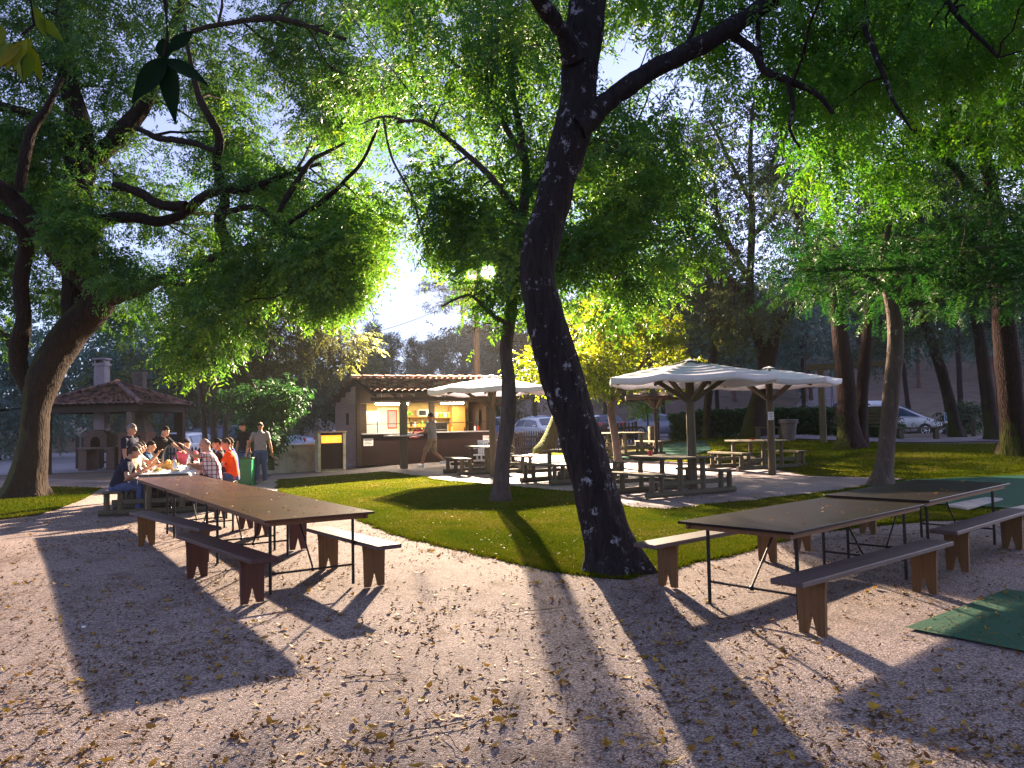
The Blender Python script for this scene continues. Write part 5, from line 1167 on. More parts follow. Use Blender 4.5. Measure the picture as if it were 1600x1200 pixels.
# unseen trees added out of view, to keep sky light off the court
def sky_shade_tree(label, x, y, H, Rc):
    lm = [np.array([(x, y, 0, .3), (x+.2, y, H*.4, .24), (x, y+.3, H*.8, .12)])]
    bl = [((x+RNG.uniform(-1, 1)*Rc, y+RNG.uniform(-1, 1)*Rc, H+RNG.uniform(-2, 1.5)), (1.8, 1.8, 1.1), 9, .55, 8) for _ in range(26)]
    grow('shade_tree', label, lm, bl, dict(L=.8, nl=7, ll=.48, lw=.26, droop=.2), B_dark, M_ash2, flare=.3, amp=.03)
sky_shade_tree('unseen tree added behind the viewer to shade the gravel court', 5.5, -6, 9, 5.0)
sky_shade_tree('unseen tree added right of the trestle tables for its shade', 13.5, 7.5, 9, 4.4)
sky_shade_tree('unseen tree added left of the gravel court for its shade', -14, 6, 10, 4.6)
# ------------------------------------------------------------------ kiosk
KA = math.atan2(.39, .92)
kz = T(-3.2, 27.5)+.01
kio = empty('kiosk', (-5.3, 27.0, kz), KA, 'brown timber snack kiosk with tiled roof and lit serving hatch', 'kiosk')
W_, D_ = 4.95, 4.2
def tiles(name, m, parent, quad, rows, wave, amp=.035, step=.03):
    """quad: eave-left, eave-right, ridge-right, ridge-left"""
    a, b, c, d = [np.array(p, float) for p in quad]
    nrm = np.cross(b-a, d-a); nrm /= np.linalg.norm(nrm)
    if nrm[2] < 0: nrm = -nrm
    wid = np.linalg.norm(b-a); nw = max(2, int(wid/wave)); nu = nw*6; V = []; 
    for r in range(rows):
        for e in (0, 1):
            t = (r+e*1.06)/rows; t = min(t, 1.0)
            for i in range(nu+1):
                s = i/nu; p = (a*(1-s)+b*s)*(1-t)+(d*(1-s)+c*s)*t
                ph = s*nw*2*math.pi; off = amp*abs(math.cos(ph/2))**.7*1.6+(step if e == 0 else 0)+.006*noise.noise((s*nw*.9, r*3.1, 2))
                V.append(p+nrm*off-(b-a)*0+np.array([0, 0, .012*noise.noise((int(s*nw+.5)*1.7, r*2.3, 7))]))
    Fq = []
    for r in range(rows*2-1):
        for i in range(nu):
            q = r*(nu+1)+i; Fq.append((q, q+1, q+nu+2, q+nu+1))
    return mesh_np(name, V, Fq, m, parent, smooth=True)
zr, zf, zb = 2.98, 2.40, 2.32
roof = tiles('roof', MAT['tile'], kio, [(-.22, -3.05, zf), (W_+.22, -3.05, zf), (W_+.22, 0, zr), (-.22, 0, zr)], 8, .21)
tiles('roof_back', MAT['tile'], kio, [(W_+.22, D_+.35, zb), (-.22, D_+.35, zb), (-.22, 0, zr), (W_+.22, 0, zr)], 10, .21)
mb = MB()
for k in range(14): mb.tube([(-.22+k*.385, 0, zr+.055), (-.22+k*.385+.40, 0, zr+.045)], [.10, .085], 10)
mb.build('ridge_tiles', MAT['tile'], kio, 40)
mb = MB()
def slab4(mb, q, th):
    q = [Vector(p) for p in q]; n = (q[1]-q[0]).cross(q[3]-q[0]).normalized()*th
    mb.add(q+[p-n for p in q], [(0, 1, 2, 3), (7, 6, 5, 4), (0, 4, 5, 1), (1, 5, 6, 2), (2, 6, 7, 3), (3, 7, 4, 0)])
slab4(mb, [(-.18, -3.0, zf-.02), (W_+.18, -3.0, zf-.02), (W_+.18, -.02, zr-.03), (-.18, -.02, zr-.03)], .03)
slab4(mb, [(-.18, .02, zr-.03), (W_+.18, .02, zr-.03), (W_+.18, D_+.3, zb-.02), (-.18, D_+.3, zb-.02)], .03)
mb.build('roof_boards', MAT['beam'], kio)
mb = MB()
for k in range(9):
    x = -.05+k*(W_+.1)/8; mb.beam((x, -2.95, zf-.11), (x, -.1, zr-.12), .06, .10)
mb.build('rafters', MAT['beam'], kio)
mb = MB(); mb.box((W_/2, -2.85, zf-.215), (W_+.4, .12, .11), bev=.01); mb.build('eave_beam', MAT['beam'], kio)
for x in (.83, 4.45):
    mb = MB(); mb.box((x, -2.85, (zf-.27)/2), (.21, .21, zf-.27), bev=.015); mb.build('post', MAT['logv'], kio)
mb = MB(); mb.lathe([(.62, 1.02), (.62, 1.06)], c=(.83, -2.85, 0), n=24); mb.build('post_table', MAT['counter'], kio, 40)
# left clapboard wall (pentagon falling to the back)
mb = MB(); nb = 19
for k in range(nb):
    z0 = k*.152; z1 = z0+.156
    y1 = D_ if z1 < zb-.06 else max(.1, D_*(1-(z1-zb+.06)/(zr-zb)))
    mb.add([(-.022, 0.0, z0), (-.022, y1, z0), (-.004, y1, z1), (-.004, 0.0, z1), (.02, 0, z0), (.02, y1, z0), (.02, y1, z1), (.02, 0, z1)], [(0, 3, 2, 1), (4, 5, 6, 7), (0, 1, 5, 4), (3, 7, 6, 2), (0, 4, 7, 3), (1, 2, 6, 5)])
mb.build('side_wall', MAT['clap'], kio)
mb = MB(); mb.box((-.03, 1.7, 1.62), (.03, .34, .42), bev=.004); mb.build('side_hatch', MAT['darkwood'], kio)
mb = MB(); mb.box((.0, -.055, 1.42), (.16, .11, 2.84), bev=.01); mb.build('corner_post', MAT['beam'], kio)
mb = MB(); mb.box((W_, -.055, 1.42), (.16, .11, 2.84), bev=.01); mb.build('corner_post', MAT['beam'], kio)
mb = MB(); mb.box((W_/2, .02, .53), (W_-.17, .06, 1.06)); mb.build('front_wall', MAT['darkpanel'], kio)
mb = MB(); mb.box((W_/2, .02, 2.47), (W_-.17, .06, .66)); mb.build('header', MAT['beam'], kio)
mb = MB(); mb.box((.19, .02, 1.6), (.21, .058, 1.06)); mb.build('jamb', MAT['beam'], kio)
mb = MB(); mb.box((W_-.17, .02, 1.6), (.17, .058, 1.06)); mb.build('jamb', MAT['beam'], kio)
mb = MB(); mb.box((2.62, -.02, 1.61), (.20, .12, 1.06), bev=.01); mb.build('mullion', MAT['beam'], kio)
mb = MB(); mb.box((W_/2, .06, 1.085), (W_-.2, .42, .045), bev=.008); mb.build('counter', MAT['counter'], kio)
mb = MB(); mb.tube([(.30, -.0, 1.42), (W_-.25, -.0, 1.42)], .014, 8); mb.build('hand_rail', MAT['steel'], kio)
mb = MB(); mb.box((W_-.03, D_/2, 1.15), (.05, D_, 2.3)); mb.build('side_wall', MAT['darkwood'], kio)
mb = MB(); mb.box((W_/2, 2.42, 1.2), (W_-.14, .05, 2.4)); mb.build('back_wall', MAT['yellowwall'], kio)
mb = MB(); mb.box((W_/2, 1.2, .02), (W_-.14, 2.35, .04)); mb.build('floor', MAT['patio'], kio)
# corrugated inner ceiling
V = []; Fq = []
for i in range(97):
    for j, (y, z) in enumerate(((.1, 2.36), (2.38, 2.22))): V.append((.1+(W_-.2)*i/96, y, z+.02*math.sin(i*.85)))
for i in range(96): Fq.append((2*i, 2*i+1, 2*i+3, 2*i+2))
mesh_np('inner_ceiling', V, Fq, MAT['grey'], kio, smooth=True)
def kplace(o, x, y, z, rz=0):
    o.matrix_world = Matrix.Translation(kio.location) @ Matrix.Rotation(KA, 4, 'Z') @ Matrix.Translation((x, y, z)) @ Matrix.Rotation(rz, 4, 'Z'); return o
def kthing(name, label, cat, x, y, z, group=None):
    o = empty(name, (0, 0, 0), 0, label, cat, group); return kplace(o, x, y, z)
# lit fluorescent tubes under the front roof
for (x, L, lab) in ((1.0, 1.15, 'long lit fluorescent tube over the left of the serving hatch'), (3.15, .85, 'shorter lit fluorescent tube over the right of the serving hatch')):
    t = kthing('fluorescent_lamp', lab, 'lamp', x, -.75, 2.10, 'lit tubes under the kiosk roof')
    mb = MB(); mb.box((0, 0, .04), (L+.1, .09, .05), bev=.006); mb.box((-L/2, 0, .0), (.03, .05, .05)); mb.box((L/2, 0, 0), (.03, .05, .05)); mb.box((-L*.3, 0, .36), (.02, .02, .60)); mb.box((L*.3, 0, .36), (.02, .02, .60)); mb.build('housing', MAT['white'], t)
    mb = MB(); mb.tube([(-L/2+.016, 0, -.005), (L/2-.016, 0, -.005)], .036, 12); mb.build('tube', MAT['tube'], t, 40)
def lamp_area(name, loc, size, power, colr, rx=0, rz=0, parent=None):
    l = bpy.data.lights.new(name, 'AREA'); l.shape = 'RECTANGLE'; l.size = size[0]; l.size_y = size[1]; l.energy = power; l.color = colr
    o = bpy.data.objects.new(name, l); COL.objects.link(o); o.matrix_world = loc @ Matrix.Rotation(rx, 4, 'X'); return o
def kM(x, y, z): return Matrix.Translation(kio.location) @ Matrix.Rotation(KA, 4, 'Z') @ Matrix.Translation((x, y, z))
lamp_area('tube_light', kM(1.0, -.75, 2.05), (1.15, .06), 95*KL, (1, .82, .55)); lamp_area('tube_light', kM(3.15, -.75, 2.05), (.85, .06), 75*KL, (1, .82, .55))
lamp_area('room_light', kM(1.3, 1.3, 2.17), (1.2, .2), 170*KL, (1, .80, .50)); lamp_area('room_light', kM(3.6, 1.3, 2.17), (1.2, .2), 170*KL, (1, .78, .46))
# the inside
t = kthing('fridge', 'tall white fridge at the left inside the kiosk', 'fridge', .72, 1.7, .04)
mb = MB(); mb.box((0, 0, .92), (.72, .6, 1.84), bev=.02); mb.build('body', MAT['fridge'], t)
mb = MB(); mb.box((.0, -.312, 1.2), (.62, .02, 1.1), bev=.006); mb.build('door', MAT['white'], t)
mb = MB(); mb.box((.27, -.345, 1.25), (.025, .03, .5)); mb.build('handle', MAT['steel'], t)
t = kthing('inner_door', 'cream door with a small grey window at the back of the kiosk', 'door', 1.62, 2.36, .04)
mb = MB(); mb.box((0, 0, 1.0), (.82, .05, 2.0), bev=.006); mb.build('leaf', MAT['cream'], t)
mb = MB(); mb.box((.17, -.032, 1.55), (.30, .015, .62)); mb.build('pane', MAT['grey'], t)
mb = MB()
for x, sx in ((.0, .04), (.34, .04)): mb.box((x, -.035, 1.55), (sx, .02, .70))
for z in (1.22, 1.88): mb.box((.17, -.035, z), (.30, .02, .04))
mb.build('window_frame', MAT['redplastic'], t)
for (x, z, L, lab) in ((2.9, 1.28, 1.1, 'lower orange shelf behind the mullion'), (2.9, 1.66, 1.1, 'upper orange shelf behind the mullion'), (3.75, 1.62, .8, 'shelf with jars on the right inside the kiosk')):
    t = kthing('wall_shelf', lab, 'shelf', x, 2.22, z, 'shelves inside the kiosk'); mb = MB(); mb.box((0, 0, 0), (L, .34, .035), bev=.004); mb.build('board', MAT['orangewood'], t)
    mb = MB()
    for s in (-1, 1): mb.box((s*L*.4, .1, -.09), (.025, .12, .14))
    mb.build('bracket', MAT['steel'], t)
t = kthing('wardrobe', 'tall pale orange cupboard at the right inside the kiosk', 'cupboard', 4.28, 2.05, .04); mb = MB(); mb.box((0, 0, 1.0), (.52, .5, 2.0), bev=.01); mb.build('body', MAT['orangewood'], t); mb = MB(); mb.box((.2, -.262, 1.1), (.02, .02, .2)); mb.build('handle', MAT['steel'], t)
t = kthing('hanging_lamp', 'lime green bowl lamp hanging inside the kiosk', 'lamp', 2.12, 1.3, 1.72); mb = MB(); mb.lathe([(.17, 0), (.16, .06), (.09, .13), (.03, .15)], n=18); mb.build('shade', MAT['limeplastic'], t, 50); mb = MB(); mb.tube([(0, 0, .15), (0, 0, .52)], .006, 6); mb.build('cord', MAT['black'], t)
t = kthing('microwave_oven', 'dark fronted microwave oven on the upper kiosk shelf', 'microwave', 2.95, 2.2, 1.68); mb = MB(); mb.box((0, 0, .13), (.42, .3, .26), bev=.01); mb.build('body', MAT['white'], t); mb = MB(); mb.box((-.05, -.156, .13), (.27, .012, .19)); mb.build('door', MAT['black'], t)
for k, (x, y, h, m, lab) in enumerate([(3.42, .12, .20, 'yellowplastic', 'yellow squeeze bottle on the counter just right of the mullion'), (2.3, .12, .17, 'yellowplastic', 'yellow sauce bottle on the counter left of the mullion'), (4.30, .1, .2, 'white', 'white squeeze bottle on the counter at the right end'), (4.42, .1, .17, 'redplastic', 'red sauce bottle on the counter at the right end')]):
    t = kthing('sauce_bottle', lab, 'bottle', x, y, 1.108, 'sauce bottles on the kiosk counter'); mb = MB(); mb.lathe([(.035, 0), (.038, h*.7), (.02, h*.82)], n=12); mb.build('body', MAT[m], t, 50); mb = MB(); mb.lathe([(.018, h*.82), (.006, h*1.1)], n=10); mb.build('nozzle', MAT['redplastic'], t, 50)
t = kthing('coffee_machine', 'black and steel coffee machine behind the counter', 'coffee machine', 3.5, 1.9, 1.04); mb = MB(); mb.box((0, 0, .2), (.55, .36, .4), bev=.02); mb.build('body', MAT['steel'], t); mb = MB(); mb.box((0, -.19, .12), (.44, .1, .03)); mb.build('tray', MAT['chrome'], t)
mb = MB()
for s in (-1, 1): mb.tube([(s*.13, -.2, .27), (s*.13, -.3, .25)], .02, 8)
mb.build('spout', MAT['black'], t)
t = kthing('worktop', 'steel worktop along the back of the kiosk', 'worktop', 3.2, 1.95, 0); mb = MB(); mb.box((0, 0, 1.0), (1.65, .5, .05), bev=.005); mb.build('top', MAT['chrome'], t); mb = MB(); mb.box((0, .04, .5), (1.6, .4, .94)); mb.build('cabinet', MAT['orangewood'], t)
for k in range(7):
    x = 2.45+k*.16+.04*random.random(); h = random.uniform(.14, .24); m = ['bottle', 'white', 'yellowplastic', 'limeplastic', 'bottle', 'redplastic', 'white'][k]
    t = kthing('jar', ['dark jar at the left of the kiosk shelf', 'white jar next to the dark jar on the kiosk shelf', 'yellow jar on the kiosk shelf', 'lime green jar on the kiosk shelf', 'dark bottle shaped jar right of the lime jar on the kiosk shelf', 'red jar on the kiosk shelf', 'white jar at the right end of the kiosk shelf'][k], 'jar', x, 2.2, 1.30, 'jars on the kiosk shelves')
    mb = MB(); mb.lathe([(.045, 0), (.05, h*.7), (.03, h*.9)], n=12); mb.build('glass', MAT[m], t, 50); mb = MB(); mb.lathe([(.032, h*.9), (.032, h)], n=12); mb.build('lid', MAT['grey'], t, 50)
for k in range(4):
    x = 3.5+k*.17; t = kthing('crockery', ['stack of white plates left on the right kiosk shelf', 'lime tub on the right kiosk shelf', 'white tub on the right kiosk shelf', 'yellow tub at the end of the right kiosk shelf'][k], 'tub', x, 2.2, 1.638, 'tubs on the right kiosk shelf'); mb = MB(); mb.lathe([(.06, 0), (.075, .1), (.07, .16)], n=14); mb.build('tub', MAT[['white', 'limeplastic', 'white', 'yellowplastic'][k]], t, 50); mb = MB(); mb.lathe([(.076, .16), (.07, .18)], n=14); mb.build('lid', MAT['white'], t, 50)
t = kthing('towel', 'dark jacket hanging on the right inner wall of the kiosk', 'jacket', 4.83, 1.2, 1.5)
V = []; Fq = []
for i in range(9):
    for j in range(9): V.append((-.03-.05*math.sin(j*.9)*(i/8), -.18+.045*j*(.6+.4*i/8), .4-.075*i))
for i in range(8):
    for j in range(8): a = i*9+j; Fq.append((a, a+1, a+10, a+9))
mesh_np('cloth', V, Fq, MAT['black'], t, smooth=True)
# notices on the kiosk front
for (x, lab) in ((.34, 'white notice below the left end of the serving hatch'), (4.72, 'white notice below the right end of the serving hatch')):
    t = kthing('notice', lab, 'notice', x, -.022 if x < 1 else -.022, .80, 'white notices on the kiosk front'); mb = MB(); mb.box((0, 0, 0), (.34, .012, .26), bev=.003); mb.build('board', MAT['paper'], t)
    mb = MB()
    for k in range(3): mb.box((0, -.0085, .06-.055*k), (.24-.05*(k == 1), .003, .018))
    mb.build('writing', MAT['ink'], t)
# cabinet with lit window, left of the kiosk
t = empty('display_cabinet', (0, 0, 0), 0, 'concrete and dark panel oven cabinet with glowing orange window beside the kiosk', 'cabinet'); kplace(t, -.9, .25, T(-6, 26.8)-kz)
mb = MB(); mb.box((-.42, 0, .66), (.10, .55, 1.32), bev=.008); mb.box((.42, 0, .66), (.10, .55, 1.32), bev=.008); mb.box((0, .03, .05), (.735, .48, .1)); mb.build('walls', MAT['concrete'], t)
mb = MB(); mb.box((0, 0, 1.345), (1.02, .62, .05), bev=.008); mb.build('top', MAT['clap'], t)
mb = MB(); mb.box((0, -.22, .53), (.735, .03, .85)); mb.box((0, -.22, 1.285), (.735, .03, .06)); mb.build('door', MAT['darkpanel'], t)
mb = MB(); mb.box((0, -.19, 1.105), (.735, .02, .295)); mb.build('glowing_window', MAT['warmglow'], t)
mb = MB(); mb.box((0, -.222, 1.245), (.735, .028, .02)); mb.box((0, -.222, .966), (.735, .028, .02)); mb.box((-.355, -.222, 1.105), (.024, .028, .256)); mb.box((.355, -.222, 1.105), (.024, .028, .256)); mb.build('window_frame', MAT['steel'], t)
# weathered concrete wall with metal cap
A = on(-8.75, 27.3); B = on(-6.55, 28.3); d = B-A
t = empty('concrete_wall', A, math.atan2(d.y, d.x), 'weathered concrete wall with pale metal cap, left of the glowing cabinet', 'wall'); L = math.hypot(d.x, d.y)
mb = MB(); mb.box((L/2, 0, .47), (L, .16, 1.0)); mb.build('wall', MAT['concrete'], t)
mb = MB(); mb.box((L/2, 0, 1.0), (L+.06, .28, .06), bev=.01); mb.build('cap', MAT['metalcap'], t)
# ------------------------------------------------------------------ floodlight pole
pb = on(-1.42, 32.15)
t = empty('floodlight_pole', pb, 0, 'tall pole behind the kiosk carrying two lit flood lamps', 'light pole')
mb = MB(); mb.tube([(0, 0, -.1), (0, 0, 4), (0, 0, 8.6)], [.15, .13, .10], 12); mb.build('pole', MAT['logv'], t, 40)
lz = LAMPS[1].z-pb.z
mb = MB(); mb.beam((-.32, .0, lz+.14), (.55, .0, lz+.14), .06, .06); mb.build('cross_arm', MAT['steel'], t)
for k, lp in enumerate(LAMPS):
    x = lp.x-pb.x; y = lp.y-pb.y; z = lp.z-pb.z
    fl = MB(); Mr = Matrix.Rotation(R(-26), 3, 'X'); fl.box((x, y+.06, z+.02), (.30, .16, .26), M=Mr, bev=.02); fl.box((x, y+.1, z+.16), (.05, .05, .1)); h = fl.build('floodlight', MAT['steel'], t)
    gl = MB(); gl.box((x, y-.03, z-.005), (.25, .012, .19), M=Mr, bev=.003); gl.build('lens', MAT['floodglass'], h)
    l = bpy.data.lights.new('floodlight', 'SPOT'); l.spot_size = R(126); l.spot_blend = .9; l.energy = FLOOD*(.18 if k == 0 else .82); l.color = FLOODC; l.shadow_soft_size = .11
    lo = bpy.data.objects.new('floodlight_beam', l); COL.objects.link(lo); lo.location = (lp.x, lp.y-.18, lp.z-.03); lo.rotation_euler = Vector((0, -1, -.62)).to_track_quat('-Z', 'Y').to_euler()
# ------------------------------------------------------------------ overhead cables
def cable(pts, label, r=.012, sag=.3):
    a, b = Vector(pts[0]), Vector(pts[1]); path = []
    for k in range(25):
        s = k/24; p = a.lerp(b, s); p.z -= sag*4*s*(1-s); path.append(p)
    mb = MB(); mb.tube(path, r, 6); o = mb.build('overhead_cable', MAT['steel'], None, True); tag(o, label, 'cable', 'overhead cables')
cable([P(440, -120, 11.5), P(812, 352, 16.5)], 'thin cable slanting down from the top edge to the slender trunk', .009, .12)
cable([P(560, 525, 30), P(745, 455, 32.0)], 'cable running from the grey green tree to the floodlight pole', .012, .2)
# ------------------------------------------------------------------ gazebo with barbecues
gz = T(-15.5, 31)+.01
gzb = empty('gazebo', (-15.72, 31.3, gz), R(-3), 'open barbecue gazebo with hipped clay tile roof, right of the forked ash', 'gazebo')
hw = 2.10; ze = 2.55; za = 3.44
for k in range(4):
    Mx = Matrix.Rotation(k*math.pi/2, 3, 'Z'); a = Mx @ Vector((-hw, -hw, ze)); b = Mx @ Vector((hw, -hw, ze)); c = Mx @ Vector((.03, -.03, za)); d = Mx @ Vector((-.03, -.03, za))
    tiles('roof', MAT['tile2'], gzb, [a, b, c, d], 7, .23, amp=.03, step=.035)
for k in range(4):
    Mx = Matrix.Rotation(k*math.pi/2, 3, 'Z'); a = Mx @ Vector((hw+.03, -hw-.03, ze+.06)); b = Vector((0, 0, za+.08)); mb = MB()
    for j in range(9):
        p = a.lerp(b, j/9); q = a.lerp(b, (j+1.12)/9); mb.tube([p, q], [.095, .08], 9)
    mb.build('hip_tiles', MAT['tile2'], gzb, 40)
mb = MB(); mb.lathe([(.10, za+.05), (.12, za+.12), (.05, za+.2)], n=10); mb.build('finial', MAT['orangewood'], gzb, 40)
mb = MB()
for s in (-1, 1): mb.box((0, s*(hw-.25), ze-.13), (2*hw-.3, .14, .26)); mb.box((s*(hw-.25), 0, ze-.13), (.14, 2*hw-.65, .26))
mb.build('ring_beam', MAT['beam'], gzb)
mb = MB()
for k in range(4):
    Mx = Matrix.Rotation(k*math.pi/2, 3, 'Z'); q = [Mx @ Vector(p) for p in ((-hw+.06, -hw+.06, ze-.012), (hw-.06, -hw+.06, ze-.012), (.02, -.02, za-.045), (-.02, -.02, za-.045))]
    slab4(mb, q, .02)
mb.build('roof_boards', MAT['beam'], gzb)
for (x, y, r) in ((1.55, -1.8, .11), (1.78, 1.7, .13), (-1.7, -1.78, .13), (-1.78, 1.72, .12), (-.35, 1.85, .09)):
    mb = MB(); mb.box((x, y, (ze-.26)/2), (2*r, 2*r, ze-.26), bev=.012); mb.build('post', MAT['render'] if r == .11 else MAT['darkwood'], gzb)
# barbecues are things of their own inside the gazebo
def gthing(name, label, cat, x, y):
    o = empty(name, (0, 0, 0), 0, label, cat, 'barbecues under the gazebo'); o.matrix_world = Matrix.Translation(gzb.location) @ Matrix.Rotation(R(-3), 4, 'Z') @ Matrix.Translation((x, y, 0)); return o
t = gthing('bread_oven', 'barbecue with arched oven mouth and taller pale chimney under the gazebo', 'barbecue', -1.05, .75)
for s in (-1, 1): mb = MB(); mb.box((s*.58, 0, .43), (.34, .8, .86)); mb.build('pillar', MAT['brickold'], t)
mb = MB(); mb.box((0, 0, .90), (1.56, .9, .08), bev=.01); mb.build('worktop', MAT['render'], t)
arch = [(-.48, 0), (-.20, 0), (-.20, .22)]+[(.20*math.cos(math.pi-a), .22+.2*math.sin(a)) for a in np.linspace(.2, math.pi-.2, 9)]+[(.20, .22), (.20, 0), (.48, 0), (.48, .5), (.3, .66), (-.3, .66), (-.48, .5)]
mb = MB(); mb.prism(arch, .62, Matrix(((1, 0, 0, -.06), (0, 0, 1, -.38), (0, 1, 0, .94), (0, 0, 0, 1)))); mb.build('oven', MAT['brickold'], t)
mb = MB(); mb.box((-.06, .24, 1.19), (.46, .3, .46)); mb.build('black_cavity', MAT['black'], t)  # plain black block at the back of the oven mouth
mb = MB(); mb.box((-.08, .1, 2.95), (.44, .40, 2.62)); mb.box((-.08, .1, 4.30), (.52, .48, .10)); mb.box((-.26, .1, 4.42), (.06, .4, .14)); mb.box((.10, .1, 4.42), (.06, .4, .14)); mb.box((-.08, .1, 4.53), (.56, .5, .07)); mb.build('chimney', MAT['chimney'], t)
t = gthing('brick_barbecue', 'red brick barbecue with tapered hood and shorter chimney under the gazebo', 'barbecue', .38, .85)
for s in (-1, 1): mb = MB(); mb.box((s*.45, -.05, .68), (.24, .75, 1.36)); mb.build('pillar', MAT['brick'], t)
mb = MB(); mb.box((0, -.05, .78), (.66, .75, .10)); mb.box((0, .30, 1.1), (.66, .05, .54)); mb.build('hearth', MAT['black'], t)
mb = MB(); mb.box((0, -.05, 1.43), (1.2, .8, .14), bev=.01); mb.build('lintel', MAT['brick'], t)
mb = MB(); mb.add([(-.55, -.42, 1.5), (.55, -.42, 1.5), (.55, .32, 1.5), (-.55, .32, 1.5), (-.34, -.2, 2.0), (.34, -.2, 2.0), (.34, .25, 2.0), (-.34, .25, 2.0), (-.22, -.1, 2.55), (.22, -.1, 2.55), (.22, .28, 2.55), (-.22, .28, 2.55)], [(0, 3, 2, 1)]+[(a+i, a+(i+1) % 4, a+4+(i+1) % 4, a+4+i) for a in (0, 4) for i in range(4)]+[(8, 9, 10, 11)]); mb.build('hood', MAT['render'], t)
mb = MB(); mb.box((.02, .1, 3.2), (.42, .36, 1.35)); mb.box((.02, .1, 3.92), (.48, .42, .09)); mb.build('chimney', MAT['render'], t)
mb = MB(); mb.box((0, -.1, .14), (.42, .36, .22), bev=.02); simple('crate', mb, MAT['white'], 'white plastic crate on the ground beside the brick barbecue', 'crate', None, gzb.matrix_basis @ Vector((1.25, -.9, 0)))
# ------------------------------------------------------------------ picket fences
def fence(pts, label, h=.92, m='picket', gap=.165, wd=.08):
    t = empty('picket_fence', pts[0], 0, label, 'fence', 'picket fences along the parking road'); o = Vector(pts[0])
    for i in range(len(pts)-1):
        a, b = Vector(pts[i]), Vector(pts[i+1]); d = (b-a); L = math.hypot(d.x, d.y); rz = math.atan2(d.y, d.x); mb = MB(); n = int(L/gap)
        for k in range(n):
            s = (k+.5)/n; p = a.lerp(b, s)-o; hh = h+random.uniform(-.015, .015)
            M = Matrix.Translation(p) @ Matrix.Rotation(rz, 4, 'Z') @ Matrix(((1, 0, 0, 0), (0, 0, -1, .011), (0, 1, 0, .04), (0, 0, 0, 1)))
            mb.prism([(-wd/2, 0), (wd/2, 0), (wd/2, hh-.07), (0, hh), (-wd/2, hh-.07)], .022, M)
        mb.build('pickets', MAT[m], t)
        nrm = Vector((-math.sin(rz), math.cos(rz), 0))
        for z in (.25, .70):
            mb = MB(); mb.beam(a-o+nrm*.03+Vector((0, 0, z)), b-o+nrm*.03+Vector((0, 0, z)), .03, .08); mb.build('rail', MAT[m], t)
        for k in range(int(L/1.9)+1):
            p = a.lerp(b, min(1, k*1.9/L))-o+nrm*.085; mb = MB(); mb.box((p.x, p.y, p.z+(h+.02)/2), (.09, .08, h+.02), rz=rz, bev=.008); mb.build('post', MAT[m], t)
fence([on(-18.5, 33.4), on(-14.9, 33.9)], 'dark picket fence behind the gazebo barbecues', 1.35)
fence([on(-13.0, 29.5), on(-9.5, 28.1)], 'dark picket fence between the diners and the white estate car')
fence([on(-.7, 30.0), on(1.6, 33.2), on(5.4, 34.0)], 'dark brown picket fence in front of the white hatchback')
# ------------------------------------------------------------------ cars
def paint(name, c, metal=.0):
    m, nt, out = nodes(name); b = N(nt, 'ShaderNodeBsdfPrincipled', Roughness=.28, Metallic=metal); b.inputs['Coat Weight'].default_value = .8; b.inputs['Coat Roughness'].default_value = .05
    n1 = N(nt, 'ShaderNodeTexNoise', Scale=2.5, Detail=5); nt.links.new(mapping(nt), n1.inputs['Vector'])
    r = ramp(nt, n1.outputs['Fac'], [(.3, tuple(x*.9 for x in c)), (.7, c)]); nt.links.new(r.outputs[0], b.inputs['Base Color']); nt.links.new(b.outputs[0], out.inputs[0]); return m
PAINT = dict(white=paint('white_car_paint', (.80, .80, .84)), silver=paint('silver_car_paint', (.50, .50, .54), .35), slate=paint('slate_car_paint', (.16, .16, .24), .3), navy=paint('navy_car_paint', (.018, .022, .055)), lblue=paint('pale_blue_car_paint', (.40, .50, .66)), blue=paint('blue_car_paint', (.06, .13, .36)), dark=paint('black_car_paint', (.02, .02, .025)))
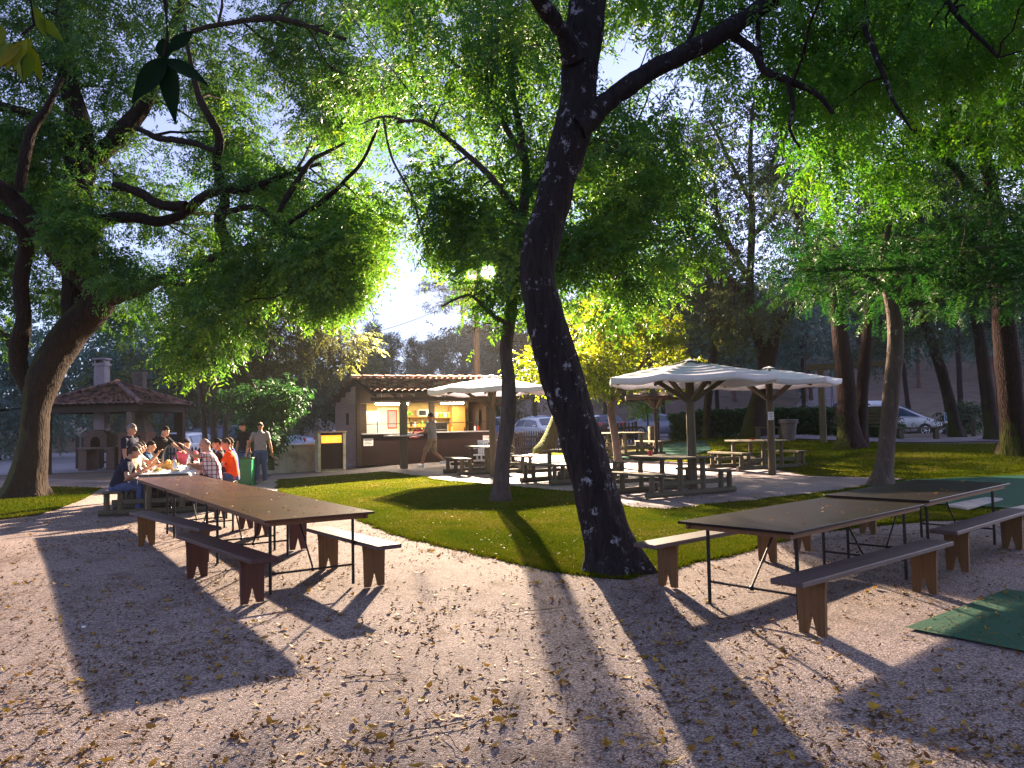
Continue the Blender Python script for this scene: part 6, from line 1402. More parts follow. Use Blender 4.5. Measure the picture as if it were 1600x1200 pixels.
# station: (x from rear, z roof/hood, half width there)
CARS = {
 'hatch': dict(L=3.95, W=1.70, H=1.48, belt=.93, st=[(0, .80), (.06, .98), (.22, 1.02), (.48, 1.36), (.80, 1.45), (1.5, 1.48), (2.2, 1.43), (2.45, 1.36), (3.02, 1.0), (3.2, .96), (3.6, .86), (3.85, .70), (3.95, .55)], rw=(2, 3), ws=(7, 8), wb=(.72, 3.18)),
 'sedan': dict(L=4.65, W=1.78, H=1.45, belt=.93, st=[(0, .72), (.06, .95), (.18, 1.02), (.72, 1.05), (1.45, 1.38), (1.75, 1.44), (2.3, 1.45), (2.7, 1.41), (2.95, 1.34), (3.55, 1.0), (3.75, .95), (4.3, .82), (4.56, .66), (4.65, .5)], rw=(3, 4), ws=(8, 9), wb=(.95, 3.75)),
 'estate': dict(L=4.55, W=1.74, H=1.46, belt=.92, st=[(0, .75), (.05, .98), (.12, 1.02), (.36, 1.36), (.6, 1.43), (1.5, 1.46), (2.4, 1.43), (2.75, 1.36), (3.4, 1.0), (3.6, .95), (4.15, .83), (4.45, .68), (4.55, .5)], rw=(2, 3), ws=(7, 8), wb=(.85, 3.62)),
 'mpv': dict(L=4.75, W=1.86, H=1.72, belt=1.02, st=[(0, .85), (.05, 1.05), (.12, 1.10), (.30, 1.58), (.55, 1.68), (1.6, 1.72), (2.5, 1.69), (2.85, 1.62), (3.75, 1.10), (3.9, 1.04), (4.35, .88), (4.65, .72), (4.75, .55)], rw=(2, 3), ws=(7, 8), wb=(.9, 3.80)),
 'van': dict(L=4.9, W=1.9, H=1.95, belt=1.10, st=[(0, 1.0), (.03, 1.10), (.08, 1.15), (.16, 1.84), (.4, 1.93), (1.6, 1.95), (2.9, 1.93), (3.2, 1.86), (3.85, 1.22), (4.05, 1.12), (4.55, .95), (4.8, .78), (4.9, .6)], rw=(2, 3), ws=(7, 8), wb=(.95, 3.95))}
def car(kind, pnt, loc, rz, label, lights=True):
    S = CARS[kind]; L, Wd, belt = S['L'], S['W'], S['belt']; hw = Wd/2
    t = empty('parked_car', loc, rz, label, 'car', 'cars parked behind the fence and hedge')
    rings = []; st = S['st']
    def ring(x, zr):
        f = x/L; nar = 1-.10*max(0, (f-.86)/.14)**2-.07*max(0, (.08-f)/.08)**2
        w = hw*nar; zb = .20 if .04 < f < .96 else .30
        bz = min(belt+.03*(1-f), zr-.02); green = max(0, min(1, (zr-belt-.08)/.25)); wr = w*(.90-.20*green)
        return [(0, zb), (w*.86, zb), (w*.97, zb+.14), (w, bz*.62), (w*.985, bz-.05), (w*.955, bz), (wr+(w*.03)*green, zr-.075*green-.015), (wr*.82, zr-.005), (0, zr+.018)]
    xs = [s[0] for s in st]; R_ = [ring(x, z) for x, z in st]
    V = []; n = len(R_[0]); m2 = 2*n-2
    for x, rg in zip(xs, R_):
        for (y, z) in rg: V.append((x-L/2, y, z))
        for (y, z) in rg[-2:0:-1]: V.append((x-L/2, -y, z))
    Fs = []
    for i in range(len(xs)-1):
        for k in range(m2): Fs.append((i*m2+k, i*m2+(k+1) % m2, (i+1)*m2+(k+1) % m2, (i+1)*m2+k))
    Fs.append(tuple(range(m2))[::-1]); Fs.append(tuple((len(xs)-1)*m2+k for k in range(m2)))
    mb = MB(); mb.add(V, Fs); body = mb.build('body', pnt, t, 50)
    sub = body.modifiers.new('smooth', 'SUBSURF'); sub.levels = 1; sub.render_levels = 2
    def pt(i, k, y_sign, o=.012):
        x = xs[i]-L/2; y, z = R_[i][k]; return Vector((x, y_sign*(y+o), z))
    # side windows
    i0, i1 = S['rw'][1], S['ws'][0]; r0, w1 = S['rw'][0], S['ws'][1]
    for sgn in (-1, 1):
        def SP(i, s, dx=0): # point on the greenhouse side at height fraction s
            a = pt(i, 5, sgn, .004); b = pt(i, 6, sgn, .006); p = a.lerp(b, s); p.x += dx; return p
        lo, hi = .10, .88
        xm = (xs[i0]+xs[i1])/2*.98
        def at_x(x, s):
            for i in range(len(xs)-1):
                if xs[i] <= x <= xs[i+1]:
                    f = (x-xs[i])/(xs[i+1]-xs[i]); return SP(i, s).lerp(SP(i+1, s), f)
        def win(x0l, x1l, x0h, x1h):
            mb = MB(); k = 7; up = []; dn = []
            for j in range(k):
                f = j/(k-1); dn.append(at_x(x0l+(x1l-x0l)*f, lo)); up.append(at_x(x0h+(x1h-x0h)*f, hi))
            off = Vector((0, sgn*.012, 0)); A_ = [p+off for p in dn]; B_ = [p+off for p in up]; A2 = [p-off for p in dn]; B2 = [p-off for p in up]
            V = A_+B_+A2+B2; Fs = []
            for j in range(k-1): Fs += [(j, j+1, k+j+1, k+j), (2*k+j, 3*k+j, 3*k+j+1, 2*k+j+1), (j, 2*k+j, 2*k+j+1, j+1), (k+j, k+j+1, 3*k+j+1, 3*k+j)]
            Fs += [(0, k, 3*k, 2*k), (k-1, 3*k-1, 4*k-1, 2*k-1)]
            mb.add(V, Fs); mb.build('side_window', MAT['glass'], t)
        if kind != 'van': win(xs[r0]+.32, xm-.04, xs[i0]+.14, xm-.04)
        win(xm+.04, xs[w1]-.16, xm+.04, xs[i1]-.04)
    # front and rear screens
    def screen(ia, ib, name):
        mb = MB(); q = []
        for s, (y, o) in enumerate(((.86, 0), (.86, 0))): pass
        za = R_[ia][8][1]; zb_ = R_[ib][8][1]; xa, xb = xs[ia]-L/2, xs[ib]-L/2
        dirx = 1 if name == 'windscreen' else -1
        if name == 'windscreen': (xt, zt, xl, zl) = (xa, za, xb, zb_)
        else: (xt, zt, xl, zl) = (xb, zb_, xa, za)
        yt = R_[ia if name == 'windscreen' else ib][7][0]*1.02; yl = R_[ib if name == 'windscreen' else ia][7][0]*1.06
        nrm = Vector((dirx*abs(zt-zl), 0, abs(xl-xt))).normalized()
        V = []; k = 7
        for f in (.10, .5, .93):
            for j in range(k):
                s = -1+2*j/(k-1); x = xl+(xt-xl)*f; z = zl+(zt-zl)*f; y = (yl+(yt-yl)*f)*s
                V.append(Vector((x, y, z-.03*s*s))+nrm*.035)
        V2 = [p-nrm*.05 for p in V]; Fs = []; N_ = len(V)
        for r in range(2):
            for j in range(k-1): a = r*k+j; Fs += [(a, a+1, a+k+1, a+k), (N_+a, N_+a+k, N_+a+k+1, N_+a+1)]
        for j in range(k-1): Fs += [(j, N_+j, N_+j+1, j+1), (2*k+j, 2*k+j+1, N_+2*k+j+1, N_+2*k+j)]
        for r in range(2): Fs += [(r*k, r*k+k, N_+r*k+k, N_+r*k), (r*k+k-1, N_+r*k+k-1, N_+r*k+2*k-1, r*k+2*k-1)]
        mb.add(V+V2, Fs); mb.build(name, MAT['glass'], t, 40)
    screen(*S['ws'], 'windscreen'); screen(*S['rw'], 'rear_window')
    for wx in S['wb']:
        for s in (-1, 1):
            Mw = Matrix.Rotation(math.pi/2, 4, 'X')
            mb = MB(); mb.lathe([(.20, -.1), (.305, -.1), (.325, -.06), (.325, .06), (.305, .1), (.20, .1)], M=Mw, c=(wx-L/2, s*(hw-.085), .325), n=22); wh = mb.build('wheel', MAT['black'], t, 40)
            mb = MB(); c0 = Vector((wx-L/2, s*(hw+.018), .325))
            for k in range(5):
                a = k*2*math.pi/5; mb.beam(c0, c0+Vector((math.cos(a)*.2, 0, math.sin(a)*.2)), .03, .055, up=(0, 1, 0))
            mb.lathe([(.215, -.02), (.215, .006), (.185, .006), (.185, -.02)], M=Mw, c=tuple(c0), n=22); mb.build('rim', MAT['chrome'], wh, 40)
            mb = MB(); mb.lathe([(.36, -.02), (.36, .018)], M=Mw, c=(wx-L/2, s*(hw-.022), .335), n=22); mb.build('arch_shade', MAT['black'], t, 40)  # black disc painting the shaded hollow of the wheel arch
    for s in (-1, 1):
        mb = MB(); mb.box((L/2-.12, s*(hw*.68), .68), (.22, .34, .15), rz=-s*.35, bev=.03); mb.build('headlight', MAT['clearlens'], t)
        mb = MB(); mb.box((-L/2+.07, s*(hw*.76), .88 if kind != 'van' else 1.0), (.14, .24, .20 if kind != 'estate' else .3), rz=s*.2, bev=.02); mb.build('taillight', MAT['redlens'], t)
        mb = MB(); mb.ball((S['ws'][1] and xs[S['ws'][1]]-L/2-.28, s*(hw+.09), belt+.08), (.06, .09, .065), 10, 6); mb.build('side_mirror', pnt, t, True)
    mb = MB(); mb.box((-L/2-.005, 0, .68 if kind != 'van' else .6), (.03, .50, .11), bev=.004); mb.build('number_plate', MAT['plate'], t)
    mb = MB(); mb.box((L/2-.0, 0, .42), (.04, .50, .11), bev=.004); mb.build('number_plate', MAT['plate'], t)
    mb = MB(); mb.box((L/2-.06, 0, .60), (.12, .62, .10), bev=.02); mb.build('grille', MAT['black'], t)
    return t
def cz(x, y): return on(x, y, .016)
def cx_(px, Y): return (px-800)/F*Y
car('estate', PAINT['white'], cz(cx_(290, 34.5), 35.2), R(88), 'white estate car beyond the picket fence, rear window towards the diners')
car('mpv', PAINT['dark'], cz(cx_(365, 39), 39.5), R(10), 'dark people carrier half hidden by the three thin trunks')
car('hatch', PAINT['white'], cz(cx_(523, 35), 36.5), R(188), 'white hatchback between the concrete wall and the kiosk')
car('sedan', PAINT['lblue'], cz(cx_(418, 41), 41), R(172), 'pale car showing only a red tail lamp above the concrete wall')
car('hatch', PAINT['white'], cz(cx_(848, 38), 38.6), R(-62), 'white hatchback behind the picket fence, right of the slender trunk')
car('estate', PAINT['white'], cz(cx_(788, 44), 44.5), R(80), 'white estate car parked farther back, left of the hatchback at the fence')
car('mpv', PAINT['blue'], cz(cx_(748, 39), 39), R(80), 'blue car right behind the end of the kiosk')
car('sedan', PAINT['blue'], cz(cx_(850, 47), 48.5), R(5), 'dark blue car roof above the white hatchback')
car('hatch', PAINT['navy'], cz(cx_(948, 44.5), 46.5), R(97), 'navy hatchback with its boot and number plate towards us')
car('sedan', PAINT['slate'], cz(cx_(1028, 47), 47.8), R(12), 'slate grey saloon driving lane side, left of the hedge end')
car('sedan', PAINT['blue'], cz(cx_(1237, 45), 45), R(-4), 'blue car roof showing over the hedge')
car('van', PAINT['white'], cz(cx_(1325, 47.5), 47), R(176), 'white van showing over the hedge behind the swing')
car('mpv', PAINT['silver'], cz(cx_(1392, 41.5), 41.8), R(-7), 'silver minivan nosing out right of the hedge')
# ------------------------------------------------------------------ people
def remesh(mb, name, m, parent, vox=.011, smooth_it=2):
    me = bpy.data.meshes.new('tmp'); me.from_pydata(mb.v, [], mb.f); me.update()
    bm = bmesh.new(); bm.from_mesh(me); bmesh.ops.recalc_face_normals(bm, faces=bm.faces); bm.to_mesh(me); bm.free()
    o = bpy.data.objects.new('tmp', me); COL.objects.link(o)
    r = o.modifiers.new('r', 'REMESH'); r.mode = 'VOXEL'; r.voxel_size = vox
    s = o.modifiers.new('s', 'SMOOTH'); s.factor = .5; s.iterations = smooth_it
    dg = bpy.context.evaluated_depsgraph_get(); dg.update()
    new = bpy.data.meshes.new_from_object(o.evaluated_get(dg)); new.name = name
    bpy.data.objects.remove(o); bpy.data.meshes.remove(me)
    new.materials.clear()
    return link(name, new, m, parent, True)
def oval(mb, rings, n=14):
    """rings: (centre, lateral half, depth half, lateral axis, depth axis)"""
    V = []; Fs = []
    for c, a, b, la, da in rings:
        for k in range(n):
            t = 2*math.pi*k/n; ct, st_ = math.cos(t), math.sin(t)
            V.append(c+la*(a*math.copysign(abs(ct)**.85, ct))+da*(b*math.copysign(abs(st_)**.85, st_)))
    for i in range(len(rings)-1):
        for k in range(n): Fs.append((i*n+k, i*n+(k+1) % n, (i+1)*n+(k+1) % n, (i+1)*n+k))
    Fs.append(tuple(range(n))[::-1]); Fs.append(tuple((len(rings)-1)*n+k for k in range(n))); mb.add(V, Fs)
def ik(S, Tg, a, b, pole):
    d = Tg-S; L = min(d.length, (a+b)*.995); d = d.normalized(); x = (a*a-b*b+L*L)/(2*L); h = math.sqrt(max(0, a*a-x*x))
    p = (pole-d*pole.dot(d)).normalized(); return S+d*x+p*h, S+d*L
def person(label, loc, rz, pose='stand', scale=1.0, lean=.0, side=0.0, hands=((-.25, .1, .85), (.25, .1, .85)), turn=0.0, nod=.1, shirt='navy', legs='denim', shoes='black', hair='dark', bald=False, skin='skin', sleeves=.62, shorts=False, belly=0.0, group=None):
    t = empty('person', loc, rz, label, 'person', group); t.scale = (scale,)*3
    X = Vector((1, 0, 0))
    V3 = Vector
    if pose == 'sit':
        pel = V3((0, 0, .56)); hips = [V3((s*.09, .02, .55)) for s in (-1, 1)]; knees = [V3((s*.13, .44, .52)) for s in (-1, 1)]; ank = [V3((s*.13, .40, .09)) for s in (-1, 1)]
    elif pose == 'walk':
        pel = V3((0, 0, .93)); hips = [V3((s*.09, 0, .90)) for s in (-1, 1)]; knees = [V3((-.09, .22, .50)), V3((.09, -.02, .47))]; ank = [V3((-.09, .34, .10)), V3((.09, -.38, .20))]
    else:
        pel = V3((0, 0, .95)); hips = [V3((s*.09, 0, .92)) for s in (-1, 1)]; knees = [V3((-.10, .04, .50)), V3((.11, .01, .50))]; ank = [V3((-.12, -.02, .085)), V3((.13, -.05, .085))]
    Rl = Matrix.Rotation(-lean, 3, 'X') @ Matrix.Rotation(side, 3, 'Y')
    def sp(z, y=0.0): # point on the leaning spine
        k = .55+.45*min(1, z/.5); Rk = Matrix.Rotation(-lean*k, 3, 'X') @ Matrix.Rotation(side*k, 3, 'Y')
        return pel+Rk @ V3((0, y, z))
    da = Rl @ V3((0, 1, 0)); la = Rl @ X
    neck = sp(.545, -.02); hd = neck+Rl @ V3((0, .03, .17))
    sh = [sp(.475, -.01)+la*(s*.185) for s in (-1, 1)]
    arms = []
    for i, s in enumerate((-1, 1)):
        pole = V3((s*.55, -.5, -.75)); e, w_ = ik(sh[i], V3(hands[i]), .295, .265, pole); arms.append((sh[i], e, w_))
    def torso(mb, g, z0=-.02, z1=.53):
        rows = [(-.06, .165, .115), (.02, .170, .120), (.12, .155, .112+belly*.6), (.22, .155, .115+belly), (.33, .172, .122+belly*.4), (.42, .185, .112), (.485, .165, .088), (.53, .085, .065)]
        oval(mb, [(sp(z, belly*.4 if .08 < z < .35 else 0), a+g, b+g, la, da) for z, a, b in rows if z0-.06 <= z <= z1+.01])
    B = MB(); torso(B, 0)
    for i in range(2):
        B.ball(sh[i], .062, 10, 7); S_, E_, W2 = arms[i]
        B.tube([S_, S_.lerp(E_, .35), E_, E_.lerp(W2, .3), W2], [.052, .050, .039, .040, .026], 10); B.ball(E_, .040, 8, 6); B.ball(W2, .028, 8, 6)
        K, A_ = knees[i], ank[i]
        B.tube([hips[i], hips[i].lerp(K, .4), K, K.lerp(A_, .35), A_], [.088, .080, .056, .056, .037], 12); B.ball(hips[i], .09, 10, 7); B.ball(K, .057, 10, 6)
        fw = V3((0, 1, 0)); 
        B.tube([A_+V3((0, -.05, -.04)), A_+V3((0, .05, -.045)), A_+V3((0, .16, -.06))], [.036, .040, .026], 8)
        # hand: palm, four fingers and a thumb
        d = (W2-E_).normalized(); s = -1 if i == 0 else 1
        up = V3((0, 0, 1)) if abs(d.z) < .8 else V3((0, 1, 0)); sd = d.cross(up).normalized(); pn = sd.cross(d).normalized()
        pc = W2+d*.05; Mx = Matrix((sd, d, pn)).transposed(); B.ball(pc, (.040, .052, .017), 10, 6, Mx)
        for k in range(4):
            o = (-.028+.0187*k); ln = [.062, .074, .068, .05][k]; b0 = pc+d*.036+sd*o; b1 = b0+d*ln*.55-pn*.008; b2 = b1+d*ln*.4-pn*.022
            B.tube([b0, b1, b2], [.0095, .009, .0075], 6)
        b0 = pc-d*.01-sd*s*.034; B.tube([b0, b0-sd*s*.026+d*.028, b0-sd*s*.03+d*.055-pn*.012], [.0125, .0105, .008], 6)
    B.tube([neck-Rl @ V3((0, 0, .05)), neck+Rl @ V3((0, .015, .09))], [.058, .052], 12)
    Rh = Rl @ Matrix.Rotation(turn, 3, 'Z') @ Matrix.Rotation(lean*.55-nod, 3, 'X')
    H = lambda x, y, z: hd+Rh @ V3((x, y, z))
    B.ball(hd, (.077, .098, .118), 16, 12, Rh); B.ball(H(0, .03, -.055), (.058, .068, .065), 12, 8, Rh); B.ball(H(0, .064, -.088), (.028, .024, .024), 8, 6, Rh)
    B.tube([H(0, .092, .022), H(0, .113, -.018), H(0, .098, -.032)], [.010, .015, .012], 7); B.ball(H(0, .084, .036), (.05, .016, .012), 10, 5, Rh); B.ball(H(0, .088, -.062), (.026, .012, .010), 8, 5, Rh)
    for s in (-1, 1): B.ball(H(s*.078, -.005, -.005), (.012, .022, .034), 8, 6, Rh)
    body = remesh(B, 'body', MAT[skin], t, .0095)
    mb = MB()
    for s in (-1, 1): mb.ball(H(s*.031, .088, .016), (.012, .010, .008), 8, 5, Rh)
    mb.build('eyes', MAT['black'], t, True)
    # shirt
    Sh = MB(); torso(Sh, .016)
    for i in range(2):
        S_, E_, W2 = arms[i]; Sh.ball(S_, .076, 10, 7)
        if sleeves <= 1: end = S_.lerp(E_, sleeves); Sh.tube([S_, end], [.070, .066], 12)
        else: Sh.tube([S_, E_, E_.lerp(W2, .85)], [.070, .056, .044], 12); Sh.ball(E_, .056, 8, 6)
    Sh.tube([neck-Rl @ V3((0, 0, .05)), neck+Rl @ V3((0, .004, .025))], [.078, .068], 12)
    remesh(Sh, 'shirt', CL[shirt], t, .013, 1)
    Tr = MB()
    oval(Tr, [(sp(z), a+.012, b+.014, X, V3((0, 1, 0))) for z, a, b in ((-.09, .155, .11), (-.02, .172, .122), (.05, .168, .120))])
    for i in range(2):
        K, A_ = knees[i], ank[i]; Tr.ball(hips[i], .106, 10, 7)
        if shorts: Tr.tube([hips[i], hips[i].lerp(K, .5), hips[i].lerp(K, .96)], [.106, .098, .092], 12)
        else: Tr.tube([hips[i], hips[i].lerp(K, .45), K, A_+V3((0, 0, -.02))], [.106, .096, .074, .060], 12); Tr.ball(K, .074, 10, 6)
    remesh(Tr, 'shorts' if shorts else 'trousers', CL[legs], t, .013, 1)
    for i in range(2):
        A_ = ank[i]; mb = MB(); mb.tube([A_+V3((0, -.075, -.045)), A_+V3((0, -.02, -.035)), A_+V3((0, .06, -.045)), A_+V3((0, .15, -.058)), A_+V3((0, .19, -.064))], [.034, .046, .046, .040, .02], 10); mb.box(A_+V3((0, .055, -.078)), (.084, .27, .018), bev=.005)
        mb.build('shoe', MAT[shoes] if shoes in MAT else CL[shoes], t, True)
    Hm = MB()
    V = []; Fs = []; n, m_ = 20, 14
    for i in range(m_+1):
        ph = math.pi*i/m_
        for k in range(n):
            a = 2*math.pi*k/n; V.append((.086*math.sin(ph)*math.cos(a), .108*math.sin(ph)*math.sin(a)-.006, .128*math.cos(ph)+.004))
    for i in range(m_):
        for k in range(n):
            q = (i*n+k, (i+1)*n+k, (i+1)*n+(k+1) % n, i*n+(k+1) % n); c = sum((V3(V[j]) for j in q), V3())/4
            low = c.z < -.035 if c.y < .02 else c.z < .02+max(0, c.y-.02)*.62
            if abs(c.x) > .06 and -.03 < c.y < .04 and c.z < .02: low = True
            top = bald and (c.z > .045 or c.y > .03)
            if not low and not top: Fs.append(q)
    Vw = [hd+Rh @ V3((p[0]+.004*noise.noise((p[0]*60, p[1]*60, p[2]*60)), p[1], p[2]+.005*noise.noise((p[1]*50, p[0]*60, 4)))) for p in V]
    used = sorted({j for f in Fs for j in f}); mp = {j: i for i, j in enumerate(used)}
    if Fs:
        Hm.add([Vw[j] for j in used], [tuple(mp[j] for j in f) for f in Fs]); ho = Hm.build('hair', HAIR[hair], t, True)
        so = ho.modifiers.new('thick', 'SOLIDIFY'); so.thickness = .012; so.offset = -1
    return t
def seat_at(o, x, s, dy=0.93):
    """seat place on a bench of a picnic table: s=-1/+1 bench side; faces the table"""
    p = local(o, x, s*dy, 0); return p, o.rotation_euler.z+(math.pi if s > 0 else 0)
GP = 'people eating at the long picnic table'
a5, a6 = PT[5], PT[6]
def diner(label, o, x, s, dy=.90, **kw):
    p, rz = seat_at(o, x, s, dy); p.z = T(p.x, p.y)+.02
    return person(label, p, rz, 'sit', **kw)
# left bench (s=+1 is towards the left / gazebo side)
diner('person with brown hair in navy polo leaning on the near end of the table', a5, -.42, 1, lean=.42, hands=((-.15, .50, .83), (.20, .46, .83)), shirt='navy', legs='denim', shoes='white', hair='brown', turn=.15, nod=-.1)
diner('second person on the left bench, light shirt, next to the navy polo', a5, .22, 1, lean=.30, hands=((-.15, .50, .84), (.20, .48, .86)), shirt='beige', hair='grey', turn=-.1)
diner('third person on the left bench in a cream shirt with brown hair', a5, .85, 1, lean=.20, hands=((-.1, .45, .95), (.2, .5, .84)), shirt='cream', hair='brown', turn=-.2)
diner('fourth person on the left bench, dark hair, white shirt, lifting a glass', a6, -.45, 1, lean=.12, hands=((-.15, .52, .84), (.12, .45, 1.12)), shirt='white', hair='dark', turn=-.3)
diner('person at the far end of the left bench in a dark teal shirt', a6, .35, 1, lean=.2, hands=((-.15, .5, .84), (.2, .5, .84)), shirt='teal', hair='dark')
# right bench (s=-1)
diner('bald person in pink checked shirt stretching an arm over the table', a5, .10, -1, dy=.84, lean=.26, hands=((-.28, .54, 1.22), (.18, .52, .85)), shirt='plaid', legs='dark', hair='grey', bald=True, turn=.25, belly=.05, scale=1.03)
diner('person in pink top hidden between the checked shirt and the table', a5, .80, -1, dy=.80, lean=.30, hands=((-.2, .5, .84), (.2, .5, .84)), shirt='pink', hair='dark', turn=.2)
diner('person with dark hair and dark shirt on the right bench behind the bald head', a6, -.55, -1, dy=.90, lean=.18, hands=((-.2, .5, .84), (.2, .5, .84)), shirt='dark', hair='dark', turn=.2)
diner('person in orange polo sitting on the right bench', a5, .95, -1, dy=1.13, lean=.20, hands=((-.15, .48, .86), (.18, .45, .84)), shirt='orange', legs='denim', hair='brown', turn=.3)
diner('person in royal blue shirt beyond the orange polo', a6, .12, -1, dy=1.05, lean=.12, hands=((-.2, .5, .84), (.2, .5, .84)), shirt='royal', hair='brown', turn=.2)
person('person with dark hair and red top seated at the far head of the table', local(a6, 1.35, .1, 0), a6.rotation_euler.z+R(90), 'sit', lean=.15, hands=((-.2, .5, .84), (.2, .5, .84)), shirt='pink', hair='dark')
def px_at(px, Y): return (px-800)/F*Y
def stand_at(px, Y): x = px_at(px, Y); return on(x, Y, .014)
person('person with grey hair in navy tee standing behind the left bench', stand_at(200, 17.2), R(-100), 'stand', lean=.10, hands=((-.24, .10, .86), (.24, .16, .88)), shirt='navy', legs='dark', hair='grey', turn=.1, nod=.15)
person('person in black shirt standing and reaching an arm across the table', stand_at(243, 19.0), R(-115), 'stand', lean=.45, hands=((-.15, .72, 1.12), (.25, .35, .90)), shirt='black', legs='dark', hair='dark', nod=.1)
person('person in black tee and jeans standing at the green bin', stand_at(382, 23.4), R(150), 'stand', lean=.12, hands=((-.26, .18, .88), (.26, .12, .85)), shirt='black', legs='denim', hair='dark', nod=.25)
person('bald person in grey tee and jeans standing right of the green bin', stand_at(406, 23.0), R(20), 'stand', lean=.06, hands=((-.30, .10, .95), (.32, .05, .88)), shirt='grey', legs='denim', shoes='grey', bald=True, hair='dark', skin='skin2', nod=.35, belly=.02)
wp = person('person in pale shirt and shorts walking past the kiosk hatch with a red tray', P(676, 700, 25.6)*1.0, R(72), 'walk', lean=.08, hands=((-.12, .42, 1.10), (.12, .42, 1.10)), shirt='grey', legs='beige', shoes='white', hair='dark', skin='skin2', shorts=True, sleeves=.7)
wp.location = on(wp.location.x, wp.location.y, .02)
Mw_ = Matrix.Translation(wp.location) @ Matrix.Rotation(wp.rotation_euler.z, 4, 'Z')
t = empty('tray', Mw_ @ Vector((0, .56, 1.08)), wp.rotation_euler.z, 'red serving tray held by the person walking past the kiosk', 'tray'); t.rotation_euler = (0, -.6, wp.rotation_euler.z)
mb = MB(); mb.box((0, 0, 0), (.44, .32, .015), bev=.004); mb.build('base', MAT['redplastic'], t)
mb = MB()
for s in (-1, 1): mb.box((s*.228, 0, .012), (.012, .345, .035)); mb.box((0, s*.168, .012), (.444, .012, .035))
mb.build('rim', MAT['redplastic'], t)
# ------------------------------------------------------------------ grass blades and dry leaves
def tri_mesh(name, V, m, tint, label, cat):
    o = mesh_np(name, V, np.arange(len(V)).reshape(-1, 3), m, None, tint=tint); return tag(o, label, cat, kind='stuff')
M_grass = leaf_mat('grass_blade', (.024, .060, .003), (.070, .086, .004), (.135, .112, .016), trans=.3, tcol=(1.1, 1.1, .2), rough=1.0, spec=0.0)
def grass(inside, box, n, h, label, dz=.024):
    x = RNG.uniform(box[0], box[1], n*3); y = box[2]+(box[3]-box[2])*RNG.uniform(0, 1, n*3)**1.5
    k = np.array([inside(a, b) for a, b in zip(x, y)]); x, y = x[k][:n], y[k][:n]; n = len(x)
    z = np.array([T(a, b) for a, b in zip(x, y)])+dz-.004
    a = RNG.uniform(0, 6.283, n); hh = h*RNG.uniform(.5, 1.3, n); wd = .006+.0009*y
    p = np.stack([x, y, z], 1); s = np.stack([np.cos(a), np.sin(a), 0*a], 1)*wd[:, None]*.5
    tip = p+np.stack([RNG.normal(0, .5, n)*hh, RNG.normal(0, .5, n)*hh, hh], 1)
    V = np.stack([p-s, p+s, tip], 1).reshape(-1, 3)
    tn = np.array([.45+.35*noise.noise((q[0]*.6, q[1]*.6, 0))+.25*noise.noise((q[0]*2.5, q[1]*2.5, 3)) for q in p])+RNG.normal(0, .1, n)
    tri_mesh('grass', V, M_grass, np.repeat(np.clip(tn, 0, 1), 3), label, 'grass')
bb = lambda pts: (min(p.x for p in pts), max(p.x for p in pts), min(p.y for p in pts), max(p.y for p in pts))
def fringe(pts, label):
    Vs = []
    for i in range(len(pts)):
        a, b = pts[i], pts[(i+1) % len(pts)]
        if min(a.y, b.y) > 20 and a.x > -2: continue
        L = (b-a).length; m_ = int(L*420)
        for _ in range(m_):
            q = a.lerp(b, RNG.random()); nz = Vector((noise.noise((q.x*2.1, q.y*2.1, 3)), noise.noise((q.x*2.1, q.y*2.1, 9))))*.11
            x, y = q.x+nz.x+RNG.normal(0, .035), q.y+nz.y+RNG.normal(0, .035); z = T(x, y)+.012; h = RNG.uniform(.015, .05); t_ = RNG.uniform(0, 6.28); w_ = .005+.0006*y
            Vs += [(x-math.cos(t_)*w_, y-math.sin(t_)*w_, z), (x+math.cos(t_)*w_, y+math.sin(t_)*w_, z), (x+RNG.normal(0, .02), y+RNG.normal(0, .02), z+h)]
    tri_mesh('grass', np.array(Vs), M_grass, np.repeat(np.clip(RNG.normal(.5, .2, len(Vs)//3), 0, 1), 3), label, 'grass')
fringe(lawn_pts, 'ragged grass along the edge of the middle lawn')
grass(in_lawn, bb(lawn_pts), 110000, .018, 'short grass blades of the lawn around the leaning tree')
grass(in_blawn, bb(blawn_pts), 30000, .045, 'short grass blades of the lawn rising to the hedge')
grass(in_llawn, bb(llawn_pts), 24000, .045, 'short grass blades under the big forked ash')
M_dry = leaf_mat('dry_leaf', (.055, .030, .014), (.17, .085, .022), (.42, .27, .035), trans=.2, tcol=(1.3, 1, .4), rough=.65)
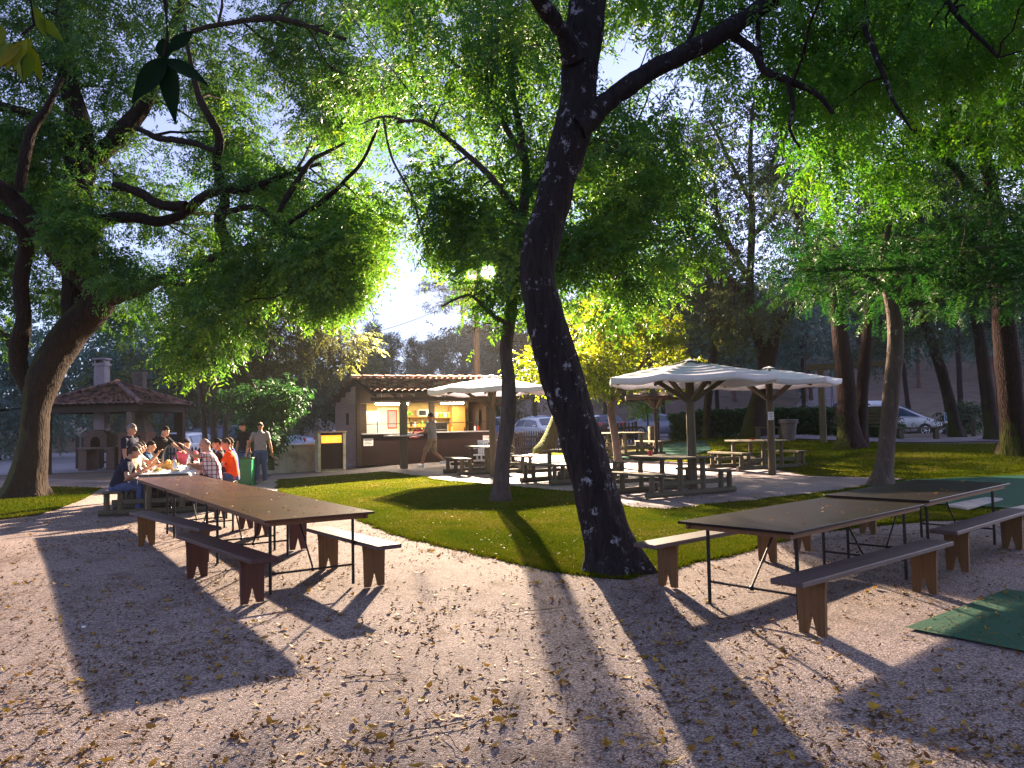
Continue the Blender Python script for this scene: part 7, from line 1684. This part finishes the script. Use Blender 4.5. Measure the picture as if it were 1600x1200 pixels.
def litter(P0, sizes, tint, lift, label, slope=None):
    n = len(P0); a = RNG.uniform(0, 6.283, n); L = sizes; W2 = L*RNG.uniform(.25, .5, n)
    d = np.stack([np.cos(a), np.sin(a), RNG.normal(0, .16, n)], 1); s = np.stack([-np.sin(a), np.cos(a), RNG.normal(0, .25, n)], 1)
    c = P0+np.array([0, 0, 1])*lift
    cu = (RNG.uniform(.04, .32, n)*L)[:, None]*np.array([0, 0, 1.0])
    dl = d*L[:, None]*.5; sw = s*W2[:, None]*.5
    q = [c-dl+cu, c-dl*.3+sw+cu*.25, c-dl*.3-sw+cu*.25, c+dl*.35+sw*.8+cu*.25, c+dl*.35-sw*.8+cu*.25, c+dl+cu*.9, c-dl*.1, c+dl*.3]
    V = np.stack(q, 1); zmin = V[:, :, 2].min(1)-P0[:, 2]; V[:, :, 2] -= np.minimum(0, zmin)[:, None]-.002
    V = V.reshape(-1, 3); b = np.arange(n)[:, None]*8
    F_ = np.concatenate([b+np.array(f) for f in ((0, 6, 1, 1), (0, 2, 6, 6), (1, 6, 7, 3), (6, 2, 4, 7), (3, 7, 5, 5), (7, 4, 5, 5))])
    q4 = F_[F_[:, 2] != F_[:, 3]]; t3 = F_[F_[:, 2] == F_[:, 3]][:, :3]
    me = bpy.data.meshes.new('leaf_litter'); faces = [tuple(f) for f in q4.tolist()]+[tuple(f) for f in t3.tolist()]
    me.from_pydata(V.tolist(), [], faces); me.update(); at = me.attributes.new('tint', 'FLOAT', 'POINT'); at.data.foreach_set('value', np.repeat(np.clip(tint, 0, 1), 8).astype(np.float32))
    return tag(link('leaf_litter', me, M_dry), label, 'fallen leaves', kind='stuff')
def in_court_gap(x, y): return not (in_lawn(x, y) or in_llawn(x, y))
n = 41000
yy = 3.2+RNG.uniform(0, 1, n)**1.25*13; xx = RNG.uniform(-1, 1, n)*(yy*.72+1.0)
dens = np.array([noise.noise((a*.55, b*.55, 0))+.7*noise.noise((a*1.8, b*1.8, 4)) for a, b in zip(xx, yy)])
k = (dens+RNG.uniform(-.7, .7, n) > .05) & np.array([in_court_gap(a, b) for a, b in zip(xx, yy)])
xx, yy = xx[k], yy[k]; P0 = np.array([(a, b, T(a, b)+.014) for a, b in zip(xx, yy)]); n = len(P0)
big = RNG.random(n); sz = np.where(big < .06, RNG.uniform(.06, .10, n), RNG.uniform(.022, .06, n)); tn = np.where(big < .06, RNG.uniform(.6, 1, n), np.clip(RNG.beta(1.3, 3.0, n), 0, 1))
litter(P0, sz, tn, .002, 'dry brown and yellow leaves scattered over the gravel')
ctr = [(RNG.uniform(-1, 1)*(.66*y_+.4), y_) for y_ in 3.1+RNG.uniform(0, 1, 60)**1.4*6]; pts_ = [(c[0]+RNG.normal(0, .14), c[1]+RNG.normal(0, .14)) for c in ctr for _ in range(int(RNG.integers(1, 7)))]
pts_ = [p for p in pts_ if in_court_gap(*p)]; n = len(pts_)
litter(np.array([(a, b, T(a, b)+.02) for a, b in pts_]), RNG.uniform(.05, .10, n), RNG.uniform(.62, 1, n), .004, 'larger curled yellow leaves in small drifts on the gravel')
n = 5200; xs, xe, ys, ye_ = bb(lawn_pts); x = RNG.uniform(xs, xe, n); y = ys+(ye_-ys)*RNG.uniform(0, 1, n)**1.6; k = np.array([in_lawn(a, b) for a, b in zip(x, y)]); x, y = x[k], y[k]
litter(np.array([(a, b, T(a, b)+.05) for a, b in zip(x, y)]), RNG.uniform(.02, .05, len(x)), RNG.uniform(.15, .9, len(x)), .002, 'pale dry leaves caught in the grass of the middle lawn')
n = 900; x = RNG.uniform(-3, 10, n); y = RNG.uniform(15, 26, n)
litter(np.array([(a, b, T(a, b)+.035) for a, b in zip(x, y)]), RNG.uniform(.02, .05, n), RNG.uniform(.1, .8, n), .002, 'few dry leaves on the concrete terrace')
def on_table(c, ang, n, label, zb=None):
    lx = RNG.uniform(-1.3, 1.3, n); ly = RNG.uniform(-.52, .52, n); ca, sa = math.cos(ang), math.sin(ang)
    x = c.x+lx*ca-ly*sa; y = c.y+lx*sa+ly*ca; z0 = (T(c.x, c.y)+.012 if zb is None else zb)+.761
    litter(np.stack([x, y, np.full(n, z0)], 1), RNG.uniform(.02, .055, n), RNG.uniform(.35, 1, n), .001, label)
for k in range(3): on_table(n0+lu*(1.375+2.752*k), LA, 70, 'little leaves lying on the brown table, number %s from the camera' % ('one', 'two', 'three')[k] if False else ['little leaves lying on the nearest brown table', 'little leaves lying on the middle brown table', 'little leaves lying on the far brown table'][k], LZ)
for k in range(2): on_table(m0+ru*(1.375+2.752*k), RA, 40, ['little leaves lying on the nearer black table', 'little leaves lying on the farther black table'][k])
mx_ = [G(1414, 986), G(1573, 925), G(1780, 955), G(1780, 1060)]
n = 260; u = RNG.uniform(0, 1, n); v = RNG.uniform(0, 1, n)
pts = [mx_[0].lerp(mx_[1], a).lerp(mx_[3].lerp(mx_[2], a), b) for a, b in zip(u, v)]
litter(np.array([(p.x, p.y, T(p.x, p.y)+.034) for p in pts]), RNG.uniform(.02, .06, n), RNG.uniform(.2, 1, n), .002, 'dry leaves scattered on the dark green mat')
# small sticks and scraps
def twig(px, py, L, ang, label):
    g = G(px, py); mb = MB(); pts_ = []
    for k in range(6): s = k/5-.5; pts_.append((s*L, .03*math.sin(k*1.7)*L, .012+.006*(k % 2)))
    mb.tube(pts_, [.002, .003, .003, .003, .002, .001], 6); o = simple('twig', mb, B_dark, label, 'twig', 'dry twigs on the gravel', g+Vector((0, 0, .014)), ang)
twig(705, 1165, .35, 2.0, 'dry twig near the bottom of the picture'); twig(850, 957, .5, .35, 'dry twig crossing the shadow of the slender trunk'); twig(590, 1062, .45, .15, 'long dry twig in the sunken light left of centre'); twig(700, 1140, .6, .5, 'dark twig left of the wide trunk shadow'); twig(75, 1112, .4, .25, 'dark twig at the lower left of the court')
for (px, py, lab) in ((131, 983, 'scrap of white paper in the shadow of the left tables'), (405, 969, 'scrap of white paper left of the reddish bench'), (1325, 1141, 'small blue and white wrapper at the lower right')):
    g = G(px, py); V = [(x*.6, y*.6, z) for x, y, z in [(-.03, -.02, .004), (.03, -.022, .008), (.034, .02, .004), (0, .03, .016), (-.028, .018, .004)]]; mb = MB(); mb.add(V+[(x, y, z+.002) for x, y, z in V], [(4, 3, 2, 1, 0), (5, 6, 7, 8, 9)]+[(i, (i+1) % 5, 5+(i+1) % 5, 5+i) for i in range(5)]); simple('paper_scrap', mb, MAT['paper'] if px < 1300 else MAT['blue'], lab, 'litter', 'litter on the gravel', g+Vector((0, 0, .012)), random.uniform(0, 3))

if HAZE > 0:
    m, nt, out = nodes('evening_haze'); pv = N(nt, 'ShaderNodeVolumePrincipled', Density=HAZE, Anisotropy=.25); pv.inputs['Color'].default_value = (.90, .93, 1, 1); nt.links.new(pv.outputs[0], out.inputs['Volume'])
    mb = MB(); mb.box((0, 108, 18), (360, 250, 44)); hz_ = mb.build('haze', m); tag(hz_, 'thin evening haze in the air of the park', 'haze', kind='stuff')
    hz_.display_type = 'WIRE'; m.cycles.homogeneous_volume = True
    cy.volume_bounces = 0
